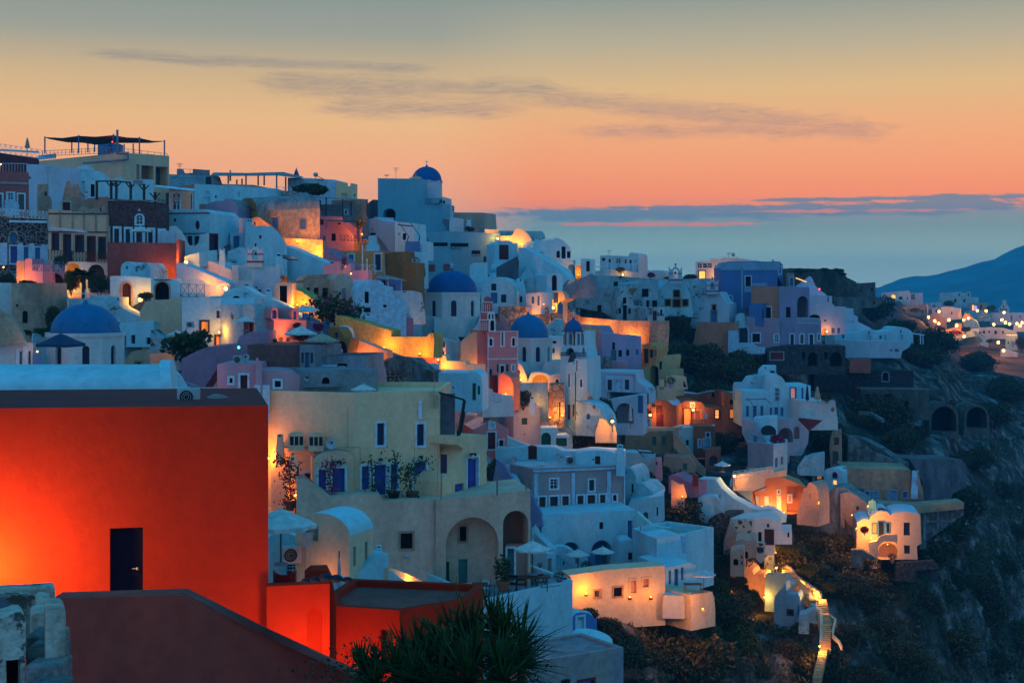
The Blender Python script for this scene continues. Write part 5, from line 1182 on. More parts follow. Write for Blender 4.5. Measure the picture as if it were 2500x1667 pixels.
# parasol navy
parasol(685,988,545,90, 'canvasnavy', 'big navy parasol in front of the blue domed church', 395,4,.3, square=False, tilt=.5)
F('white corner house with dark doors behind the blue dome church', '1330,1400 1330,870 1640,845 1730,845 1735,960 1830,1050 1830,1140 1400,1140', (108,106),4, 'white', 'd 1400 1005 1422 1130 dnavy;d 1475 1003 1522 1102 dnavy;w 1648 1033 1705 1108 dark')
F('small peach vaulted house with a little window', '1395,1400 1395,1270 1450,1240 ~1690,1230,1172 1692,1400', (102,100.5),4, 'cream', 'w 1532 1312 1592 1384 glass/tan;w 1500 1320 1510 1330 dark', roof='vaultgrey')
F('stepped cream chimney block right of the peach vault', '1700,1420 1700,1330 1820,1345 1895,1348 1895,1400 1940,1410 1945,1480', 99,2, 'cream', 'w 1905 1392 1930 1420 dark', name='chimney_block', cat='wall')
F('olive cream house wall below the bright lantern', '1600,1050 1575,740 1640,625 2050,590 2055,1200 1780,1060', (108,106.5),6, 'cream', '')
F('blue-white peeling wall behind the leafy tree', '1690,1400 1690,1150 1700,950 1820,1040 1930,1050 2100,1100 2200,1200 2200,1480 2050,1490', (104,103),2, 'whitep', **K_house_wall)
tree(2160,1540,960,560,99, 'slender leafy tree before the pink house', 'mid', 1500, clumps=12, seed=9, size=.26)
parasol(1990,950,230,104, 'canvas', 'small blue-white parasol behind the leafy tree', 120)
# ================================================================ MIDDLE LEFT
reg('H')
F('long white house with a dark framed lit window and wall cooler', '205,1100 205,410 520,385 525,410 760,410 1010,405 1015,470 890,478 890,1100', (104,103),6, 'white', 'w 592 545 638 630 glass/trimblue;w 788 533 878 735 glass/dred;w 422 672 496 778 litdim/dbrown;d 588 833 662 960 litdim/dbrown;w 715 865 765 930 goldwall')
lamp(622,790,102.3,110, 'lamp over the lit door of the long white house', 'wall', r=.12); ac_unit(250,735,92,66,102.3, 'grey wall cooler on the long white house', .1)
F('pale round cornered white house with a red framed door', '888,1000 888,478 1045,476 1200,495 1225,615 1232,760 1215,900 1175,930', (101,102),5, 'whitew', 'w 920 668 994 800 glass/dred')
F('low white dome and ramp wall above the long white house', '600,410 760,300 880,265 960,300 1040,360 1180,400 1400,500 1560,640 1560,700 1010,700 1010,430', (112,111),4, 'white', 'a 780 380 850 408 dark;w 900 342 962 408 trimblue')
parasol(915,610,240,98, 'canvas', 'small white parasol before the red framed door', 165)
F('white block with two stacked windows and an arched opening', '770,430 770,205 1005,210 1015,380', 121,3, 'warmwhite', 'a 895 250 968 312 dbrown'); F('white wall with two dark windows under the belfry chapel', '1000,420 1010,110 1250,110 1310,210 1310,430', 123,3, 'lavwhite', 'w 1015 308 1096 378 dred;o 1030 278 1052 296 dark')
lamp(698,300,113,320, 'very bright lamp on the white wall above the low dome', 'wall', r=.3, off=.8)
F('narrow cream door house with a tall black door', '1240,450 1248,238 1445,235 1440,490 1240,490', (115,114.5),3, 'cream', 'd 1298 265 1388 480 dark')
F('tan vaulted house with four dark windows', '1460,560 1475,212 1560,205 1600,165 1640,145 1930,215 1930,480 1700,440', (119,120),2, 'tan', 'w 1607 285 1648 388 dark;w 1690 288 1745 400 dark;d 1785 290 1852 428 dark', roof='tan')
F('tan arched gable with one grey window', '1925,500 1925,215 ~2130,230,130 2160,500', (119,119.5),5, 'beige', 'w 2005 296 2052 436 grey')
F('tan vault roof running left of the arched gable', '1570,230 1600,160 1680,140 2000,133 1960,215', (121,121.5),3, 'tan', name='roof', cat='roof', ext=.3)
F('small bright blue-white vault beside the tan gable', '2160,700 2160,330 ~2480,260,205 2580,280 2600,420 2730,420 2730,700', (118,119),6, 'trimblue', 'w 2262 333 2310 460 dark;w 2192 505 2235 560 dark;w 2256 510 2330 565 dark;w 2470 478 2510 510 dark')
F('cream sloping wall glowing orange below the black door', '1440,640 1440,290 1540,330 1680,420 1720,520 1830,560 1830,680 1560,660', (116,114),1.5, 'goldlit', **K_garden_wall)
lamp(1500,480,113.6,330, 'lamp glowing behind the teal parasols', 'flood', size=.4); chimney(1180,305,90,110,109, 'little two vent chimney on the white ramp wall')
F('pink house with rounded dormers and a red glow', '1238,960 1238,660 1205,630 1210,560 ~1282,560,500 1285,640 1400,645 1440,640 1445,560 ~1518,560,512 1520,650 1605,655 1605,960', (101,102),4, 'rose', 'w 1222 543 1268 636 dblue;w 1460 553 1500 644 dblue;d 1290 845 1338 930 grey;w 1378 850 1410 900 dblue')
lamp(1410,800,99.3,190, 'bright round lamp before the pink dormer house', 'post', r=.22, col=(1,.30,.05))
parasol(1570,490,290,104, 'canvas', 'upper teal grey parasol over the small terrace', 160); parasol(1640,490,220,105.5, 'canvas', 'second grey parasol tucked behind the upper one', 190); parasol(1540,722,375,97, 'canvas', 'wide grey parasol beside the bright round lamp', 210); parasol(1782,800,380,94, 'canvastan', 'cream square parasol lit orange underneath', 220)
F('blue terrace wall below the upper parasols', '1560,760 1560,585 1620,580 1740,660 1800,700 1870,740 1870,900 1600,900', 107,1.5, 'blue2', 'k 1800 655 1870 738 dblue', **K_terrace_wall)
for a, b, r_, k, l in ((1500,740,60, 'red', 'red geranium bush below the pink dormers'),(1540,880,110, 'red', 'red flower bush under the wide grey parasol'),(1740,770,75, 'flower', 'purple bougainvillea bush by the blue terrace wall'),(1720,480,55, 'flower', 'purple flowering shrub beside the glowing orange wall'),(1230,930,60, 'dark', 'dark shrub at the pink wall corner')): bush(a, b, r_, 98 if b > 600 else 112, l, k, 1.1)
F('ochre and white curved playhouse wall with blue windows', '1850,1060 1850,740 1900,728 1960,735 2010,800 2020,860 2100,862 2060,1060', (99,98),1.2, 'ochre', 'w 1922 792 1965 850 dblue;D 1940 890 2060 1040 dnavy;k 1925 860 1945 935 dblue')
F('white rounded chimney block behind the ochre wall', '1985,1060 1985,725 2080,722 2130,760 2165,860 2140,1060', 101,3, 'white', name='house', ext=1)
vine(1700,((1760,600),(1770,520),(1850,480),(2000,500),(2120,560),(2060,640)),108, 'arching pergola vine with purple blossoms', 900,.24,('leafdark', 'leafmid', 'leafmid', 'leafdark', 'leafmid', 'flowerpurple'), pot=False, rad=.6)
F('cream gatehouse with a dark doorway under the vine', '1830,760 1830,560 1925,570 2000,640 2000,760', 110,2, 'cream', 'd 1850 572 1925 680 dark', name='gatehouse', cat='house')
F('long yellow wall sloping down and glowing gold', '1930,900 1935,600 2010,610 2120,640 2560,770 2560,840 2960,840 2990,800 3035,800 3045,870 3035,1080 2700,1060 2300,900', (107,103),1.5, 'goldlit', **K_garden_wall)
lamp(2880,1030,101.6,330, 'lamp hidden at the foot of the long yellow wall', 'flood', size=.5); lamp(2480,960,103.2,220, 'second lamp washing the long yellow wall', 'flood', size=.4)
F('peach wall with a diagonal top below the yellow wall', '2140,1100 2140,860 2400,960 2520,1000 2520,1080 2280,1200', (101,100),1, 'peach', **K_garden_wall); lamp(2250,1120,97.6,240, 'lamp behind the grey parapet lighting the peach wall', 'flood', size=.3)
F('pink walled house with a rounded upper wall', '190,1560 200,1090 370,1000 480,960 810,930 860,830 960,790 1165,785 1180,920 1100,930 1045,1160 600,1200 350,1560', (95,94),5, 'pinkmauve', '')
m = MB(); m.bar(P(gx(845), gy(1050),93.5), P(gx(845), gy(870),93.5),.03, 'metal'); m.ball(P(gx(843), gy(960),93.4),.09, 'litgreen', 6); solo(m, 'mast', 'thin mast with a small green light on the pink house', 'mast', tuple(P(gx(845), gy(1050),93.5)))
F('pink house with a red door and white framed windows', '600,1600 600,1150 700,1135 870,1140 1040,1150 1045,1215 1180,1215 1400,1230 1540,1275 1578,1300 1580,1600', (89,88),5, 'pink', 'w 738 1303 775 1360 dark/trim;d 860 1270 943 1480 dred/trim;w 1248 1335 1318 1405 dark/trim')
F('low pink foreground wall left of the red door', '200,1620 330,1430 620,1430 625,1620', 86,2, 'pink', **K_garden_wall)
ac_unit(780,1140,100,88,89.5, 'pale outdoor cooler on the pink roof', .1); dish(920,1070,42,89.8, 'grey satellite dish on the pink roof', .3); dish(1608,1305,36,88.5, 'small satellite dish at the rounded pink wall end', .6)
F('rounded pink chimney nub behind the satellite dish', '1035,1220 1040,1100 ~1070,1100,1080 1105,1160 1105,1220', 88,.8, 'pink', **K_chimney)
for i, (a, b) in enumerate(((1020,1085),(1112,1192))): F(('left' if i == 0 else 'right') + ' pale blue box in front of the pink house', f'{a},1440 {a},1388 {b},1390 {b},1440', 85.5,.5, 'trimblue', name='storage_box', cat='box')
F('brown flat walled house with a dark roof edge', '940,1200 940,930 1530,935 1530,1300 1400,1225', (93,92),6, 'redbrown2', '')
F('grey shuttered annex beside the brown house', '1528,1300 1530,935 1695,938 1698,1300', (92,91.5),4, 'grey', 'w 1547 1018 1575 1135 darkgrey;w 1650 1018 1680 1135 darkgrey;d 1590 1015 1640 1210 blue2')
F('grey rooftop parapets right of the shuttered annex', '1695,1300 1700,1010 1780,1010 1790,1060 2140,1050 2270,1055 2275,1200 2306,1300', (93,92),5, 'grey', 'w 1955 1140 2062 1210 dark;c 1700 1155 1955 1205 trimblue .12', roof='darkgrey'); ac_unit(1970,1208,68,38,91.5, 'twin white coolers under the grey parapet')
F('dark recessed terrace wall under the cream parasol', '1620,1060 1600,900 1830,880 1860,1060', 97.5,1, 'dnavy', **K_terrace_wall)
F('grey house with a small dark arch above the yellow roof', '1545,1500 1560,1215 1725,1218 1880,1208 2400,1205 2420,1500', (88.5,89.5),4, 'grey', 'a 1780 1295 1868 1370 dark;c 1560 1370 1990 1400 grey .5'); parasol(2250,1370,280,86.5, 'canvas', 'pale parasol top peeking over the yellow house roof', 40)
# ================================================================ region C
reg('C')
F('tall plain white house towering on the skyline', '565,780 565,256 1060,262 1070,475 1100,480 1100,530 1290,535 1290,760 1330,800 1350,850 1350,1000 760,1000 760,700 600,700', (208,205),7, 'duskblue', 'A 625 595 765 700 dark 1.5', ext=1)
T = F('white tower house with a black balcony under the top dome', '1068,520 1068,300 1255,302 1255,520', 209,6, 'lavwhite', 'd 1070 390 1124 476 dnavy', ext=2)
railing('black wrought balcony railing below the top dome', [(1100,486,205.5),(1262,488,205.5)],2.3, 'dnavy', 'cross', step=.8)
CH = thing('church', 'small domed church rising behind the tall white house', 'church', tuple(P(gx(1115), gy(520),214)))
drum(CH, 1115,292,620,176,214, 'warmwhite', 8,.2, None); dome(CH, 1115,292,170,172,214, 'domed', 40)
F('white gable with a cross and horns in front of the top dome', '920,260 925,240 945,252 ~1040,250,228 1050,235 1056,262', 207.8,.8, 'cream', name='gable', cat='gable', ext=0)
m = MB(); c = P(gx(987), gy(235),207.8); m.box(c, (.08,0,0),(0,.08,0),(0,0,.55), 'cream'); m.box(c + Vector((-.15,0,.3)),(.38,0,0),(0,.09,0),(0,0,.08), 'cream'); m.build('cross', T_last[0])
antenna(665,215,40,209, 'forked antenna on the tall plain white house'); antenna(768,135,125,210, 'thin whip mast on the tall plain white house')
F('white buttressed house with a narrow arched slot behind the balcony', '1290,720 1290,462 1395,490 1400,620 1415,640 1415,720', 210,5, 'warmwhite', 'a 1352 575 1372 675 dgreen;w 1298 508 1322 585 dark')
F('grey flat roofed house at the village skyline end', '1410,830 1410,640 1755,642 1768,840', (216,214),5, 'beige', ''); F('yellow lit cube roof beside a dark shrub', '1370,790 1375,700 1420,698 1530,715 1530,790', 204,3, 'warmwhite', name='roof_room');
chimney(1590,705,60,70,203, 'crown topped white chimney beside the dark shrub'); bush(1600,855,60,201, 'dark round shrub on the white roof terrace', 'dark', 1)
F('grey rooftop platform with a sloping edge', '1290,860 1290,710 1370,720 1370,788 1550,795 1700,800 1870,870', 206,5, 'grey', name='roof_platform', cat='roof')
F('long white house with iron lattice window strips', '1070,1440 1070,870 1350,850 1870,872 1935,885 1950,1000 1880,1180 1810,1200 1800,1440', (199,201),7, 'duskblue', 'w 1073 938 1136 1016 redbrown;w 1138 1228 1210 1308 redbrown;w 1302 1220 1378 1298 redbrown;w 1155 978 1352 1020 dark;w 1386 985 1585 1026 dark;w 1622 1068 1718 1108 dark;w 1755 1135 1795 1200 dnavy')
for i, (a, b, y) in enumerate(((1155,1352,980),(1386,1500,986),(1622,1718,1070))): railing(('left', 'middle', 'small right')[i] + ' iron lattice strip in the long white house', [(a, y, 199.6),(b, y, 199.8)],2.3, 'dnavy', 'cross', step=1.0)
lamp(1915,935,198.5,420, 'flaring lamp on the white wall near the yellow dome', 'wall', r=.3, off=.6)
F('small white house with a big dark red shutter', '1880,1240 1885,1000 1920,985 ~2085,985,955 2140,985 2145,1250', (193,194),4, 'white', 'd 1930 1005 2040 1170 dred')
F('grey sloping ramp side beside dark steps', '1900,1440 1900,1260 1960,1225 2140,1130 2155,1200 2140,1440', 186,2, 'darkgrey', **K_stair_wall); stairs('pale steps descending left of the grey ramp', (1820,1340),(1860,1200),150,8, 'white', 186,196)
F('white block house left of the steps above the big dome', '1600,1500 1600,1235 1640,1205 1798,1205 1800,1360 1890,1380 1890,1500', 184,5, 'white')
F('lavender house with a whitewashed porch beside the dark arch', '440,1050 440,720 530,700 620,735 750,745 745,1075 700,1075 560,900', (176,174),4, 'lavwhite', 'w 475 870 540 895 dark;o 498 820 516 840 dark'); F('bright white parapet under the big dark arch', '525,740 525,690 745,700 745,745', 180,2, 'trimblue', **K_parapet_wall)
F('dark grey side wall left of the tall white house', '455,720 455,535 510,495 575,500 640,600 640,720', 212,4, 'darkgrey', **K_house_wall)
F('white balcony house with slanted awning rods', '755,1080 755,745 975,760 985,950 1060,965 1065,1080', (170,169),5, 'white', 'w 845 875 885 950 dark/trim;w 792 872 812 895 grey')
m = MB(); m.bar(P(gx(785), gy(780),168), P(gx(960), gy(795),168),.07, 'dnavy', 5)
for a in (805,935): m.bar(P(gx(a), gy(760),168), P(gx(a + 105), gy(910),166),.04, 'dnavy', 4); m.bar(P(gx(a + 105), gy(910),166), P(gx(a + 70), gy(1040),168),.07, 'dnavy', 4)
solo(m, 'awning_rods', 'folded awning rods on the white balcony house', 'awning', tuple(P(gx(785), gy(780),168))); F('blue grey solid balcony of the white balcony house', '870,1050 875,965 1040,968 1040,1050', 166.5,1.5, 'blue2', name='balcony', cat='balcony', ext=.3)
F('mustard tan house wall beside the yellow terrace', '660,1560 640,1100 745,1085 900,1080 900,1200 995,1205 990,1560', (158,157),4, 'ochre', ''); F('white narrow house with coolers and slim windows', '900,1300 900,1080 1130,1090 1135,1500 1040,1500 1000,1300 995,1205 900,1205', (160,161),5, 'white', 'w 1013 1232 1032 1312 dark;w 1068 1270 1102 1362 dark;a 922 1140 1035 1202 darkgrey'); ac_unit(945,1200,75,40,157.5, 'white cooler on the narrow white house')
F('yellow rounded roof wall below the glowing vine', '-20,1080 0,960 120,945 300,940 455,955 460,1080', (166,165),5, 'mustard', name='roof_wall', cat='wall'); F('round white tank like chimney block on the yellow roof', '430,1070 430,1010 460,985 465,905 545,900 550,985 585,1010 585,1070', 160,2, 'white', name='chimney_block', cat='wall')
B('mustard terrace house with blue framed doors', [(80,154),(640,155)],1075,1340,6, 'mustard', 'w 236 1112 292 1215 blue2/trim;d 535 1110 598 1290 dnavy/trimblue', par=.2, roof='trimblue', ref=1)
railing('white fan patterned railing on the mustard terrace', [(262,1228,151),(542,1235,151)],2.7, 'trim', 'cross', step=1.1)
for i, (a, b, c_) in enumerate(((392,1010,1290),(443,1160,1410))): m = MB(); m.bar(P(gx(a), gy(c_),150), P(gx(a), gy(b),150),.07, 'trim', 6); solo(m, 'post', ('tall', 'short')[i] + ' white post on the mustard terrace', 'post', tuple(P(gx(a), gy(c_),150)))
F('pink and yellow base wall under the white railing', '235,1410 250,1295 545,1305 545,1440 300,1410', 151,3, 'mustard', 'w 448 1355 480 1412 dnavy/trim;c 252 1298 405 1410 pink .1', name='base_wall', cat='wall')
pergola('grey tin roofed blue bar terrace', [(680,1370,1530,147),(830,1400,1530,147)],[[(548,1385,147),(885,1405,146)],[(548,1330,152),(700,1350,152)]],148, 'trimblue', 'vaultgrey', t=.12); F('blue back wall of the tin roofed terrace', '552,1560 552,1340 840,1395 840,1560', 151.5,2, 'blue', 'd 560 1410 650 1525 dark;w 715 1460 760 1520 blue2', **K_house_wall)
F('weathered white terrace wall left of the big dome', '560,1790 560,1545 700,1540 960,1520 1060,1545 1100,1790', (143,146),3, 'whitew', 'w 720 1655 735 1662 dark', **K_terrace_wall)
F('yellow lit vault roof behind the flaring lamp', '1930,990 1935,905 2060,905 2092,880 ~2306,1000,835 2440,1010', 203,4, 'yellowlit', **K_vaulted_roof); F('blue-grey long vault behind the yellow lit vault', '1930,930 1930,845 2200,850 2410,850 2440,880 2450,930', 208,5, 'whitew', **K_vaulted_roof); lamp(2010,960,200,330, 'hidden lamp beneath the yellow lit vault', 'flood', size=.5); lamp(2170,1005,199.5,380, 'hidden lamp at the base of the yellow vault', 'flood', size=.5)
F('orange lit parapet on the white roof before the yellow vault', '1770,870 1765,830 1905,832 1940,870', 204,1, 'yellowlit', **K_parapet_wall, ext=.5); lamp(1800,880,202,90, 'hidden lamp behind the white roof edge', 'flood')
# ================================================================ region D
reg('D')
F('white vaulted house with three dark openings under the blue sky', '430,700 480,430 560,400 700,400 ~895,520,398 890,610 945,620 940,850 560,700', (196,198),6, 'white', 'w 732 520 772 596 dark;w 788 470 836 606 dark;w 850 525 890 600 dark;a 863 672 932 856 blue2')
F('little white vault with one black window', '500,690 510,520 560,500 600,510 605,690', (193,194),2, 'white', 'w 528 538 582 618 dark'); chimney(505,370,45,130,192, 'tall slim white chimney left of the vaulted house')
F('long blue-white ramp wall descending right', '300,830 300,480 360,480 500,560 640,640 800,740 850,850 800,920 620,870', (190,188),4, 'white', 'w 525 815 565 830 dark', name='ramp_wall', cat='wall'); railing('thin white railing on the ramp below the yellow vault', [(300,460,194),(400,470,193),(560,560,192)],1.6, 'trim', 'cross', step=1.5)
F('white arched gatehouse with a black pointed door', '625,960 630,790 650,770 760,775 800,800 800,970 700,980', (181,182),4, 'white', 'D 680 790 740 965 dark')
F('white slab wall with a dark gate right of the vaults', '1005,760 1005,605 1165,612 1165,790 1110,760', 195,2, 'white', 'w 1066 635 1106 750 dark', **K_house_wall); F('gold lit recess beside the white slab wall', '945,830 945,680 1005,680 1005,830', 197,2, 'goldlit', name='recess_wall', cat='wall'); lamp(975,790,195,160, 'hidden lamp in the gold lit recess', 'flood')
F('sloping dark stepped wall under the slab wall', '780,960 820,920 1000,830 1110,780 1160,850 1160,960', 186,3, 'grey', **K_stair_wall)
T = F('two vaulted house with a terrace on the far skyline', '1222,760 1222,575 1305,570 1545,580 ~1600,590,538 ~1658,590,545 1658,760', (262,260),6, 'warmwhite', 'w 1243 600 1280 632 glass;w 1318 610 1342 652 glass;w 1400 608 1456 656 glass;w 1500 615 1520 660 glass;w 1552 620 1578 660 dnavy;w 1604 620 1636 655 trimblue', ext=4)
pergola('blue framed terrace pergola by the two vaulted house', [(1325,665,745,256),(1428,668,750,256),(1570,672,755,256),(1640,680,760,256)],[[(1165,700,256),(1400,702,256),(1655,690,256)],[(1165,694,258),(1400,696,258),(1655,686,258)]],256, 'blue2', 'trimblue', t=.14); antenna(1325,510,70,261, 'antenna on the two vaulted house')
F('pale terrace base with shrubs on the far skyline', '1165,800 1165,745 1380,725 1640,760 1765,800 1765,830', 254,4, 'whitew', **K_terrace_wall); bush(1450,752,60,254, 'dark shrub row on the skyline terrace', 'dark', .9)
F('five small scalloped vault gables on the skyline', '1660,830 1660,750 ~1698,750,732 ~1745,750,735 ~1800,770,738 ~1850,770,735 ~1905,780,742 ~1958,790,745 1960,830', (252,250),5, 'warmwhite', ''); bush(1795,815,50,248, 'pink bougainvillea before the scalloped gables', 'flower', 1.1); lamp(1478,790,249,230, 'bright lamp on the blue-white wall below the terrace', 'wall', r=.28)
F('long blue-white ridge house with a square dark window', '1160,960 1165,800 1400,800 1700,825 2020,850 2300,830 2300,1000 1500,960', (240,242),6, 'whitep2', 'w 1375 865 1424 920 dark'); F('lone white chimney cap on the ridge house', '1265,795 1268,770 ~1288,795,762', 239,.5, 'white', **K_chimney, ext=0)
F('weathered barrel vault with a peeling brown roof', '940,1300 945,960 1100,930 1500,925 1560,940 1480,1050 1410,1060 1408,1300', (212,210),5, 'whitep2', 'w 1190 1128 1238 1200 dark;d 905 1155 950 1220 dnavy;w 972 1175 996 1210 darkgrey', roof='tan')
F('weathered grey blue wall left of the peeling vault', '800,1260 810,1000 850,950 950,960 1000,1270', 213,3, 'whitep2', 'w 905 1155 945 1218 dnavy', **K_house_wall)
F('peeling pointed church front with cracked plaster', '1405,1310 1410,1060 1450,960 ~1540,960,915 1590,1040 1600,1130 1730,1150 1755,1310', (207,208),7, 'whitep', 'w 1430 1165 1458 1225 dark;d 1480 1130 1525 1300 dark;w 1540 1165 1568 1228 dark;a 1478 1040 1520 1112 dark')
F('dark arched ruin window wall right of the peeling church', '1600,1240 1600,1120 ~1700,1120,1065 1700,1240', 209,1.5, 'rubblegrey', 'o 1618 1160 1676 1222 whitep', name='ruin_wall', cat='wall')
F('white peeling house with tall dark windows behind a finial', '1700,1200 1560,1000 1560,900 1680,860 1870,850 1890,1180 1870,1200', (222,224),5, 'whitep2', 'w 1694 945 1770 1038 dark;w 1742 1073 1776 1152 dark;w 1808 1075 1868 1160 dark')
F('white annex with dark red door and slit window', '1732,1310 1735,1240 1745,1160 1950,1155 1950,1310', (203,204),4, 'whitep', 'w 1900 1178 1925 1250 dark;d 1815 1193 1862 1305 dred;w 1733 1250 1756 1300 dnavy')
T = F('white chapel with yellow framed windows and a belfry', '1880,1190 1890,960 1990,850 2010,850 2150,850 2200,920 2240,1000 2270,1190', (226,228),7, 'whitew', 'w 2053 965 2115 1036 dark/ochre;w 2045 1068 2122 1146 dark/ochre;w 1958 1067 2012 1134 dark/ochre;w 2154 1068 2210 1136 dark/ochre'); bell_gable(T, 2002,690,2145,848,225, 'lavwhite', 'trimred')
F('white peeling wall right of the yellow framed chapel', '2180,1200 2150,860 2306,830 2500,830 2500,1100 2330,1200', 232,4, 'whitep2', **K_house_wall); bush(2240,835,90,247, 'dark shrubs on the ridge beside the belfry', 'dark', .6); bush(1975,835,40,248, 'low dark shrub between gables and belfry', 'dark', .7)
F('stained ochre retaining wall glowing in two places', '808,1300 808,1130 855,1135 870,1190 1020,1265 1500,1305 2000,1310 2000,1440 1780,1450 1760,1700 1500,1560 1300,1400 1000,1400', (190,192),2, 'stain', **K_retaining_wall)
for a, b, w_, l in ((1130,1390,520, 'hidden lamp behind the lavender roof lighting the ochre wall'),(1590,1500,620, 'hidden lamp at the foot of the ochre wall'),(1300,1400,300, 'hidden lamp halfway along the ochre wall')): lamp(a, b, 186.5, w_, l, 'flood', size=.6)
F('dark stone retaining wall ending the ochre wall', '1780,1500 1780,1310 2000,1310 2000,1440 1990,1560', 189,2, 'stain', **K_retaining_wall)
# steps and lit gate
F('cream curved stair wall with a blue door and bright lamp', '655,1240 650,1060 655,990 ~810,1000,958 825,1010 825,1060 740,1110 735,1240', (186,185),3, 'whitelit', 'd 692 985 750 1105 dblue'); lamp(695,1160,182.5,430, 'blazing lamp at the curved stair wall', 'wall', r=.36, off=.8)
k = F('tall blue double gate beside the blazing lamp', '748,1230 748,1130 775,1085 805,1130 803,1230', 183,.3, 'blue2', **K_gate, ext=.3)
stairs('orange lit steps below the blazing lamp', (680,1300),(660,1215),130,7, 'tan', 180,184); stairs('warm lit steps between white houses', (570,1150),(580,1050),90,8, 'tan', 186,190)
F('rubble garden wall lit gold behind the second dome', '90,1420 100,1145 380,1140 640,1140 660,1290 600,1420', (178,179),2, 'palestone', **K_garden_wall); lamp(455,1285,174,220, 'hidden lamp behind the second dome lighting the rubble wall', 'flood', size=.4)
F('white vaulted house with blue shutters behind the pink tower', '-120,1120 -110,900 0,850 ~285,950,828 280,1140', (182,181),6, 'white', 'w -5 888 54 965 dnavy;d -10 990 65 1110 blue2;w 105 1010 165 1100 dnavy')
F('white tower block house with a small dark window', '265,1140 280,830 355,830 385,960 390,1140', 183,4, 'white', 'w 255 1005 270 1100 dnavy;w 303 1030 346 1098 dark;w 320 838 334 860 dark', ext=1.5)
F('pink lit cube house beside the warm steps', '388,1140 388,1000 558,985 558,1140', (179,178),3, 'warmwhite', 'w 447 1035 480 1112 blue2;d 512 1025 540 1135 blue2;w 403 1012 413 1055 trimblue'); lamp(585,1120,176.5,90, 'hidden lamp beside the pink lit cube house', 'flood')
F('white stepped parapets above the pink cube house', '380,990 360,850 400,830 500,835 565,830 570,1100 560,1100 560,990', 184,4, 'whitew', 'w 525 818 560 832 dark')
F('tall blue-white retaining wall right of the big dome', '300,830 380,740 390,690 440,690 470,800 480,870 300,870', 187,3, 'whitew', **K_house_wall)
# ================================================================ MIDDLE
reg('I', 1.15)
CH = thing('church', 'largest dark blue domed church above sweeping buttresses', 'church', tuple(P(gx(1395), gy(860),146)))
drum(CH, 1395,345,640,335,146, 'warmwhite', 8, pi / 8 + .12, 'dnavy', (.24,.12,.72)); dome(CH, 1398,335,283,245,146, 'domed', 48)
F(None, '960,1150 960,600 1200,615 1310,640 1400,720 1460,830 1500,900 1600,790 1690,700 1720,610 1740,610 1740,1150', (142,142),5, 'warmwhite', 'a 1172 760 1232 855 glass/trim', parent=CH, part='nave')
F(None, '1195,900 1200,615 1260,625 1340,680 1420,790 1460,900 1500,1000 1340,890', 140.5,1.2, 'warmwhite', parent=CH, part='buttress', ext=0)
F('blue-white yard wall in front of the great buttress', '1040,1150 1045,850 1290,855 1460,900 1480,1150', 136,3, 'white', **K_garden_wall); F('white rounded apse wall left of the pink bell tower', '1480,1260 1500,900 1570,830 1640,790 1800,785 1800,1260', (133,132),4, 'whitelit', name='apse', cat='apse')
lamp(1712,1280,127.5,330, 'bright lamp at the foot of the pink bell tower', 'wall', r=.24, off=.9)
F('pink bell tower house with white trimmed windows', '1800,1430 1800,780 2142,775 2142,1210 2165,1220 2165,1430', (129.5,130.5),6, 'rose', 'a 1822 858 1855 940 dark/trim;a 2076 852 2110 940 dark/trim;w 1958 790 1978 940 dark/trim;c 1795 1082 2145 1095 trim;c 1795 775 2145 784 trim;c 2132 780 2142 1210 trim;c 1800 780 1808 1420 trim;w 1903 1150 1922 1240 dark/rosegrey;d 1945 1165 1990 1260 dark/trim;w 2010 1150 2035 1240 dark/rosegrey;w 2078 1160 2098 1220 blue2/trim;d 1822 1205 1852 1415 dark/rosegrey')
T = T_last[0]
for i, (x0, y0, x1, y1, st) in enumerate(((1714,650,1880,775,5),(1722,562,1872,650,0),(1745,450,1855,555,4))):
 F(None, f'{x0},{y1} {x0},{y0} {x1},{y0} {x1},{y1}', 129.2 + .2 * i, 3 - .5 * i, 'brick2', ('a 1832 655 1875 770 dark/trim .5;' if i == 0 else 'a 1812 585 1835 640 dark/trim;a 1845 582 1868 640 dark/trim;' if i == 1 else '') + ';'.join(f'c {x0+8+k*22} {y0+22} {x0+14+k*22} {y1-8} trim' for k in range(st)) + f';c {x0-5} {y0-5} {x1+5} {y0+6} trim', parent=T, part='belfry_stage', ext=0, keep=False)
F(None, '1760,450 1760,420 ~1840,420,388 1840,450', 130,2, 'brick2', parent=T, part='belfry_top', ext=0, keep=False)
F('pink pointed gable beside the second blue dome', '1905,780 1908,690 1978,597 2042,690 2040,780', 131.5,1, 'rose', 'c 1975 600 1980 605 trim', name='gable', cat='gable', ext=0)
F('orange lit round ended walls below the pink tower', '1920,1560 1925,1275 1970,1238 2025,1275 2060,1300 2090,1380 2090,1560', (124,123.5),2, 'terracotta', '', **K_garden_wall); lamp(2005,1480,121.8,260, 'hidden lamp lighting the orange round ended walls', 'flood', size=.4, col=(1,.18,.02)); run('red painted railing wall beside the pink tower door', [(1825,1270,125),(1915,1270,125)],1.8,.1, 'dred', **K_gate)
F('white yard wall with a blue picket gate below the pink tower', '1740,1620 1740,1395 1860,1430 1860,1470 2080,1500 2095,1620', (121,122),1.5, 'warmwhite', **K_garden_wall); railing('blue picket gate glowing from behind', [(1872,1478,119),(1950,1478,119)],2.3, 'dblue', 'bars', step=.8)
F('pale small vaulted house with green doors', '1240,1560 1250,1240 1480,1250 1590,1250 ~1730,1300,1235 1740,1400 1740,1560', (116,115.5),5, 'white', 'd 1628 1362 1668 1555 dgreen;d 1688 1392 1715 1490 dgreen;w 1405 1395 1420 1425 dark')
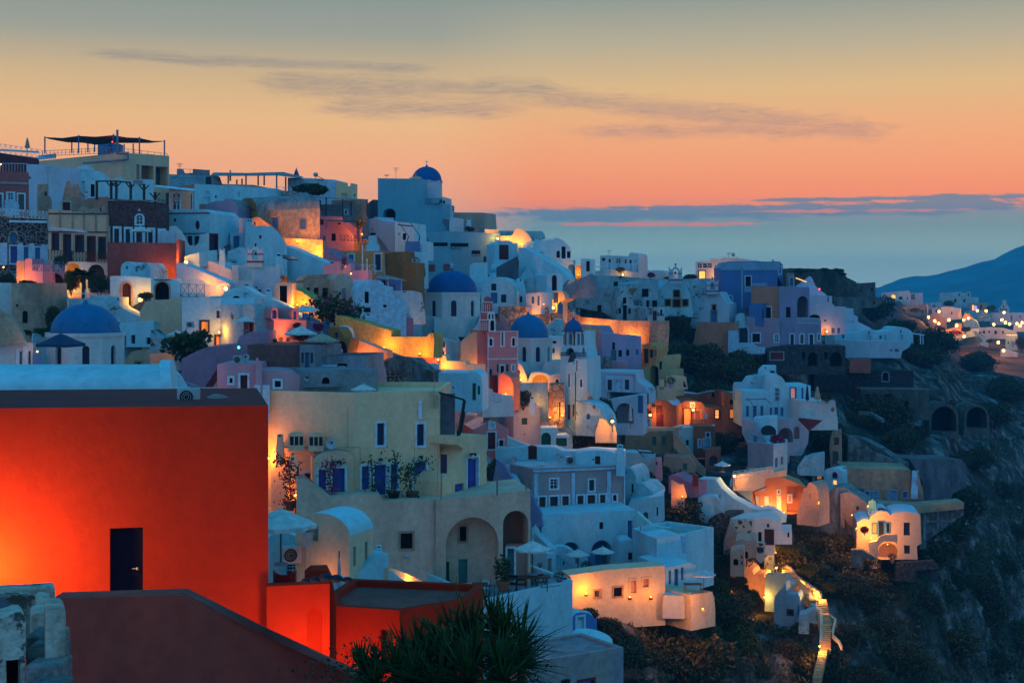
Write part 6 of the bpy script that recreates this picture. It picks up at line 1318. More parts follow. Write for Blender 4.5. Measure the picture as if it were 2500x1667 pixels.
F('white sweeping roof wall left of the green doored house', '950,1330 945,1080 1000,1120 1100,1210 1200,1230 1300,1330 1420,1460 1480,1560 1100,1560', (120,118),2, 'rubblegrey', **K_garden_wall); F('big dark weathered boulder wall above the yellow house', '560,1500 545,1110 640,1060 760,1052 945,1070 950,1450 1160,1500', (108,109),4, 'rubblegrey', name='boulder_wall', cat='rock'); lamp(660,1380,105.5,60, 'hidden lamp glowing on the dark cave mouth', 'flood'); F('dark cave mouth in the weathered boulder wall', '620,1440 620,1280 660,1220 740,1210 820,1280 850,1380 850,1440', 107,.4, 'lava', name='cave_mouth', cat='cave', ext=.5)
F('glowing white curved terrace before the domed church', '1270,1250 1275,1095 1300,1040 1330,1060 1340,1110 1545,1120 1565,1150 1735,1155 1735,1400', (125,124),1.5, 'whitelit', **K_terrace_wall); lamp(1300,1190,122.5,300, 'hidden lamp glowing on the curved white terrace', 'flood', size=.4)
F('orange red recess house with hanging white towels', '1045,1150 1045,955 1285,960 1290,1000 1290,1180', (127.5,127),2, 'terracotta', '', name='recess_wall', cat='wall'); lamp(1245,1100,125.8,200, 'hidden lamp in the orange red recess', 'wall', col=(1,.22,.03))
m = MB();
for a in (1045,1085): m.box(P(gx(a), gy(1060),126.5),(.26,0,0),(0,.05,0),(0,0,.75), 'towel')
o = solo(m, 'towel', 'white towels hanging beside the orange red recess', 'towel', tuple(P(gx(1045), gy(1060),126.5)))
F('tiny round arched shrine with a red border', '1282,1080 1282,930 ~1330,930,862 1335,1080', 126.6,1, 'lavwhite', 'a 1290 890 1320 960 dred;w 1290 1000 1312 1050 glass', name='shrine', cat='shrine'); railing('bright green picket gate', [(1068,1060,123.5),(1150,1055,123.5)],1.75, 'green', 'bars', step=.6); F('green doored white shed below the picket gate', '945,1200 945,1075 1060,1070 1060,1140 1260,1150 1260,1240 1200,1260', 122,1.5, 'white', **K_garden_wall)
parasol_closed(1485,900,1075,38,129, 'canvastan', 'folded cream parasol on the church terrace', 1)
F('mauve column like round tower beside red flowers', '770,860 770,610 850,605 965,640 968,860', 124,4, 'mauve', '', name='tower', cat='tower'); bush(1330 - 1330 + 690,840,150,118, 'pink geranium bush on the long yellow wall', 'red', .9); bush(620,720,130,122, 'dark cypress shrub behind the long yellow wall', 'dark', 2.2); bush(430,740,120,121, 'dark bush mass beneath the bright vault', 'dark', 1.4); bush(700,700,110,125, 'dark leafy shrub by the mauve round tower', 'dark', 1.2); bush(580,560,95,126, 'prickly dark shrub under the weathered terrace', 'dark', 1.6)
F('white curved kitchen wall between yellow wall and church', '960,640 970,560 1060,560 1060,900 960,900', 138,2, 'whitew', **K_house_wall)
reg('J', 1.18)
CH = thing('church', 'second bright blue domed church behind the pink tower', 'church', tuple(P(gx(650), gy(850),137)))
drum(CH, 690,578,880,222,136, 'warmwhite', 8, pi / 8 + .3, 'dnavy', (.3,.15,.7)); dome(CH, 648,568,222,262,136.5, 'dome', 48)
F(None, '500,1100 530,830 600,860 700,960 740,1000 780,980 830,860 980,840 1090,850 1090,1100', (133,133),5, 'warmwhite', parent=CH, part='nave')
F('row of glowing arched vaults under the second blue dome', '525,1120 525,890 ~635,1080,905 670,985 ~880,1000,965 950,990 ~1028,1020,980 1030,1120', (130.5,130.5),3, 'warmwhite', 'A 690 988 868 1110 goldwall 1.0;a 955 1040 985 1095 dark/trim', name='vaulted_chapel', cat='chapel', ext=.5); lamp(780,1090,129.4,60, 'hidden lamp inside the orange vault arch', 'pend', off=-.3, size=.3); lamp(560,1050,129.8,60, 'hidden lamp by the half hidden orange arch', 'flood')
F('blue-white forecourt wall beneath the glowing vaults', '480,1400 485,1090 865,1092 870,1400', 127,2, 'whitew', name='forecourt_wall', cat='wall'); bush(590,1330,115,123, 'grey pruned tree against the forecourt wall', 'dry', 1.4)
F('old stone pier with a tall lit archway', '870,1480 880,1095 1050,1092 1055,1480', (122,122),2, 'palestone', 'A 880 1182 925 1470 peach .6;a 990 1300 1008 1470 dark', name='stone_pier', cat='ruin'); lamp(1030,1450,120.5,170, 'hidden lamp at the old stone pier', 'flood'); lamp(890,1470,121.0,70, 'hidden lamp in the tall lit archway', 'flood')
T = F('tall white church front with arches and red trim', '1050,1560 1050,1100 1060,950 ~1175,950,850 1180,830 1300,800 1310,1100 1310,1290 1300,1560', (124,123.5),6, 'white', 'a 1182 822 1202 955 warmwhite/trim .25;w 1095 975 1113 1130 dark/trim;a 1228 1040 1252 1130 dnavy/trim;c 1175 955 1181 1500 dark;c 1175 1284 1310 1292 dark;d 1088 1325 1118 1495 dnavy/trimblue;w 1144 1322 1166 1455 dnavy/trimblue;w 1212 1310 1236 1445 dnavy/trimblue', name='church', cat='church')
F('white bell tower with a striped blue cupola', '1005,1000 1005,760 1020,660 1030,500 1275,500 1278,655 1295,740 1300,800 1300,1000', (127.5,126.5),3, 'white', 'a 1042 528 1060 655 tan/trim;a 1098 525 1142 655 tan .5;a 1195 525 1225 655 tan .5;a 1258 528 1272 655 tan .3;c 1066 500 1074 658 dark;c 1158 500 1168 660 dark;c 1248 500 1255 655 dark;A 1070 688 1160 770 dark .7;a 1252 685 1282 750 tan/trim;c 1003 742 1300 750 dark;c 1003 766 1300 775 dred;c 1026 495 1280 503 dark', name='bell_tower', cat='bell tower')
T = T_last[0]; dome(T, 1152,498,102,132,127.5, 'domed', 16, pegs=False); m = MB(); c = P(gx(1145), gy(740),126.2); r = .5
m.lathe(c, [(.01,.1),(r * .4,0),(r * .7,-.5),(r, -.95),(r, -1.0)], 'bronze', 12); m.build('bell', T)
F('lower white gabled side wing with an arched blue window', '1180,1560 1180,1290 1310,1290 1420,1350 1500,1460 1515,1560', (121,120),3, 'whitew', 'a 1300 1425 1340 1490 blue2'); bush(1480,1420,120,128, 'brown bush on the slope right of the tall church', 'dry', 1.5); bush(1550,1500,110,126, 'dark bush above the flaring path lamp', 'dark', 1.3)
lamp(1592,1512,117.5,130, 'flaring path lamp below the brown bush', 'post', r=.3, off=.5); F('steps and pale walls lit by the flaring path lamp', '1400,1640 1450,1480 1520,1500 1560,1560 1620,1560 1640,1640', 118.5,2, 'whitelit', name='path_wall', cat='wall')
F('sloped lit strip wall right of the tall church', '1300,1300 1310,1170 1360,1240 1430,1330 1560,1470 1560,1560 1480,1480', 123,.6, 'peach', **K_stair_wall)
F('blue vaulted terrace house between the domes and tower', '860,900 870,560 1025,570 1025,900', 141,4, 'white', 'o 915 608 965 640 dark;a 918 690 942 745 dnavy'); F('grey blue vault roof behind the bell tower', '850,640 850,450 960,360 1040,375 1040,640', 146,4, 'whitew', **K_vaulted_roof); lamp(960,830,136,70, 'hidden lamp on the terrace right of the second dome', 'flood')
F('beige wing behind the bell tower with a purple sloping roof', '1040,900 1040,430 1250,440 1440,450 1480,520 1480,900', (150,149),6, 'tan', roof='purple')
F('lilac house with small square windows', '1475,940 1475,525 1660,528 1700,550 1915,555 1920,940', (147,148),6, 'lilac', 'w 1590 625 1622 710 dark;d 1575 713 1636 838 teal;w 1660 712 1700 788 dark;w 1748 708 1782 775 dark;w 1855 702 1885 768 blue2'); F('pink low block at the foot of the lilac house', '1580,960 1585,840 1765,845 1765,960', 145,2, 'pink', name='house'); F('grey terrace wall below the beige wing', '1300,960 1300,800 1440,790 1580,800 1580,960', 142,3, 'rubblegrey', **K_terrace_wall)
F('yellow arched kiosk with blue doors at the curved terrace', '1920,880 1920,650 1945,680 ~2050,680,635 2060,665 2085,665 2100,720 2060,880', (150,149),2.5, 'mustard', 'd 1943 698 1998 860 dnavy;w 2010 705 2050 800 dnavy;w 2060 710 2090 780 blue2', name='kiosk', cat='kiosk'); lamp(1935,700,151,60, 'hidden lamp behind the yellow kiosk', 'wall')
F('olive curved terrace house with big dark arches', '1830,1130 1830,960 2100,850 2160,770 2168,800 2150,930 2195,940 2195,1005 2200,1130', (144,142),4, 'mustard2', 'A 2015 885 2110 1120 dark 1.2;a 1868 980 1908 1035 redbrown;w 2118 840 2148 930 dark'); potted(2250,1140,130,139, 'leafy plant in a lilac pot on the olive terrace', 'mid', 'lilac', .9); F('low cream garden walls right of the olive house', '2090,1180 2095,1120 2200,1130 2195,1010 2306,1005 2420,1020 2440,1150 2306,1160', 140.5,1.5, 'cream', 'w 2120 1045 2175 1160 dnavy;w 2390 1060 2430 1130 dark', **K_garden_wall)
F('lavender house with a recessed balcony and green glazed doors', '1335,1330 1335,955 1480,950 1850,960 1870,1060 1960,1130 2000,1200 2000,1330 1560,1280 1550,1180 1530,1150', (137,136),5, 'lavwhite', 'H 1515 985 1850 1178 rosegrey .9')
F(None, '1515,1180 1515,990 1850,990 1850,1180', 136.5,.5, 'lavwhite', 'w 1537 1045 1586 1165 dnavy;d 1618 1045 1702 1178 trimblue;w 1733 1045 1780 1160 dnavy', parent=T_last[0], part='inner_wall', keep=False, ext=0)
F('lavender lower storey with an arched recess and blue door', '1560,1560 1560,1270 1880,1220 1935,1225 1935,1560', (133,132.5),3, 'lavwhite', 'A 1625 1308 1830 1540 grey 1.0;d 1876 1225 1935 1425 blue2', ext=1); dish(2028,1165,38,137, 'white satellite dish on the lavender house edge', .6); parasol_closed(1795,1300,1510,48,130, 'canvas', 'folded cream parasol before the arched recess', .8)
reg('O', 1.25)
F('pink chapel with a red brick belfry and white edges', '470,620 480,405 510,400 700,295 888,400 888,640', (111,111.5),6, 'rose', 'w 670 335 720 390 trim/trim;d 650 438 735 628 dred/trim;w 780 525 825 610 dark/trim', roof='trim', name='chapel', cat='chapel')
F(None, '598,310 600,120 625,85 720,85 750,125 755,300', 112,1.4, 'peach2', 'A 675 105 712 270 brick .8;c 598 118 755 128 trim;c 640 130 652 300 palestone;c 730 130 740 300 palestone', parent=T_last[0], part='belfry', ext=0)
F('white sloped buttress beside the pink chapel', '865,620 870,485 1110,590 1110,620', 110,1, 'warmwhite', **K_garden_wall); F('bright white vault behind the pink chapel', '350,460 400,250 420,240 600,255 620,400 500,460', 117,5, 'white', **K_vaulted_roof)
F('long weathered blue-white wall behind the pink chapel', '400,260 400,110 600,110 760,130 940,130 1000,400 1000,560 760,480', (120,119),2, 'whitep2', **K_house_wall); F('plain white cube with one green shutter', '940,640 940,132 1230,130 1240,400 1240,640', (116,116.5),5, 'lavwhite', 'w 1032 278 1096 352 dgreen;o 1055 452 1072 475 dred'); chimney(1150,40,70,90,115, 'black slotted chimney over the plain white cube'); lamp(1210,125,117.5,60, 'hidden lamp behind the plain white cube', 'flood')
F('white shed front with a green arched door', '1240,640 1245,390 1425,390 1430,480 1540,470 1562,500 1570,640', (112,112),2.5, 'white', 'D 1252 442 1360 602 dgreen;w 1418 503 1540 595 dgreen;w 1432 420 1448 452 dark'); F('white round vault above the green shuttered shed', '1300,480 1300,390 1340,345 ~1600,470,330 1605,560', 116,4, 'white', **K_vaulted_roof)
bush(1780,640,290,118, 'large dark bush below the tall church', 'dark', 1.0); bush(1950,640,180,116, 'dark bush at the head of the dry gully', 'dark', .9)
F('turquoise white terrace wall with a dark red hatch', '735,900 735,620 1080,600 1400,605 1500,650 1640,650 1800,625 2090,640 2190,650 2190,860', (109,108),2, 'white', 'd 1103 606 1203 745 dred', **K_terrace_wall)
F('dark red gate head above the terrace wall', '1103,612 1103,600 1150,582 1203,600 1203,612', 108,.4, 'dred', **K_gate, ext=0)
B('rose grey two storey house with blue pilasters', [(900,104.5),(1150,102),(2190,104)],845,1370,8, 'rosegrey', 'p 1590 890 1628 1350 trimblue;p 1990 875 2032 1330 trimblue;p 1170 900 1210 1180 trimblue;c 1160 848 2188 866 trimblue .2;w 1352 965 1438 1070 glass/trim;w 1790 972 1848 1095 dbrown/trim;w 1228 1165 1300 1295 dbrown/trim;d 1350 1160 1440 1375 dbrown/trim;w 1487 1155 1562 1285 dbrown/trim;w 1658 1150 1728 1280 dbrown/trim;d 1772 1142 1860 1305 dbrown/trim;w 1912 1140 1975 1270 dbrown/trim;w 2060 1142 2100 1210 dark/trim;c 2180 650 2192 1270 trim', ref=1, par=.25, roof='whitew')
chimney(2140,580,95,220,103.5, 'tall white chimney with a slotted top on the rose house'); ac_unit(1535,800,100,88,106, 'grey cooler on the rose house roof', .1); dish(1462,728,56,106, 'pale satellite dish on the rose house roof', .4); F('low roof hut with a red door on the rose house', '1640,830 1640,690 ~2090,690,640 2095,830', 106,2, 'white', 'd 1857 706 1916 805 dred;o 1830 732 1846 760 dark', name='roof_hut', cat='hut', ext=0)
stairs('long grey-blue stairs left of the rose house', (960,1060),(830,800),90,14, 'trimblue', 100,107); F('blue sloping stair wall left of the rose house', '690,1090 750,740 830,800 980,1050 1110,1100 1250,1360 1270,1500 1140,1500 1135,1100', (99.5,98.5),.5, 'purple2', **K_stair_wall)
bush(710,1050,95,103, 'dark bush in the gap right of the stair wing', 'dark', 3.2)
reg('T', 1.28)
F('big blue-white terraced house with arched patios', '520,620 520,250 560,200 605,300 605,130 985,105 1410,85 1420,600', (96,98),7, 'white', 'w 1100 190 1133 250 dark;d 1340 175 1380 340 blue2/trim;A 770 360 932 560 blue2 1.4;A 1030 345 1205 600 blue2 1.6;d 640 500 690 600 blue2')
F('white vaulted bay with a small blue framed window', '1212,640 1280,380 ~1425,400,340 1440,460 1530,560 1530,640', (95,95.5),2.5, 'white', 'w 1345 450 1382 512 dark/trimblue', ext=1)
F('little white stair house beside the blue railing', '650,680 650,460 725,455 725,560 820,640 820,680', (91,92),2, 'white', 'd 655 500 692 630 rosegrey'); F('round headed white wall behind the blue stair railing', '690,640 700,430 ~892,480,400 895,640', 94,1, 'white', 'a 785 525 800 560 dark', **K_garden_wall); F('white rounded blade wall between the patios', '1000,640 1002,470 1030,455 1060,480 1072,640', 94,.4, 'blue2', **K_garden_wall)
railing('blue stair railing beside the round headed wall', [(725,470,91.5),(890,585,91.5)],1.0, 'blue2', 'bars'); stairs('narrow white stairs left of the terraced house', (680,420),(520,260),60,12, 'white', 93,97)
parasol(915,423,215,92, 'canvas', 'left cream parasol before the arched patio', 190); parasol(1128,400,205,91, 'canvas', 'cream parasol covering the largest patio arch', 215); potted(985,640,120,90, 'leafy plant in a white pot between the two parasols', 'dark', 'trim', .8)
B('white stepped block with a pool terrace on top', [(1385,95),(1590,91),(1790,92.5)],332,640,5, 'white', '', ref=1, par=.25, roof='water', name='pool_terrace', cat='terrace'); stairs('shadowed steps down the side of the pool terrace', (1520,590),(1400,340),60,14, 'trimblue', 91,95)
F('turquoise lit curved screen wall behind the pool', '1410,330 1415,100 1470,150 1560,225 1690,240 1728,262 1728,300 1480,320', (97,96),.5, 'aqua', name='screen_wall', cat='wall'); m = MB(); m.bar(P(gx(1450), gy(300),94), P(gx(1452), gy(220),94),.03, 'metal'); m.bar(P(gx(1412), gy(225),94), P(gx(1470), gy(210),94),.03, 'trim'); solo(m, 'shower', 'thin pool shower pole by the turquoise screen wall', 'shower', tuple(P(gx(1450), gy(300),94)))
F('white house with a tiny orange lit window below the pool', '1590,640 1590,330 1790,295 1810,470 1850,470 1850,640', (90,91),3, 'white', 'w 1712 515 1730 555 litdim');
F('white two storey villa end with blue slit windows', '1660,840 1665,580 1840,545 1890,540 1925,560 1935,700 1930,840', (87,88),5, 'white', 'w 1692 605 1714 720 blue2;d 1742 590 1775 790 blue2;w 1797 578 1820 685 blue2')
F('cream lit lower wall of the white villa with shuttered windows', '860,960 855,660 835,645 1190,595 1660,562 1665,960', (84,86),2, 'whitelit', 'w 1058 775 1102 830 darkgrey/tan;w 1222 748 1294 825 dark/tan;w 1366 688 1416 795 tan/cream;w 1473 675 1520 745 tan/cream;w 1475 745 1476 746 dark', name='villa_wall', cat='wall')
for a, b, w_, l in ((985,800,170, 'hidden ground lamp glowing on the left villa wall'),(1540,830,60, 'hidden ground lamp near the villa stairs'),(1360,830,50, 'hidden ground lamp beneath the shuttered window'),(1985,930,150, 'hidden ground lamp under the round villa terrace')): lamp(a, b, 83.0, w_, l, 'flood', size=.3)
F('low white terrace wall right of the villa', '1640,900 1650,815 1820,820 1828,900', 85,1.5, 'warmwhite', **K_terrace_wall)
F('round fronted villa terrace glowing orange', '1884,960 1884,815 1910,805 2065,785 2082,830 2092,965', (84.5,86),4, 'whitelit', **K_terrace); railing('small metal gate at the round villa terrace', [(1832,805,84),(1880,800,84)],1.9, 'metal', 'bars'); parasol(1992,592,210,85.5, 'canvas', 'white parasol standing alone on the villa terrace', 190); table(1900,805,1.4,.8,86, 'low brown bench table on the villa terrace'); F('tiny white cabin with glass rail beside the pool block', '1790,520 1790,310 1840,315 1840,400 1850,470 1850,520', 92,1.5, 'trimblue', name='glass_railing', cat='railing')
# ================================================================ RIGHT SIDE
reg('E')
F('pale upper house with a strip window and glowing ground floor', '452,570 452,362 618,360 620,332 745,330 760,315 960,330 1110,350 1115,400 1110,570', (262,260),6, 'warmwhite', 'w 470 382 525 430 glass;w 530 382 640 430 glass;d 492 472 560 570 litwin/trimred;a 692 385 722 440 glass/trim;w 668 400 682 440 dark;w 732 400 742 440 dark')
lamp(700,540,256,500, 'hidden lamp washing the pale upper house', 'flood', size=.5); lamp(520,560,256,160, 'hidden lamp by the glowing doorway', 'flood'); antenna(825,262,60,258, 'antenna over the pale upper house'); m = MB(); c = P(gx(875), gy(285),258); m.ball(c, .35, 'acgrey', 8); m.box(c + Vector((.1,-.3,-.2)),(.8,0,-.5),(0,.6,0),(.05,0,.06), 'trimblue'); solo(m, 'solar_tank', 'small solar tank on the pale upper house', 'solar tank', tuple(c))
F('large blue walled house with a pale rounded roof band', '735,880 735,430 790,370 830,362 1400,362 1435,400 1445,880', (240,242),8, 'blue3', 'w 1015 530 1076 640 dark/trimblue;a 822 748 865 820 blue2/trimblue;c 735 372 1400 460 bluepale;c 963 430 985 890 bluepale;w 1395 420 1412 500 dark/trimblue;d 1375 537 1440 640 dark;c 1000 640 1082 710 bluepale;c 1092 605 1258 638 bluepale;w 1018 885 1050 965 ochre2', roof='bluepale'); dish(1325,350,14,242, 'tiny satellite dish on the blue walled house')
F('terracotta fronted block beside the blue walled house', '1078,1010 1078,642 1396,642 1396,1010', (232,231),3, 'terracotta', 'd 1226 876 1302 1010 dark/trim'); F('small slate blue lean-to with a pale roof', '1055,1010 1055,870 1070,832 1215,832 1215,1010', (230,229.5),2, 'blue3', 'd 1202 895 1214 1005 dark', roof='bluepale')
F('lavender tower house with a deep arched balcony', '1396,1340 1396,640 1650,650 1735,650 1735,1000 1860,1000 1880,1340', (229,231),7, 'purple', 'A 1597 752 1720 990 darkgrey 1.5;w 1470 875 1523 992 dark/purple;d 1520 1182 1560 1330 dnavy/trim;a 1632 1180 1668 1285 glass/trim;d 1735 1182 1778 1310 dnavy/trim;a 1830 1175 1852 1250 glass/trim;c 1735 930 1870 938 trimblue'); railing('white balustrade on the arched lavender balcony', [(1600,1000,227),(1850,1003,229)],2.3, 'trim', 'bars', step=.7)
F('white dark arch terrace right of the lavender tower', '1735,1160 1735,745 1925,748 1990,750 1990,830 2030,870 2145,872 2150,1180 1870,1190', (236,238),6, 'lavwhite', 'A 1735 958 1855 1005 dark .8;w 1938 762 1954 818 blue2;w 1900 1015 1925 1038 grey;w 1985 1110 2022 1172 blue2;w 2050 1110 2082 1170 blue2;A 1875 1108 1920 1190 litdim .5'); lamp(1930,1150,233,200, 'lamp by the glowing arch right of the lavender tower', 'wall')
F('mauve ground storey with white framed arched openings', '918,1345 918,1010 1040,985 1400,1005 1400,1345', (229.5,230),5, 'mauve2', 'a 945 1095 1042 1275 dnavy/trim;w 1092 1172 1178 1270 dark/trim;a 1342 1182 1388 1265 glass/trim')
F('salmon block wall above the dark gully', '400,1420 470,1048 915,1050 928,1140 820,1142 820,1295 1090,1440 1080,1500 840,1490 640,1420', (228,227),5, 'terracotta', '', **K_retaining_wall); F('white stair house with a stepped parapet', '818,1300 820,1142 925,1142 930,1280 1085,1285 1150,1330 1235,1335 1235,1400 960,1400 940,1320', (225,225),3, 'trimblue', 'w 960 1330 1042 1400 trimblue')
T = F('plastered chapel with a curved gable and small belfry', '395,1045 440,890 470,850 560,705 720,705 750,760 790,825 832,838 832,1045', (232,231),7, 'lavwhite', 'w 640 850 680 910 dark/tan;d 627 920 690 1045 blue2/rosegrey', name='chapel', cat='chapel'); bell_gable(T, 580,560,710,695,231, 'lavwhite', 'trimred'); F(None, '545,720 545,700 560,690 720,690 722,720', 231.2,.8, 'lavwhite', parent=T, part='cornice', ext=0)
F('round white dome roof beside the plastered chapel', '900,1040 905,970 ~1000,960,945 1005,1040', 228,3, 'whitew', **K_vaulted_roof); F('blue-white wall joining the two belfry chapels', '300,900 300,560 580,550 580,700 470,840 420,900', 240,4, 'whitep2', **K_house_wall)
F('grey stone ruin block under the lavender tower', '1260,1560 1260,1370 1340,1340 1570,1310 2140,1312 2145,1560', (222,224),6, 'darkstone', 'w 1295 1385 1440 1465 maroon/rosegrey;A 1720 1385 1825 1540 dark 1;w 1650 1380 1690 1460 dark;A 1970 1380 2100 1540 dark 1;w 1900 1380 1940 1460 dark', name='stone_ruin', cat='ruin')
F('cream flat house wall before the cliff top', '1470,700 1480,490 1555,492 1570,700', 246,3, 'tan', 'd 1515 545 1550 635 blue2/trimblue'); m = MB(); m.box(P(gx(1590), gy(552),240),(1.7,0,-.65),(0,.8,0),(0,0,.12), 'litwin'); solo(m, 'lit_awning', 'slanted glowing orange awning on the cliff terrace', 'awning', tuple(P(gx(1590), gy(552),240)))  # awning cloth given its own glow in place of lamplight
F('white stair slopes below the glowing awning', '1575,760 1580,640 1715,540 ~1765,560,530 1800,640 1925,740 1925,780', 243,2, 'trimblue', **K_stair_wall); lamp(1847,672,240,12, 'tiny red light on the white stair slope', 'wall', col=(1,.1,.05), bulb='redlight')
F('cliff top ruin of pale layered rock', '1480,720 1480,440 1600,450 1700,440 2000,450 2110,455 2150,540 2260,590 2300,740 1990,760', (330,340),20, 'cliffrock', **K_rock_outcrop);
for a, b, r_ in ((1640,470,90),(1900,450,60),(2060,460,70),(2100,500,60),(1760,450,40)): bush(a, b + 20, r_, 328, f"dark cliff top shrub {('highest', 'over the ruin centre', 'near the right cliff edge', 'at the cliff shoulder', 'small')[[1640,1900,2060,2100,1760].index(a)]}", 'dark', .6)
reg('F')
F('pale ruined house on the ridge end with two black windows', '-30,750 0,610 130,600 240,605 395,595 397,750', (345,345),8, 'ruin', 'w 350 658 373 692 dark;w 222 675 238 705 dark;d 100 688 130 740 dark'); F('low stone terrace wall under the ridge end ruin', '-60,880 -60,760 250,765 480,770 520,800 400,880 250,890', (330,335),4, 'ruin', 'o 375 810 405 840 dark', **K_terrace_wall)
F('white double gabled house on the spur with a porch', '-60,1320 -60,1180 100,1165 240,1150 ~420,1150,1125 560,1145 600,1130 ~820,1170,1100 820,1260 780,1330 700,1350', (252,256),7, 'white', 'w 320 1150 342 1178 blue2;d 305 1195 355 1250 trimblue;w 445 1195 475 1235 blue2;d 502 1190 526 1250 trimblue;w 678 1135 698 1165 blue2;d 668 1185 712 1250 trimblue;w 25 1185 55 1230 blue2')
F('white terrace block stepping down left of the gabled spur house', '-60,1200 -40,880 70,872 80,920 155,890 160,960 205,985 205,1040 330,1100 400,1150', (258,260),6, 'lavwhite', 'w 75 1030 165 1055 trimblue', name='terrace_block', cat='house'); F('long white terrace wall below the gabled spur house', '-60,1380 -60,1240 260,1255 690,1262 690,1320 770,1335 690,1380', (246,248),3, 'lavwhite', 'w 570 1345 590 1375 blue2;w 620 1345 665 1378 blue2', **K_terrace_wall)
pergola('white post pergola at the end of the spur', [(822,1170,1270,252),(910,1190,1280,251),(938,1192,1282,252)],[[(818,1172,251),(955,1192,251)],[(818,1166,254),(955,1186,254)]],251, 'trim', 'trim', t=.2)
# distant lit village
FAR = [('low white house with a glowing arch at the far village edge', '470,800 475,715 640,700 775,690 790,720 790,830', 'w 665 758 705 790 glass;A 580 735 628 775 litwin .5;w 755 762 770 792 blue2', 'warmwhite', 700),
('distant house with a grey roof beside the far left house', '790,830 792,720 900,715 930,712 935,830', 'w 800 730 850 790 glass', 'lavwhite', 705),('long distant house with two slim gables', '1120,850 1125,712 1330,708 ~1365,712,700 1430,715 ~1468,712,702 1470,765 1560,768 1560,850', 'w 1290 782 1315 820 glass;w 1392 785 1415 820 glass;w 1338 720 1352 752 glass;w 1440 720 1455 752 glass', 'whitew', 745),
('blue-white distant house under the steel frame', '960,880 960,825 1100,820 1170,820 1175,880', 'w 1055 850 1075 880 glass', 'whitew', 730),('distant vaulted house glowing orange on its left', '735,905 735,850 960,848 ~990,880,850 990,970 900,960', 'w 925 905 940 945 dark;w 965 900 975 930 dark', 'peach', 660),('distant peach cube house with a balcony', '1130,980 1135,875 1230,868 1360,890 1365,1010 1230,1020', 'w 1335 935 1355 985 litdim;w 1255 925 1270 960 dark', 'warmwhite', 665),
('distant bright pink lit hotel front', '1455,915 1460,828 1560,830 1660,825 1665,880 1650,920', 'A 1490 850 1515 912 litwin .4;a 1520 858 1545 912 litblue;w 1580 850 1600 900 dark', 'peach', 735),('distant round gabled chapel with a red door', '1785,940 1790,890 1830,840 1835,795 1865,797 1870,840 1905,890 1905,940', 'd 1833 895 1855 938 dred;w 1838 858 1852 880 dark;w 1805 892 1820 914 dark;w 1868 892 1882 914 dark', 'warmwhite', 720),
('distant grey flat house right of the chapel', '1690,1050 1695,940 1980,938 2200,938 2200,1050', 'w 2025 970 2038 995 dark;w 1925 968 1945 1030 blue2', 'lavwhite', 690),('distant white terraces below the pink hotel', '1400,1010 1400,925 1600,925 1690,950 1700,1010', 'w 1560 975 1650 1000 glass', 'whitew', 690),('distant round white vault in the far village', '1390,1120 1395,1070 ~1560,1080,1010 1570,1120', '', 'whitew', 660),
('distant pale house with a row of dark windows', '1560,1190 1565,1110 1700,1105 1820,1112 1990,1150 1995,1210', 'w 1610 1140 1638 1172 glass;w 1675 1138 1692 1168 glass;w 1740 1140 1770 1178 glass;w 1565 1152 1590 1172 glass;w 1830 1142 1848 1175 glass', 'warmwhite', 640),('distant white cube with a tall door', '1865,1335 1870,1190 1995,1188 1995,1335', 'w 1892 1262 1905 1288 dark;d 1942 1258 1958 1325 blue2;w 1968 1262 1982 1300 blue2', 'whitew', 610),
('distant white house low by the dark gully', '1230,1260 1235,1215 1420,1220 1560,1200 1665,1215 1665,1330 1560,1290', 'w 1600 1250 1614 1268 dark;w 1505 1138 1525 1170 litdim', 'whitew', 600),('distant glowing yellow walled lane house', '1290,1110 1300,1055 1335,1055 1370,1060 1370,1110', 'w 1305 1060 1330 1100 litwin', 'peach', 635),('distant bright terrace at the far right edge', '1955,1110 1960,1080 2075,1075 2300,1070 2300,1130', '', 'warmwhite', 655),
('tiny lit steps house at the lower right of the far village', '1810,1380 1815,1350 1900,1370 2000,1395 2000,1410', '', 'warmwhite', 585),('distant blue walled flat house by the cliff', '1385,1200 1400,1130 1560,1120 1560,1205', '', 'whitew', 625),('distant cube with a red flowered wall', '1185,1200 1190,1130 1290,1110 1390,1160 1400,1220', 'w 1230 1140 1260 1160 litdim', 'peach', 622),('distant stepped white lane wall above the dark spur', '990,1060 1000,960 1100,940 1180,1000 1200,1100', '', 'peach', 648),('distant lit corner house under the hotel', '1380,1050 1385,985 1410,945 1455,950 1500,1000 1400,1050', '', 'peach', 668),('distant low white parapet left of the peach cube', '1040,905 1045,885 1130,880 1130,960 1100,950', 'w 1080 905 1095 940 glass', 'lavwhite', 672)]
for l, o, w_, m_, d in FAR: F(l, o, d, 8, m_, w_, group='houses of the distant village', ext=3)
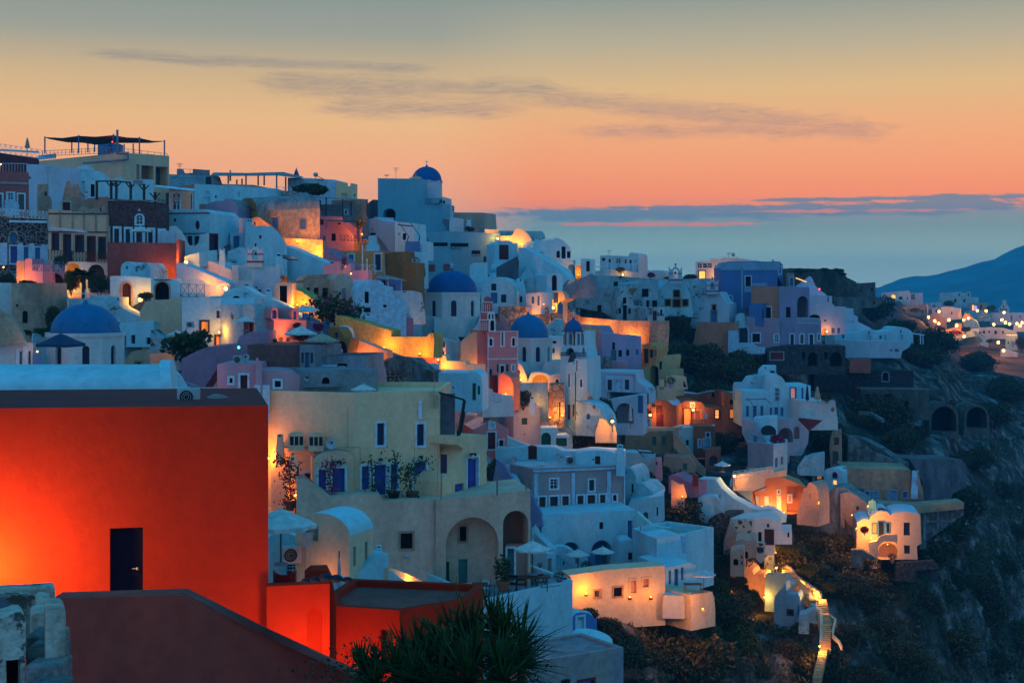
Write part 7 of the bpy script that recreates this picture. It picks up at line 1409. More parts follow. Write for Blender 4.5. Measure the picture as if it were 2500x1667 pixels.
for i, (a, b, w_, where) in enumerate(((605,750,1400, 'in the glowing arch'),(760,885,1500, 'on the orange vaulted house'),(1000,990,2200, 'at the top of the lit lane'),(1070,1030,3000, 'halfway down the lit lane'),(1115,1060,2600, 'at the foot of the lit lane'),(1120,925,1200, 'left of the peach cube'),(1230,1020,1000, 'below the peach cube'),(1318,1085,1200, 'by the yellow lane house'),(1395,1020,1300, 'under the lit corner house'),(1450,1000,900, 'right of the lit corner house'),(1550,915,2200, 'at the pink hotel front'),
 (1650,920,2600, 'right of the pink hotel'),(1825,1020,3000, 'below the round chapel'),(1865,1050,1300, 'on the terrace under the chapel'),(1735,1070,2000, 'left of the terrace rail'),(1912,1065,700, 'small and faint'),(2030,1085,2600, 'on the bright right terrace'),(2055,1050,900, 'at the right frame edge'),(1240,1165,2000, 'over the red flowers'),(1400,1205,1500, 'by the flowered wall end'),(1785,1272,2600, 'white and lone, above the gully'),(1845,1365,1300, 'on the tiny lit steps'),(1850,935,900, 'before the red chapel door'),(1995,1060,900, 'second along the right terrace'))):
 lamp(a, b, interp([(740,735),(900,690),(1000,650),(1100,628),(1250,600),(1380,575)], b) - 12, w_ * .8, 'distant street lamp ' + where, 'wall', r=1.2, off=1.0)
bush(850,930,70,640, 'far dark shrub left of the lane', 'dark', .7); bush(1230,860,70,715, 'far dark tree clump between houses', 'dark', .9); bush(1710,910,60,705, 'far dark tree by the pink hotel', 'dark', 1); bush(1420,1150,60,612, 'far dark bush above the gully', 'dark', .9); bush(2050,1340,70,600, 'far dark mass beside the white cube', 'dark', 1.8)
for i, (a, b, r_, d) in enumerate(((1320,1180,60,608),(1680,1270,40,590))): bush(a, b, r_, d, ('far red flowering bush by the lane', 'far small shrub below the row of windows')[i], 'red' if i == 0 else 'dark', .7)
reg('K', .96)
F('terracotta lit house with glazed door and bright lamp', '460,1110 460,870 550,835 ~760,850,825 790,895 1000,900 1000,720 1200,765 1205,1240 910,1300 905,1110', (197,199),6, 'terracotta2', 'w 632 850 666 890 litdim/trim;d 555 912 632 1088 litdim/dred;w 680 932 740 1028 redbrown/tan;w 903 928 950 1018 litwin/dred;w 1070 920 1110 1015 litdim/dred;w 1070 808 1115 862 dark')
lamp(655,925,195,480, 'starry lamp under the gable of the terracotta house', 'wall', r=.32, off=.9, col=(1,.36,.05)); F('long terracotta back wall with a pale barrel roof', '200,800 205,700 520,735 700,745 850,712 930,715 1180,760 1180,900 760,900', 205,5, 'terracotta2', 'w 865 732 902 780 dark', roof='trimblue')
F('old red plaster house with a pale wavy roof', '85,1120 95,785 280,790 370,820 430,870 465,870 462,1125', (196,195),5, 'terracotta2', 'w 242 875 308 960 dred;w 242 965 322 1120 dred', roof='trimblue'); lamp(172,982,191,420, 'starry lamp on a white cone post', 'post', r=.32, off=.5, col=(1,.36,.05)); F('white cone shaped lamp base', '135,1110 155,1010 175,1005 185,1110', 191.5,.6, 'white', name='stone_cone', cat='pillar', ext=.2); F('white curved terrace parapet under the lamps', '-20,1170 -20,1115 250,1130 430,1135 520,1105 670,1100 905,1103 905,1125 430,1180', (189,190),2, 'warmwhite', **K_parapet_wall); parasol_closed(795,930,1030,44,190, 'canvas', 'folded white parasol beside the starry lamp', 1.1); table(690,1100,1.8,.9,191, 'lit terrace table before the glazed door'); table(90,1110,1.8,.9,190, 'dark terrace table left of the cone lamp')
F('brick red annex with sky blue door', '668,1370 670,1108 905,1110 908,1370', (186,186.5),4, 'terracotta2', 'w 805 1182 838 1228 glass/trimblue;d 783 1248 845 1365 sky/trimblue;w 716 1260 745 1340 sky/trimblue'); F('red wall with a dark arched cave below the annex', '790,1560 790,1365 965,1362 965,1560', 183,3, 'brick', 'A 835 1440 930 1560 darkgrey .8', name='cave_wall', cat='wall'); F('small white cube between ochre stairs and red annex', '435,1330 435,1190 520,1175 530,1130 665,1112 668,1330', (187,187),3, 'white', 'w 577 1262 606 1322 dark')
F('tan house with two green shutters', '-140,1560 -100,1165 120,1165 430,1158 432,1560 240,1480', (184,183),5, 'tan2', 'w 190 1225 238 1322 teal;w 300 1220 346 1318 teal'); F('lower ochre house with one green shutter', '310,1568 330,1450 620,1450 680,1568', (178,178),4, 'peach', 'w 540 1525 588 1600 teal')
F('ochre stair parapet running down beside the green shutters', '430,1210 430,1190 470,1200 620,1390 720,1520 800,1600 800,1700 600,1560 430,1330', 181,1, 'peach', **K_stair_wall); stairs('long stone stairs between ochre parapets', (640,1560),(440,1230),70,18, 'tan', 180,187)
F('white house with a tall vault and three slim doors', '1205,1025 1205,710 1510,712 1520,620 ~1700,660,532 1712,650 1860,655 1980,652 1980,830 1850,1010', (190,192),7, 'white', 'w 1252 880 1285 998 blue2;d 1330 878 1370 1015 blue2/trimblue;w 1413 878 1448 998 blue2;w 1578 683 1628 822 glass/trimblue;w 1520 900 1545 992 blue2;d 1572 898 1612 1000 blue2/trimblue;w 1640 895 1672 1000 blue2;w 1735 910 1782 978 dark;w 1755 682 1806 790 litdim/blue2;d 1875 678 1900 815 blue2'); F('white vaulted annex with a long grey-white roof', '1100,720 1105,632 1195,630 1240,560 1400,535 1600,530 1520,640 1515,715', (196,196),4, 'whitew', **K_vaulted_roof); F('little white cube above the long grey-white roof', '1380,540 1390,470 1430,430 1585,432 1585,540', 200,3, 'white', 'w 1520 482 1572 530 darkgrey;o 1460 442 1478 460 dark')
m = MB(); m.bar(P(gx(1240), gy(808),188), P(gx(1475), gy(800),188),.05, 'dnavy', 5)
for a in (1258,1465): m.bar(P(gx(a), gy(790),188), P(gx(a + 70), gy(865),187),.03, 'dnavy', 4)
solo(m, 'awning_rods', 'thin awning rods on the white three door house', 'awning', tuple(P(gx(1240), gy(808),188)))
F('rounded white terrace bastion with folded parasols', '1850,1060 1855,820 2110,825 2255,820 2285,1060', (186,188),6, 'warmwhite', 'o 2205 895 2250 950 tan', **K_terrace); parasol_closed(2055,655,805,76,187, 'canvastan', 'folded beige parasol on the white bastion', .4); parasol_closed(1940,640,815,44,187.5, 'dnavy', 'folded dark parasol on the white bastion', .3); bush(2160,820,75,188, 'dark shrub on the white bastion', 'dark', 1.2)
F('pale lower arcade with one dark violet arch', '1590,1320 1600,1040 1620,1030 1830,1028 1960,1160 1950,1300 1880,1440 1740,1440', (182,184),5, 'lav2', 'A 1612 1125 1780 1290 darkgrey 1.4;A 1790 1112 1855 1250 grey .8'); F('white porch with an arch left of the pale lower arcade', '1340,1230 1340,1020 1600,1000 1604,1230', 181,3, 'white', 'A 1415 1098 1590 1215 darkgrey 1.4', **K_porch); bush(1600,1300,95,178, 'dark violet bougainvillea in the pale arcade', 'flower', 1.0)
F('broad stair parapet slanting down to the blue door cube', '1275,1330 1205,1180 1205,1020 1320,1040 1500,1330', (179,179),2, 'lav2', 'w 1335 1215 1375 1300 blue2', **K_stair_wall); B('cube house with a blue door below the slanting parapet', [(1270,179),(1560,176),(1710,178)],1310,1570,4, 'warmwhite', 'd 1578 1465 1612 1570 blue2;w 1643 1450 1672 1540 blue2;c 1562 1300 1708 1318 white', ref=1, mats=['lav2', 'warmwhite', 'white', 'white', 'white'], par=.2, ext=1, roof='white')
F('white stepped wall pieces right of the blue door cube', '1830,1568 1900,1470 2000,1440 2130,1420 2130,1568', 180,3, 'whitew', **K_garden_wall); F('dark red triangle wall behind the white bastion', '1835,1040 1850,1015 2110,1045 1960,1165', 184,.5, 'maroon', **K_garden_wall, ext=0)
F('tan framed retaining walls with a thin pole', '2200,1568 2190,1320 2215,1180 2320,1150 2330,1568', 190,2, 'tan', 'w 2240 1235 2300 1320 darkgrey;w 2225 1390 2290 1530 darkgrey', **K_retaining_wall)
reg('L', .87)
F('dark stone ruin with wide doorways on the cliff', '470,960 470,690 1010,695 1240,700 1245,1040 950,1030', (265,268),6, 'ruin2', 'w 555 835 632 930 dark;H 715 745 820 1000 dark 1.2;w 940 820 1005 1010 dark;c 470 686 1250 694 vaultgrey', name='stone_ruin', cat='ruin'); F('long dark rubble wall with an arched niche', '-60,730 -60,455 440,455 680,480 1060,485 1060,700 470,730', (275,280),4, 'darkstone2', 'a 712 500 782 600 dark/grey;c -60 448 440 456 vaultgrey', **K_retaining_wall); F('wide stone cave arch at the end of the ruins', '1235,1180 1238,1000 ~1565,1000,845 1570,1180', (288,290),6, 'cavecliff', 'A 1265 885 1545 1170 dark 3', name='cave_arch', cat='cave'); F('smaller stone cave arch beyond the ruins', '1630,1150 1632,980 ~1912,1010,862 1915,1150', (292,294),6, 'cavecliff', 'A 1660 890 1890 1130 dark 3', name='cave_arch', cat='cave'); F('salmon rubble remnant among dark terraces', '340,440 350,355 580,355 575,430', 275,2, 'brick', name='ruin_wall', cat='wall')
run('pale path parapet slanting down the dark slope', [(330,1215,225),(480,1240,224),(640,1330,221),(800,1440,218),(940,1520,216)],1.0,1.2, 'rubblegrey'); run('second thin pale wall line below the stone ruin', [(450,940,250),(560,950,250),(700,1030,245)],.5,.6, 'rubblegrey')
reg('Q', .83)
F('glowing orange house with a wavy top and white door', '1555,930 1555,700 1510,680 1510,590 1700,550 1850,560 2010,620 2160,680 2150,960 2000,995 1900,980', (183,184),6, 'orange2', 'w 1590 790 1642 900 trim/peach;w 1690 788 1755 898 trim/peach;d 1825 782 1885 975 trim;w 1842 725 1860 755 dark/trim;H 1940 675 2130 965 orange2 .6;w 1960 780 1988 850 tan/trim;w 2100 748 2130 788 trim')
for a, b, w_, l in ((1800,940,380, 'spot lamp in front of the orange house windows'),(1915,968,330, 'spot lamp at the orange house step'),(1660,900,120, 'spot lamp at the left of the orange house')): lamp(a, b, 180.5, w_, l, 'flood', size=.15, col=(1,.34,.05))
m = MB(); m.bar(P(gx(1605), gy(925),179), P(gx(1565), gy(740),179),.06, 'black'); m.bar(P(gx(1565), gy(740),179), P(gx(1710), gy(680),178),.06, 'black'); solo(m, 'crane_arm', 'black angled hoist arm before the orange house', 'metal arm', tuple(P(gx(1605), gy(925),179)))
F('white curved house left of the orange house', '1300,930 1300,640 1500,610 1515,680 1550,700 1550,930', (184,184),4, 'white', 'w 1410 785 1455 825 dark'); F('long white stair wall sweeping down to the right', '950,800 950,590 1140,600 1200,690 1330,810 1560,930 1640,945 1740,1000 1720,1060 1330,1060', (178,176),2, 'white', **K_stair_wall); F('low blue-white stair wall under the orange house', '1600,1070 1600,935 1780,930 1940,1030 1935,1080 1860,1090', 174.5,2, 'white', **K_stair_wall); stairs('dark steps behind the sweeping white stair wall', (1540,900),(1190,640),60,20, 'darkgrey', 180,186)
F('peach vaulted end house with a yellow lit flank', '2055,1000 2130,700 2170,690 ~2290,760,640 2300,900', (181,180),3, 'peach', 'w 2195 762 2215 812 tan'); lamp(2300,860,177,260, 'lamp on the yellow lit flank wall', 'flood'); railing('white post fence on the lit parapet', [(1340,510,178),(1785,455,181)],2.2, 'trim', 'rails', step=1.3); F('cream parapet wall with a picket gate', '1340,620 1340,545 1480,530 1780,470 1800,520 1940,490 1940,560 1700,590', (180,181),1.5, 'cream', **K_parapet_wall); lamp(1350,560,177.5,420, 'dazzling lamp at the cream parapet corner', 'post', r=.3, off=.4, col=(1,.45,.10)); railing('cream picket gate in the parapet fence', [(1482,465,178.5),(1570,470,178.5)],4.6, 'palewood', 'bars', step=.7)
parasol(1215,395,190,181, 'canvas', 'blue-white parasol by the red cave wall', 120)
F('white terrace end with a spotted stone flank', '1550,1330 1305,1080 1305,1035 1550,1040 1740,1020 1865,1075 1880,1180 1990,1180 2000,1330 1800,1330', (168,168),4, 'warmwhite', 'w 1618 1190 1658 1300 dark;a 1715 1095 1745 1140 dred;d 1706 1175 1782 1320 dbrown/dred;w 1948 1195 1970 1252 dark'); F('spotted black and cream stone wall', '1310,1250 1350,1065 1548,1062 1550,1275 1400,1250', (167,167),1, 'spotstone', **K_stone_wall); F('round dry stone bastion above the dark bush', '1050,1220 1060,1050 1130,1000 1290,1000 1305,1100 1250,1300', (170,169),4, 'darkstone3', **K_stone_wall); F('peach rounded rock wall below the spotted stones', '1230,1310 1300,1090 1360,1170 1440,1230 1440,1330', 166,2, 'peach', **K_garden_wall)
F('small peach vault houses on the dark slope', '1360,1480 1365,1290 1420,1270 1540,1290 ~1600,1300,1282 1595,1470 1470,1500', (160,160),4, 'peach', 'a 1465 1410 1505 1490 dark;a 1500 1330 1512 1345 dark'); F('peach round room with a red shutter', '1305,1560 1305,1420 1340,1400 1440,1375 1465,1400 1465,1568', (157,157),3, 'peach', 'A 1340 1492 1395 1568 dark .5;w 1425 1455 1442 1495 dred;w 1425 1520 1445 1560 dred'); F('spotted rubble wall with an iron gate', '1595,1400 1600,1310 1700,1330 1690,1420', 160,1, 'spotstone', 'w 1605 1362 1680 1420 dbrown', **K_stone_wall)
F('tan cliff house wall above the dark gully with sunbed terrace', '125,480 125,300 300,300 465,312 462,430 540,500', (180,181),3, 'white', **K_terrace_wall); F('pink lit little door block', '465,510 465,372 530,370 535,505', 178,2, 'pink', 'w 470 400 485 440 dark'); m = MB(); m.box(P(gx(275), gy(300),179),(1.6,0,-.1),(0,.7,0),(0,0,.1), 'navycloth'); m.box(P(gx(240), gy(255),179),(.9,0,-1.0),(0,.7,0),(0,0,.1), 'navycloth'); solo(m, 'sunbed', 'navy sunbed on the white terrace wall', 'sunbed', tuple(P(gx(275), gy(300),179)))
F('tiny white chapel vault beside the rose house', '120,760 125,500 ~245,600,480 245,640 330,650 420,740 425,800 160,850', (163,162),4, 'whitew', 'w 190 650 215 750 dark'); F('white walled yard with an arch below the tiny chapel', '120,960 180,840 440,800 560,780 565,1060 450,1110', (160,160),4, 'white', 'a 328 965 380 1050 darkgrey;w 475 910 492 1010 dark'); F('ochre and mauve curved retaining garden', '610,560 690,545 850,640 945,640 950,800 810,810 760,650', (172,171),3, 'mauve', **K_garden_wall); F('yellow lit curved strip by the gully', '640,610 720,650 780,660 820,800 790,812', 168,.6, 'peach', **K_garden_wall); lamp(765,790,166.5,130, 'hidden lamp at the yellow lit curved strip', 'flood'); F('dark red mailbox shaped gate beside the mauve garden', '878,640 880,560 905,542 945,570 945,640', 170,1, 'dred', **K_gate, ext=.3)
F('blue-white terraces with little domes above the stone bastion', '940,820 950,790 1140,790 1230,890 1240,990 1130,900', (171,171),2, 'white', **K_terrace_wall); F('small twin dome chimneys on the blue-white terraces', '1175,800 1180,720 ~1205,740,705 1230,850 1235,880', 169.5,.8, 'white', 'o 1165 930 1185 950 dark', **K_chimney, ext=0)
reg('W', .83)
F('long ochre house with stained wall and blue doors', '498,840 498,472 1260,495 1265,770 1400,780 1410,880 1100,880', (206,208),7, 'tan3', 'd 620 715 720 830 blue2/blue2;w 748 735 792 825 blue2/sky;w 840 738 885 828 sky/sky;d 1015 728 1098 875 sky/sky;w 1175 738 1218 805 blue2/sky;c 1125 845 1400 855 blue2'); stairs('steep blue steps at the end of the ochre house', (1265,770),(1275,500),75,13, 'trimblue', 205,210); F('ochre sloped stair parapet right of the blue steps', '1345,780 1330,520 1300,500 1340,520 1395,740 1395,780', 204,.8, 'tan3', **K_stair_wall, ext=.3)
F('white vaulted house with one glowing window', '280,700 285,500 300,495 ~495,520,475 495,700', (208,207),3, 'white', 'a 375 515 438 588 dnavy/trimblue;w 388 610 428 655 litwin/trim'); F('blue-white peeling cube with a lit arched door', '150,560 155,330 285,318 283,580 200,600', 210,3, 'whitew', 'a 203 520 262 600 litdim/blue2')
F('rock domed chapel wall with a lit inner side', '100,980 200,900 300,780 380,710 ~560,720,690 640,780 740,840 780,900 740,960 520,980 640,1190 560,1260 460,1240', (198,197),4, 'ruin3', name='rock_house', cat='rock house'); F('inner lit plaster side of the rock domed chapel', '470,960 470,760 560,740 640,780 740,850 775,880 770,960 700,1030 660,1190 560,1100 515,1040', 195.5,.8, 'peach', 'w 645 900 680 945 dgreen', **K_house_wall)
for a, b, w_, l in ((780,900,300, 'bright lamp by the turquoise gate'),(650,1150,330, 'lamp at the foot of the lit lane'),(600,1000,120, 'lamp behind the rock domed chapel'),(870,1460,380, 'lamp at the lower lane end'),(815,1270,170, 'lamp below the hanging red flowers'),(1000,1330,90, 'lamp inside the arched porch')): lamp(a, b, 187.5, w_, l, 'flood', size=.2, col=(1,.36,.05))
F('turquoise pointed garden gate with lit posts', '780,930 785,860 835,820 868,855 868,930', 189.5,.4, 'teal2', **K_gate, ext=.2); railing('turquoise picket bars of the pointed gate', [(790,850,188.8),(865,850,188.8)],4, 'sky', 'bars', step=.5)
F('two storey peach villa with twin white barrel roofs', '650,1400 655,1080 735,1045 800,1050 ~1030,1010,960 ~1370,1010,965 1380,1320 1330,1350 1340,1500 880,1500', (186,187),6, 'villapeach', 'w 835 1098 872 1200 litdim/blue2;d 902 1075 957 1240 dnavy/blue2;w 992 1092 1020 1195 dnavy/blue2;w 1182 1085 1252 1228 dnavy;w 1188 1340 1252 1435 dnavy;A 895 1308 1112 1480 peach 1.4;w 835 1392 862 1455 dark', roof='trimblue'); m_ = T_last[0]
F(None, '800,1300 880,1290 900,1250 960,1228 1112,1222 1112,1320 1060,1300 960,1300 900,1350 890,1480 800,1420 785,1340', 184.5,.6, 'villapeach', parent=m_, part='porch_wall', ext=0); bush(740,1200,60,184, 'hanging red flowers on the peach villa corner', 'red', 1.3); potted(1055,1540,110,182, 'orange pot plant before the arched porch', 'dark', 'terracotta', .9)
F('ochre terrace wall right of the villa on concrete posts', '890,1000 920,870 1360,895 1860,855 1862,930 1370,980', (193,196),3, 'tan3', **K_terrace_wall); F('grey block retaining wall with concrete posts', '1365,1290 1365,930 1860,880 1860,1000 1720,1090 1440,1290', (194.5,197),3, 'rubblegrey', 'c 1400 920 1425 1280 vaultgrey;c 1550 905 1575 1150 vaultgrey;c 1430 1060 1700 1075 vaultgrey', **K_retaining_wall); bush(940,980,60,190, 'dark potted shrub beside the turquoise gate', 'dark', 1)
F('violet grey eroded cliff patch above the terrace', '1350,860 1400,640 1250,370 1840,375 1890,450 1870,560 1890,680 1730,760 1700,860', (225,232),6, 'violetrock', **K_rock_outcrop); F('stone slope triangle under the pale path', '540,470 560,110 700,170 900,320 1180,420 1250,480 1240,495', (222,224),5, 'rubblegrey', name='stone_slope', cat='rock')
reg('U', .83)
run('mosaic stone lane wall glowing orange', [(520,540,176),(560,530,175),(620,580,173),(660,640,171),(760,710,168),(880,790,165)],2.2,.3, 'lanestone'); run('white capped lane wall along the descending stairs', [(885,800,163),(870,870,161),(920,950,158),(1010,1020,156),(990,1090,153),(985,1150,151),(1040,1200,149),(1060,1250,148)],.35,.15, 'whitelit'); run('inner white wall of the descending stairs', [(790,790,162),(795,880,160),(880,940,158),(885,1060,154),(880,1200,150)],.9,.25, 'whitelit')
for i, (a, b, c_, d_, e, f, n, w_) in enumerate(((800,860,560,600,160,172,22,75),(880,1080,830,850,154,161,14,110),(890,1270,895,1060,148.5,154,12,85),(820,1520,880,1270,140,148.5,16,75))): stairs(('upper lit lane steps beside the mosaic wall', 'middle lit lane steps', 'lower lit steps before the bend', 'dim last steps fading into the dark slope')[i],(a, b),(c_, d_), w_, n, 'steplit', e, f)
for a, b, d, w_, l in ((510,580,173,210, 'small lane lamp at the top of the mosaic wall'),(807,808,162.5,170, 'small lane lamp on the middle landing'),(880,1250,148,130, 'small lane lamp at the last bend'),(600,640,170,120, 'hidden lane lamp on the mosaic wall'),(700,720,167.5,120, 'hidden lane lamp halfway down the mosaic wall'),(880,830,161.6,160, 'hidden lane lamp at the wall corner'),(930,1000,155.5,170, 'hidden lane lamp at the long curve'),(930,1180,150.5,110, 'hidden lane lamp on the lower steps'),(480,440,178,130, 'hidden lamp on the rocky lane top'),(258,912,168,240, 'round path lamp among lit bushes'),(215,900,167,120, 'hidden lamp under the gold cypress'),(60,950,166,240, 'hidden lamp glowing on the low left bushes'),(345,715,172,110, 'hidden lamp in the sunken terracotta nook'),(410,830,168,120, 'small lamp on the terracotta stairs'),(530,930,163,120, 'hidden lamp beside the white lower cabin')): lamp(a, b, d - .6, w_ * (2.2 if 'lane' in l else .8), l, 'post' if 'hidden' not in l else 'flood', size=.15, off=.3, col=(1,.36,.05))
F('blue-white stacked terrace rooms beside the lane', '410,800 415,640 605,642 610,680 780,790 790,880 600,880', (166,165),1.2, 'dimblue', ''); F('white barrel roofed cabin beside the lane', '490,960 490,830 580,730 ~600,810,725 680,810 ~715,860,805 718,1000 670,1020', (160,159.5),1.8, 'dimblue', 'w 612 945 648 978 glass/dbrown;a 690 900 706 985 blue2'); F('low white walls at the foot of the lane cabin', '700,1050 705,980 760,975 850,900 880,1060 790,1050', 157,2, 'whitew', **K_garden_wall); F('terracotta lit rock walls with sunken stairs', '120,760 130,530 200,545 300,600 315,640 400,640 415,690 440,800 490,860 490,940 440,920 350,800 200,720', (170,169),3, 'peach', name='rock_wall', cat='wall'); F('chalky rock edge beside the lane top', '400,640 410,500 450,460 490,470 500,600 470,640', 174,2, 'whitep', **K_rock_outcrop)
F('low rubble wall right of the white terrace end', '500,430 505,395 610,385 730,375 735,420', 186,1, 'rubblegrey', **K_stone_wall); F('curved dark parapet under the peach villa', '1150,480 1150,425 1250,430 1370,500 1380,520 1250,500', 182,1, 'rubblegrey', **K_garden_wall); F('long dark terrace kerb under the peach villa', '1530,610 1530,545 1850,520 1900,590 1700,610', 184,1, 'darkstone', **K_terrace_wall)
tree(220,960,700,110,166.5, 'gold lit cypress like bush beside the path lamp', 'gold', 1500, clumps=8, size=.16);
reg('Z')
for x, y, r_, d, l in ((1925,1350,22,145, 'gold lit bush at the top of the mosaic lane'),(1975,1400,22,140, 'gold lit bush behind the mosaic lane wall'),(2025,1440,20,138, 'rust coloured bush beside the lit landing'),(1760,1475,30,137, 'gold lit bush left of the round path lamp'),(1830,1470,30,137, 'gold lit bush right of the round path lamp'),(1795,1440,34,138, 'dark bush above the round path lamp')): bush(x, y, r_, d, l, 'dark' if 'dark' in l else 'gold', 1)
BS = [(1480,1530,60,124),(1420,1510,55,118),(1550,1500,65,130),(1620,1520,70,132),(1500,1600,80,112),(1600,1620,95,114),(1440,1640,70,96),(1680,1640,95,118),(1560,1690,110,102),(1700,1540,70,136),(1760,1500,70,142),(1460,1480,40,126),(1800,1570,60,140),
 (1760,1360,70,150),(1700,1400,60,147),(1730,1450,70,144),(1800,1430,55,148),(1690,1310,60,152),(1650,1250,60,154),(1620,1180,60,158),(1580,1130,60,160),(1650,1120,50,160),(1560,1180,40,158),(1680,1210,50,157),(1720,1240,40,157),
 (1980,1340,60,160),(2030,1370,70,158),(1920,1380,60,158),(1960,1420,70,155),(2060,1430,60,156),(2110,1470,60,156),(2180,1400,70,165),(2230,1330,60,170),(2270,1280,70,172),(2300,1350,50,172),(2150,1540,60,150),(2250,1470,60,160),(2340,1420,60,168),(2400,1500,60,165),(2060,1560,60,140),(2200,1620,70,140),(2320,1580,60,152),(2440,1380,60,178),(2420,1620,60,150),(1960,1540,55,140),(1900,1590,60,128),(1850,1640,55,120),(2000,1650,70,125),(2100,1660,60,128),(2480,1560,60,160),
 (1700,880,60,186),(1760,910,55,185),(1650,800,60,192),(1620,870,60,185),(1640,940,50,175),(1730,960,60,176),(1800,900,50,188),(1670,760,50,200),(1600,820,40,190),(1780,960,50,180),(2030,1080,60,150),(1990,1040,40,152),(2090,1030,40,190),(2150,1020,60,198),(2070,1120,40,170),(2200,1080,50,190),(2240,1060,40,200),(2330,1010,50,215),(2420,1020,60,220),(2110,850,45,225),(2170,850,60,228),(2240,870,60,232),(2130,760,60,300),(2200,800,60,300),(2280,840,50,290),(2260,1180,45,185),(2340,1240,60,190),(2440,1200,60,205),(2380,1120,50,215),(2480,1300,60,195),(1960,1060,35,152),(1760,1085,40,147),(2330,1130,40,200),(1560,990,70,150),(1620,1020,50,148),(2390,890,50,300),(2460,960,50,290),(1560,1080,45,0),(1585,1105,45,0),(1610,1150,45,0),(1545,1120,35,0),(1640,1200,40,0),(1660,1330,55,0),(1700,1350,60,0),(1740,1330,45,0),(1690,1280,45,0),(1650,1390,50,0),(1740,1400,50,0),(1500,1490,50,0),(1400,1560,60,0),(1960,1300,40,0),(2000,1310,45,0),(2060,1330,45,0),(1920,1330,35,0),(2100,1380,50,0),(2020,1420,45,0),(2120,1420,50,0),(2260,1360,60,0),(2330,1300,60,0),(2380,1440,60,0)]
WH = ['rounded dark bush', 'broad olive brown bush', 'ragged dark shrub', 'low spreading shrub', 'dense dusty green bush']
def where(x, y):
 if y < 900 and x < 1850: return 'in the gully left of the salmon wall'
 if y < 1000: return 'on the high terraces by the stone ruins'
 if x < 1720 and y < 1330: return 'in the dark gully right of the rose house'
 if x < 1720: return 'on the slope below the villa terrace'
 if x < 1900: return 'beside the lamp lit path bushes'
 if y < 1250: return 'on the dark hillside around the pale path'
 if x < 2200: return 'between the lit lane and the peach villa'
 return 'on the steep dark slope at the lower right'
# ================================================================ SETTING
DM[0] = 1.0
RIDGE = [(-900,440),(0,425),(300,430),(420,455),(600,470),(860,500),(1000,540),(1120,575),(1250,600),(1300,640),(1450,668),(1620,682),(1700,675),(1880,668),(1920,655),(2060,658),(2070,684),(2135,722),
  (2154,729),(2202,733),(2212,755),(2262,778),(2308,798),(2322,836),(2345,871),(2390,887),(2444,913),(2500,928),(2700,990),(3100,1090)]
DT = {  # column -> (row, distance)
 -900: [(425,180),(640,135),(800,112),(930,98),(1000,70),(1300,45),(1500,40),(1700,24),(2100,18)],
 0: [(425,185),(520,150),(640,130),(720,121),(800,113),(940,98),(1000,72),(1300,48),(1480,42),(1700,26),(2100,18)],
 300: [(430,182),(520,152),(640,132),(720,122),(800,113),(930,102),(1000,80),(1300,60),(1480,46),(1700,33),(2100,22)],
 600: [(470,190),(560,160),(640,142),(720,130),(800,120),(930,106),(1000,95),(1240,84),(1450,66),(1600,46),(1800,34),(2100,28)],
 850: [(500,215),(600,178),(700,155),(800,138),(900,122),(960,108),(1220,92),(1450,86),(1600,66),(1800,42),(2100,32)],
 1100: [(560,230),(640,200),(720,176),(800,160),(900,140),(1000,125),(1200,106),(1440,92),(1600,84),(1800,60),(2100,45)],
 1300: [(620,262),(680,225),(760,195),(850,175),(950,160),(1040,150),(1140,140),(1260,132),(1400,121),(1520,103),(1667,84),(1800,66),(2100,50)],
 1500: [(672,270),(760,215),(830,195),(940,175),(1040,158),(1140,148),(1300,134),(1440,121),(1540,111),(1667,98),(1800,84),(2100,62)],
 1750: [(672,320),(780,250),(860,225),(950,200),(1060,180),(1180,160),(1300,146),(1420,137),(1500,131),(1667,117),(1800,104),(2100,80)],
 1950: [(660,380),(760,300),(850,250),(950,225),(1060,198),(1180,176),(1300,159),(1420,147),(1560,135),(1700,121),(1900,105),(2100,90)],
 2150: [(728,430),(800,330),(870,280),(960,250),(1060,225),(1200,194),(1340,171),(1500,153),(1700,134),(1900,115),(2100,100)],
 2350: [(840,440),(880,350),(960,300),(1060,265),(1200,225),(1350,195),(1500,175),(1700,150),(1900,128),(2100,110)],
 2550: [(930,420),(1000,372),(1100,335),(1250,295),(1400,265),(1550,240),(1700,210),(2100,150)],
 3100: [(1060,400),(1200,345),(1400,300),(1700,240),(2100,180)]}
DX = sorted(DT)
def Dm(x, y):
 x = min(max(x, DX[0]), DX[-1])
 for a, b in zip(DX, DX[1:]):
  if x <= b:
   t = (x - a) / (b - a); t = t * t * (3 - 2 * t)
   return exp(log(interp(DT[a], y)) * (1 - t) + log(interp(DT[b], y)) * t)
GRID = {}
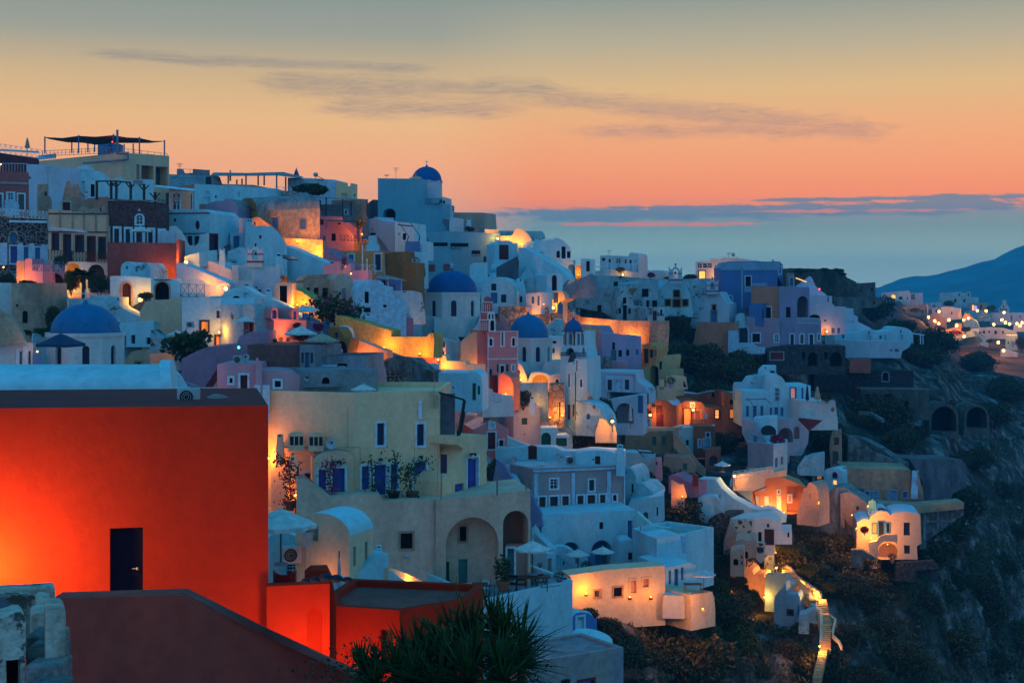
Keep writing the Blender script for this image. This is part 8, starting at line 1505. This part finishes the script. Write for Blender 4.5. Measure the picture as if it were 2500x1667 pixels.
def terrain():
 import numpy as np
 xs = [-900 + 14 * i for i in range(286)]; NR = 150; YB = 2080
 n0 = len(xs); Dg = np.zeros((n0, NR + 1)); Lo = np.zeros((n0, NR + 1)); Yg = np.zeros((n0, NR + 1))
 for i, x in enumerate(xs):
  yr = interp(RIDGE, x); ks = [k for k in KEEP if k[0] - 6 <= x <= k[1] + 6]
  for j in range(NR + 1):
   y = YB + (yr - YB) * (j / NR); D = Dm(x, y); Yg[i, j] = y; L = 0
   for (a, b, t, bt, pl, dp) in ks:
    dd = (x - CX) / FPX * pl.n.x + pl.n.y
    if abs(dd) < .02: continue
    h = pl.A.dot(pl.n) / dd
    if not 20 < h < 900: continue
    if bt < y < bt + 60 and y > 1000 and a - 2 <= x <= b + 2: D = min(D, h * (1 - .0022 * (y - bt)) - .2)
    if t - 5 <= y <= bt + 1: L = max(L, h + min(dp * .6,3) + .3)
   Dg[i, j] = D; Lo[i, j] = L
 Dg = np.maximum(Dg, Lo); W = np.log(Dg); LL = np.log(np.maximum(Lo, 1))
 for it in range(70):
  S = W.copy(); S[1:-1] = (W[:-2] + W[2:] + 2 * W[1:-1]) / 4; S[:, 1:-1] = (S[:, :-2] + S[:, 2:] + 2 * S[:, 1:-1]) / 4
  W = np.maximum(S if it < 60 else W * .5 + S * .5, LL); W = np.maximum.accumulate(W, axis=1)
 Dg = np.exp(W)
 GRID['f'] = lambda x, y: float(Dg[min(n0 - 1, max(0, int(round((x + 900) / 14)))), int(np.argmin(np.abs(Yg[min(n0 - 1, max(0, int(round((x + 900) / 14))))] - y)))])
 near = (Lo > 0).astype(float);
 for it in range(3): q_ = near.copy(); q_[1:] = np.maximum(q_[1:], near[:-1]); q_[:-1] = np.maximum(q_[:-1], near[1:]); q_[:, 1:] = np.maximum(q_[:, 1:], near[:, :-1]); q_[:, :-1] = np.maximum(q_[:, :-1], near[:, 1:]); near = q_
 def WILD(x, y):
  i = min(n0 - 1, max(0, int(round((x + 900) / 14)))); j = int(np.argmin(np.abs(Yg[i] - y)))
  return (.12 if near[i, j] > 0 else 1) * (1 if x > 1380 or y > 1500 else .2)
 GRID['w'] = WILD; grid = []
 for i, x in enumerate(xs):
  col = []
  for j in range(NR + 1):
   y = Yg[i, j]; nz = noise.noise(Vector((x * .012, y * .012,0))) + .5 * noise.noise(Vector((x * .035, y * .035,4))) + .3 * noise.noise(Vector((x * .09, y * .09,9)))
   wild = min(1, max(0,(x - 1380 + (y - 1300) * -.35) / 250)) if y > 900 else min(1, max(0,(x - 1880) / 200))
   D = Dg[i, j]; D = max(D * (1 + .010 * nz * wild), Lo[i, j]) if Lo[i, j] > 0 else D * (1 + .010 * nz * (wild + .2))
   col.append((y, D))
  grid.append(col)
 vs = []; n = NR + 4
 for x, col in zip(xs, grid):
  for (y, D) in col:
   p = P(x, y, D); w = WILD(x, y)
   q = Vector((p.x * .10, p.y * .045, p.z * .12)); rg = 1 - abs(noise.noise(q)) * 2; d = rg * 2.4 + (1 - abs(noise.noise(q * 2.6)) * 2) * .7 + noise.noise(q * 6) * .5
   vs.append(p + Vector((0,-(d - .6) * w * 1.1,(d - .8) * w * .35 + noise.noise(p * 1.3) * .25 * w)))
  y, D = col[-1]; p = P(x, y, D)
  vs.append(p + Vector((0,12,-1.5))); vs.append(p + Vector((0,60,-25))); vs.append(p + Vector((0,200,-120)))
 fs = []
 for i in range(len(xs) - 1):
  for j in range(n - 1): fs.append((i * n + j, (i + 1) * n + j, (i + 1) * n + j + 1, i * n + j + 1))
 me = bpy.data.meshes.new('terrain'); me.from_pydata([tuple(v) for v in vs],[], fs); me.materials.append(MATS['rock'])
 at = me.color_attributes.new('ground', 'FLOAT_COLOR', 'POINT')
 i = 0
 for x, col in zip(xs, grid):
  for j in range(n):
   y = col[min(j, NR)][0]
   if y > 1180: lim = 1330 + (1180 - y) * -.10 if y < 1450 else 1340
   else: lim = interp([(640,1900),(760,1650),(900,1480),(1000,1500),(1100,1560),(1180,1450)], y)
   k = min(1, max(0,(lim - x) / 60)); me.attributes['ground'].data[i].color = (k, k, k, 1); i += 1
 me.polygons.foreach_set('use_smooth', [True] * len(me.polygons))
 o = bpy.data.objects.new('terrain', me); COL.objects.link(o); o['kind'] = 'structure'; o['label'] = 'steep rocky caldera hillside with terraces'
 return o
def rock_mat():
 m, nt, b = new_mat('rock'); geo = nt.nodes.new('ShaderNodeNewGeometry')
 def ns(sc, det, rough=.6, z=1.0):
  n = nt.nodes.new('ShaderNodeTexNoise'); n.inputs['Scale'].default_value = sc; n.inputs['Detail'].default_value = det; n.inputs['Roughness'].default_value = rough
  mp = nt.nodes.new('ShaderNodeMapping'); mp.inputs['Scale'].default_value = (1,.34, z); nt.links.new(geo.outputs['Position'], mp.inputs[0]); nt.links.new(mp.outputs[0], n.inputs[0]); return n
 a = ns(.10,8,.7,1.2); c = ns(.36,12,.66,1.1); e = ns(.03,4,.5)
 r1 = nt.nodes.new('ShaderNodeValToRGB'); els = r1.color_ramp.elements
 els[0].position = .38; els[0].color = (.012,.02,.02,1); els[1].position = .47; els[1].color = (.055,.055,.05,1)
 for p, cc in ((.54,(.11,.10,.10)),(.64,(.26,.24,.23))): x = els.new(p); x.color = (*cc, 1)
 nt.links.new(c.outputs['Fac'], r1.inputs[0])
 r2 = nt.nodes.new('ShaderNodeValToRGB'); r2.color_ramp.elements[0].position = .42; r2.color_ramp.elements[0].color = (0,0,0,1); r2.color_ramp.elements[1].position = .52; r2.color_ramp.elements[1].color = (1,1,1,1)
 nt.links.new(a.outputs['Fac'], r2.inputs[0])
 r3 = nt.nodes.new('ShaderNodeValToRGB'); els = r3.color_ramp.elements; els[0].position = .40; els[0].color = (.010,.017,.014,1); els[1].position = .66; els[1].color = (.07,.068,.058,1)
 nt.links.new(c.outputs['Fac'], r3.inputs[0])
 mx = nt.nodes.new('ShaderNodeMix'); mx.data_type = 'RGBA'; nt.links.new(r2.outputs[0], mx.inputs[0]); nt.links.new(r3.outputs[0], mx.inputs[6]); nt.links.new(r1.outputs[0], mx.inputs[7])
 at = nt.nodes.new('ShaderNodeVertexColor'); at.layer_name = 'ground'
 vill = nt.nodes.new('ShaderNodeValToRGB'); vill.color_ramp.elements[0].position = .36; vill.color_ramp.elements[0].color = (.16,.15,.14,1); vill.color_ramp.elements[1].position = .6; vill.color_ramp.elements[1].color = (.50,.49,.48,1)
 nt.links.new(c.outputs['Fac'], vill.inputs[0])
 m2 = nt.nodes.new('ShaderNodeMix'); m2.data_type = 'RGBA'; nt.links.new(at.outputs[0], m2.inputs[0]); nt.links.new(mx.outputs[2], m2.inputs[6]); nt.links.new(vill.outputs[0], m2.inputs[7])
 nt.links.new(m2.outputs[2], b.inputs['Base Color']); b.inputs['Roughness'].default_value = .97; b.inputs['Specular IOR Level'].default_value = .05
 bp = nt.nodes.new('ShaderNodeBump'); bp.inputs['Strength'].default_value = .4; bp.inputs['Distance'].default_value = .25; nt.links.new(c.outputs['Fac'], bp.inputs['Height']); nt.links.new(bp.outputs[0], b.inputs['Normal'])
 MATS['rock'] = m
rock_mat()
def ridge_mesh(name, label, tab, D1, D0, ybot, mat, amp, step=12, x0=-200, x1=3200, rows=24, back=200):
 vs = []; xs = []; x = x0
 while x <= x1: xs.append(x); x += step
 for x in xs:
  yr = interp(tab, x)
  for j in range(rows + 1):
   t = j / rows; y = ybot + (yr - ybot) * t; D = D0 + (D1 - D0) * t ** 1.3; p = P(x, y, D); q = p / (amp * 6); p.y += amp * (noise.noise(q) + .5 * noise.noise(q * 2.3)) * (1 - t * .3);
   p.z += amp * .03 * noise.noise(q * 4) * (j > 0); vs.append(p)
  p = vs[-1]; vs.append(p + Vector((0, back, -back * .25)))
 n = rows + 2; fs = [(i * n + j, (i + 1) * n + j, (i + 1) * n + j + 1, i * n + j + 1) for i in range(len(xs) - 1) for j in range(n - 1)]
 me = bpy.data.meshes.new(name); me.from_pydata([tuple(v) for v in vs],[], fs); me.materials.append(MATS[mat]); me.polygons.foreach_set('use_smooth', [True] * len(me.polygons))
 o = bpy.data.objects.new(name, me); COL.objects.link(o); o['kind'] = 'structure'; o['label'] = label
terrain()
for i, (x, y, r_, d) in enumerate(BS): r_ *= R.uniform(.65,1.35); bush(x, y + r_ * .35, r_, GRID['f'](x, y + r_ * .35) - .4, f'{WH[i % 5]} {where(x, y)}', ('dark', 'dry', 'dark', 'dark', 'dry')[i % 5] if x > 1880 or y < 1400 or x < 1700 else ('gold' if i % 3 == 0 else 'dark'), R.uniform(.75,1.1), group=f'{WH[i % 5]} group {where(x, y)}')
def scrub():
 m = MB(); r = random.Random(3); n = 0
 for _ in range(64000):
  x = r.uniform(1380,2620); y = r.uniform(740,1720)
  if y < interp(RIDGE, x) + 6 or GRID['w'](x, y) < .5: continue
  if noise.noise(Vector((x * .011, y * .017,7))) + r.uniform(-.25,.25) < -.16: continue
  D = GRID['f'](x, y); c = P(x, y, D - .5); s = r.uniform(.25,.75) * (1.3 if D > 250 else 1); n += 1
  mt = ('leafdark', 'leafdry', 'leafdark', 'leafdark')[int(noise.noise(Vector((x * .01, y * .01,2))) * 4 + r.random()) % 4]
  for k in range(9):
   a = Vector((r.gauss(0,1), r.gauss(0,1), abs(r.gauss(0,1)) + .4)).normalized(); o = c + Vector((r.gauss(0, s), r.gauss(0, s), r.uniform(-.2,.5) * s)); b = a.orthogonal().normalized() * s * .22; o2 = o + a * s * .8
   m.face([o - b, o + b, o2], mt)
 o = m.build('undergrowth', None, smooth=False, org=Vector((0,0,0))); o['kind'] = 'stuff'; o['label'] = 'low dark scrub covering the steep slope'
scrub()
plaster('hillrock', (.16,.13,.10),.5, col2=(.05,.05,.035), scale=.05)
plaster('hazyrock', (.05,.27,.28),.4, scale=.003)  # headland rock with the blue of the haze mixed into its colour
ridge_mesh('hill', 'hazy slope under the distant lamp lit village', [(1900,790),(2130,745),(2200,742),(2400,756),(2500,765),(3200,800)],820,450,1010, 'hillrock', 14, x0=2080, step=8)
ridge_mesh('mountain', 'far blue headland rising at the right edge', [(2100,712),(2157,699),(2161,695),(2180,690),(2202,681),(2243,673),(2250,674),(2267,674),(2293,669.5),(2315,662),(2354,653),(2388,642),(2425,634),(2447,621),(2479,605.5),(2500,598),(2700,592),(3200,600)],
  3200,2500,790, 'hazyrock', 40, x0=2110, step=5, back=1500)
m = MB(); m.names = []; MATS['sea'] = simple('sea', (.02,.07,.12),.25,.5)
m.face([(-2500,-250,-150),(3700,-250,-150),(3700,5600,-150),(-2500,5600,-150)], 'sea'); o = m.build('sea', None, smooth=False, org=Vector((0,0,0))); o['kind'] = 'structure'; o['label'] = 'calm dark sea far below the village'
# ---------------------------------------------------------------- air
def haze(dens, col):
 m, nt, b = new_mat('haze'); nt.nodes.remove(b); out = nt.nodes['Material Output']
 v = nt.nodes.new('ShaderNodeVolumePrincipled'); v.inputs['Color'].default_value = (*col, 1); v.inputs['Density'].default_value = dens; v.inputs['Anisotropy'].default_value = 0
 nt.links.new(v.outputs[0], out.inputs['Volume']); MATS['haze'] = m
 mb = MB(); mb.box((-2600,-300,-152),(6400,0,0),(0,6000,0),(0,0,268), 'haze'); o = mb.build('haze', None, smooth=False, org=Vector((0,0,0))); o['kind'] = 'stuff'; o['label'] = 'thin blue evening haze'
haze(HAZE[0], HAZE[1]) if HAZE else None
# ---------------------------------------------------------------- camera, sky, light
cam = bpy.data.cameras.new('camera'); co = bpy.data.objects.new('camera', cam); COL.objects.link(co); SC.camera = co
cam.sensor_width = 36; cam.lens = 36 * FPX / 2500; co.rotation_euler = (radians(90),0,0); cam.shift_y = -(833.5 - HY) / 2500; cam.clip_end = 60000; cam.clip_start = .5
w = bpy.data.worlds.new('World'); SC.world = w; w.use_nodes = True; nt = w.node_tree; nt.nodes.clear()
N_ = nt.nodes.new; Lk = nt.links.new
def math_(op, a, b=None, clamp=False):
 n = N_('ShaderNodeMath'); n.operation = op; n.use_clamp = clamp
 for i, v in enumerate((a, b)):
  if v is None: continue
  if isinstance(v, (int, float)): n.inputs[i].default_value = v
  else: Lk(v, n.inputs[i])
 return n.outputs[0]
def ramp(fac, stops, interp_='B_SPLINE'):
 n = N_('ShaderNodeValToRGB'); n.color_ramp.interpolation = interp_; e = n.color_ramp.elements
 e[0].position, e[0].color = stops[0][0],(*stops[0][1],1); e[1].position, e[1].color = stops[-1][0],(*stops[-1][1],1)
 for p, c in stops[1:-1]: x = e.new(p); x.color = (*c, 1)
 Lk(fac, n.inputs[0]); return n.outputs[0]
def mixc(f, a, b, bt='MIX'):
 n = N_('ShaderNodeMix'); n.data_type = 'RGBA'; n.blend_type = bt
 if isinstance(f, (int, float)): n.inputs[0].default_value = f
 else: Lk(f, n.inputs[0])
 for i, v in ((6, a),(7, b)):
  if isinstance(v, tuple): n.inputs[i].default_value = (*v, 1)
  else: Lk(v, n.inputs[i])
 return n.outputs[2]
tc = N_('ShaderNodeTexCoord'); sp = N_('ShaderNodeSeparateXYZ'); Lk(tc.outputs['Generated'], sp.inputs[0])
X_, Y_, Z_ = sp.outputs
el = math_('ARCSINE', Z_); az = math_('ARCTAN2', X_, Y_)                     # radians
eld = math_('DIVIDE', el, radians(12.5));
azf = math_('ADD', math_('MULTIPLY', az, 1 / radians(80)),.5, True)
g = lambda y: (math.atan((HY - y) / FPX)) / radians(12.5)                    # photo row -> ramp position
front = ramp(eld, [(max(0, g(706)),(.52,.86,.60)),(g(640),(.46,.76,.50)),(g(560),(.23,.41,.34)),(g(525),(.27,.34,.33)),(g(505),(1.1,.31,.10)),(g(480),(1.22,.33,.08)),(g(400),(1.14,.41,.13)),(g(320),(1.04,.47,.17)),
    (g(220),(.84,.54,.22)),(g(110), lin((192,180,146))),(g(0), lin((150,159,146))),(1.0, lin((130,152,150)))], 'LINEAR')
frontl = ramp(eld, [(max(0, g(706)),(1.0,.42,.2)),(g(400),(1.12,.49,.19)),(g(300),(.98,.56,.21)),(g(200),(.74,.5,.23)),(g(90), lin((166,166,146))),(g(0), lin((146,156,145))),(1.0, lin((110,140,145)))], 'LINEAR')
low = math_('SUBTRACT', 1, math_('MULTIPLY', math_('ADD', az, .055),14), True)    # the grey bank only lies to the right
sky = mixc(low, front, frontl)
# cloud bands
cv = N_('ShaderNodeCombineXYZ'); Lk(math_('MULTIPLY', az, 10), cv.inputs[0]); Lk(math_('MULTIPLY', el, 62), cv.inputs[1])
def nz(scale, det, dist=0, rough=.6, off=(0,0,0), vec=None):
 n = N_('ShaderNodeTexNoise'); n.inputs['Scale'].default_value = scale; n.inputs['Detail'].default_value = det; n.inputs['Distortion'].default_value = dist; n.inputs['Roughness'].default_value = rough
 mp = N_('ShaderNodeMapping'); mp.inputs['Location'].default_value = off; Lk(vec or cv.outputs[0], mp.inputs[0]); Lk(mp.outputs[0], n.inputs[0]); return n.outputs['Fac']
def band(yc, half, x0, x1, soft=.12, slope=0):        # soft window in elevation and azimuth (radians)
 e0 = math.atan((HY - yc) / FPX); a0 = math.atan((x0 - CX) / FPX); a1 = math.atan((x1 - CX) / FPX)
 ee = math_('SUBTRACT', el, math_('ADD', math_('MULTIPLY', az, slope), e0))
 v = math_('SUBTRACT', 1, math_('DIVIDE', math_('ABSOLUTE', ee), half / FPX), True)
 l = math_('DIVIDE', math_('SUBTRACT', az, a0), soft, True); r = math_('DIVIDE', math_('SUBTRACT', a1, az), soft, True)
 return math_('MULTIPLY', v, math_('MULTIPLY', l, r))
n1 = math_('ADD', math_('MULTIPLY', nz(1.2,10,.9,.62),.62), math_('MULTIPLY', nz(5.5,9,1.2,.65,(3,1,0)),.38)); n2 = nz(2.6,8,1.0,.6,(5,2,0))
def cloud(bands, th, gain, n):
 s = None
 for b in bands: s = b if s is None else math_('MAXIMUM', s, b)
 return math_('MULTIPLY', math_('SUBTRACT', math_('ADD', math_('MULTIPLY', s, .62), n), th), gain, True)
up = cloud([band(174,30,120,1150,.04,-.02), band(222,74,500,1500,.05,-.02), band(226,72,1200,2250,.04,-.12), band(325,52,1250,2350,.08), band(270,60,650,1400,.06)],.80,3.8, n1)
fine = math_('MULTIPLY', math_('SUBTRACT', nz(4.2,10,1.6,.68,(2,8,0)),.30),2.6, True)
sky = mixc(math_('MULTIPLY', math_('MULTIPLY', up, math_('ADD', math_('MULTIPLY', fine, .75),.25)),.70), sky, ramp(eld, [(g(400), lin((196,146,132))),(g(240), lin((150,134,128))),(g(150), lin((140,140,132)))]))
bank = cloud([band(524,36,1080,2700,.07,.01), band(492,14,1700,2700,.06), band(508,12,1300,2100,.06)],.76,6.0, n2)
sky = mixc(math_('MULTIPLY', bank, .9), sky, lin((104,140,154)))
pk = cloud([band(548,16,1150,2100,.08), band(520,14,1500,2600,.1)],.88,5.0, nz(2.2,8,1.2,.6,(9,7,0)))
sky = mixc(math_('MULTIPLY', pk, .9), sky, lin((238,140,118)))
# the rest of the dome: deep blue overhead, dim lavender behind the viewer
elr = math_('DIVIDE', el, radians(90), True)
over = ramp(elr, [(.13,(.10,.30,.42)),(.28, SKYZ[0]),(.6, SKYZ[1]),(1.0, SKYZ[2])], 'LINEAR')
t1 = math_('SUBTRACT', math_('MULTIPLY', elr, 9),1.3, True)
sky = mixc(t1, sky, over)
backc = ramp(elr, [(0.0, SKYB[0]),(.15, SKYB[1]),(.4, SKYB[2]),(.8, SKYZ[2])], 'LINEAR')
caz = math_('COSINE', az); bk = math_('ADD', math_('MULTIPLY', caz, -1.1),.5, True)
sky = mixc(bk, sky, backc)
below = math_('MULTIPLY', math_('ADD', Z_, .03),-20, True); sky = mixc(below, sky, (.012,.05,.10))
nish = N_('ShaderNodeTexSky'); nish.sky_type = 'NISHITA'; nish.sun_disc = False; nish.sun_elevation = radians(1); nish.sun_rotation = radians(20)
sky = mixc(1.0, sky, mixc(1.0, nish.outputs[0],(.004,.004,.004), 'MULTIPLY'), 'ADD')
bg = N_('ShaderNodeBackground'); bg.inputs[1].default_value = 1.0; Lk(sky, bg.inputs[0]); ow = N_('ShaderNodeOutputWorld'); Lk(bg.outputs[0], ow.inputs[0])
if SUN:
 s = bpy.data.lights.new('sun', 'SUN'); s.energy = SUN[0]; s.angle = radians(SUN[1]); s.color = SUN[2]; so = bpy.data.objects.new('sun', s); COL.objects.link(so); so.rotation_euler = (radians(SUN[3]),0, radians(SUN[4]))
SC.view_settings.view_transform = 'Standard'; SC.view_settings.look = 'None'; SC.view_settings.exposure = EXPO; SC.view_settings.gamma = 1; SC.view_settings.use_curve_mapping = False
cy = SC.cycles if hasattr(SC, 'cycles') else None
if cy:
 cy.use_denoising = True; cy.max_bounces = 6; cy.diffuse_bounces = 3; cy.glossy_bounces = 2; cy.transmission_bounces = 2; cy.volume_bounces = 1; cy.sample_clamp_indirect = 4; cy.sample_clamp_direct = 0; cy.use_light_tree = True
 cy.caustics_reflective = False; cy.caustics_refractive = False
 try: cy.denoiser = 'OPENIMAGEDENOISE'; cy.denoising_input_passes = 'RGB_ALBEDO_NORMAL'
 except Exception: pass
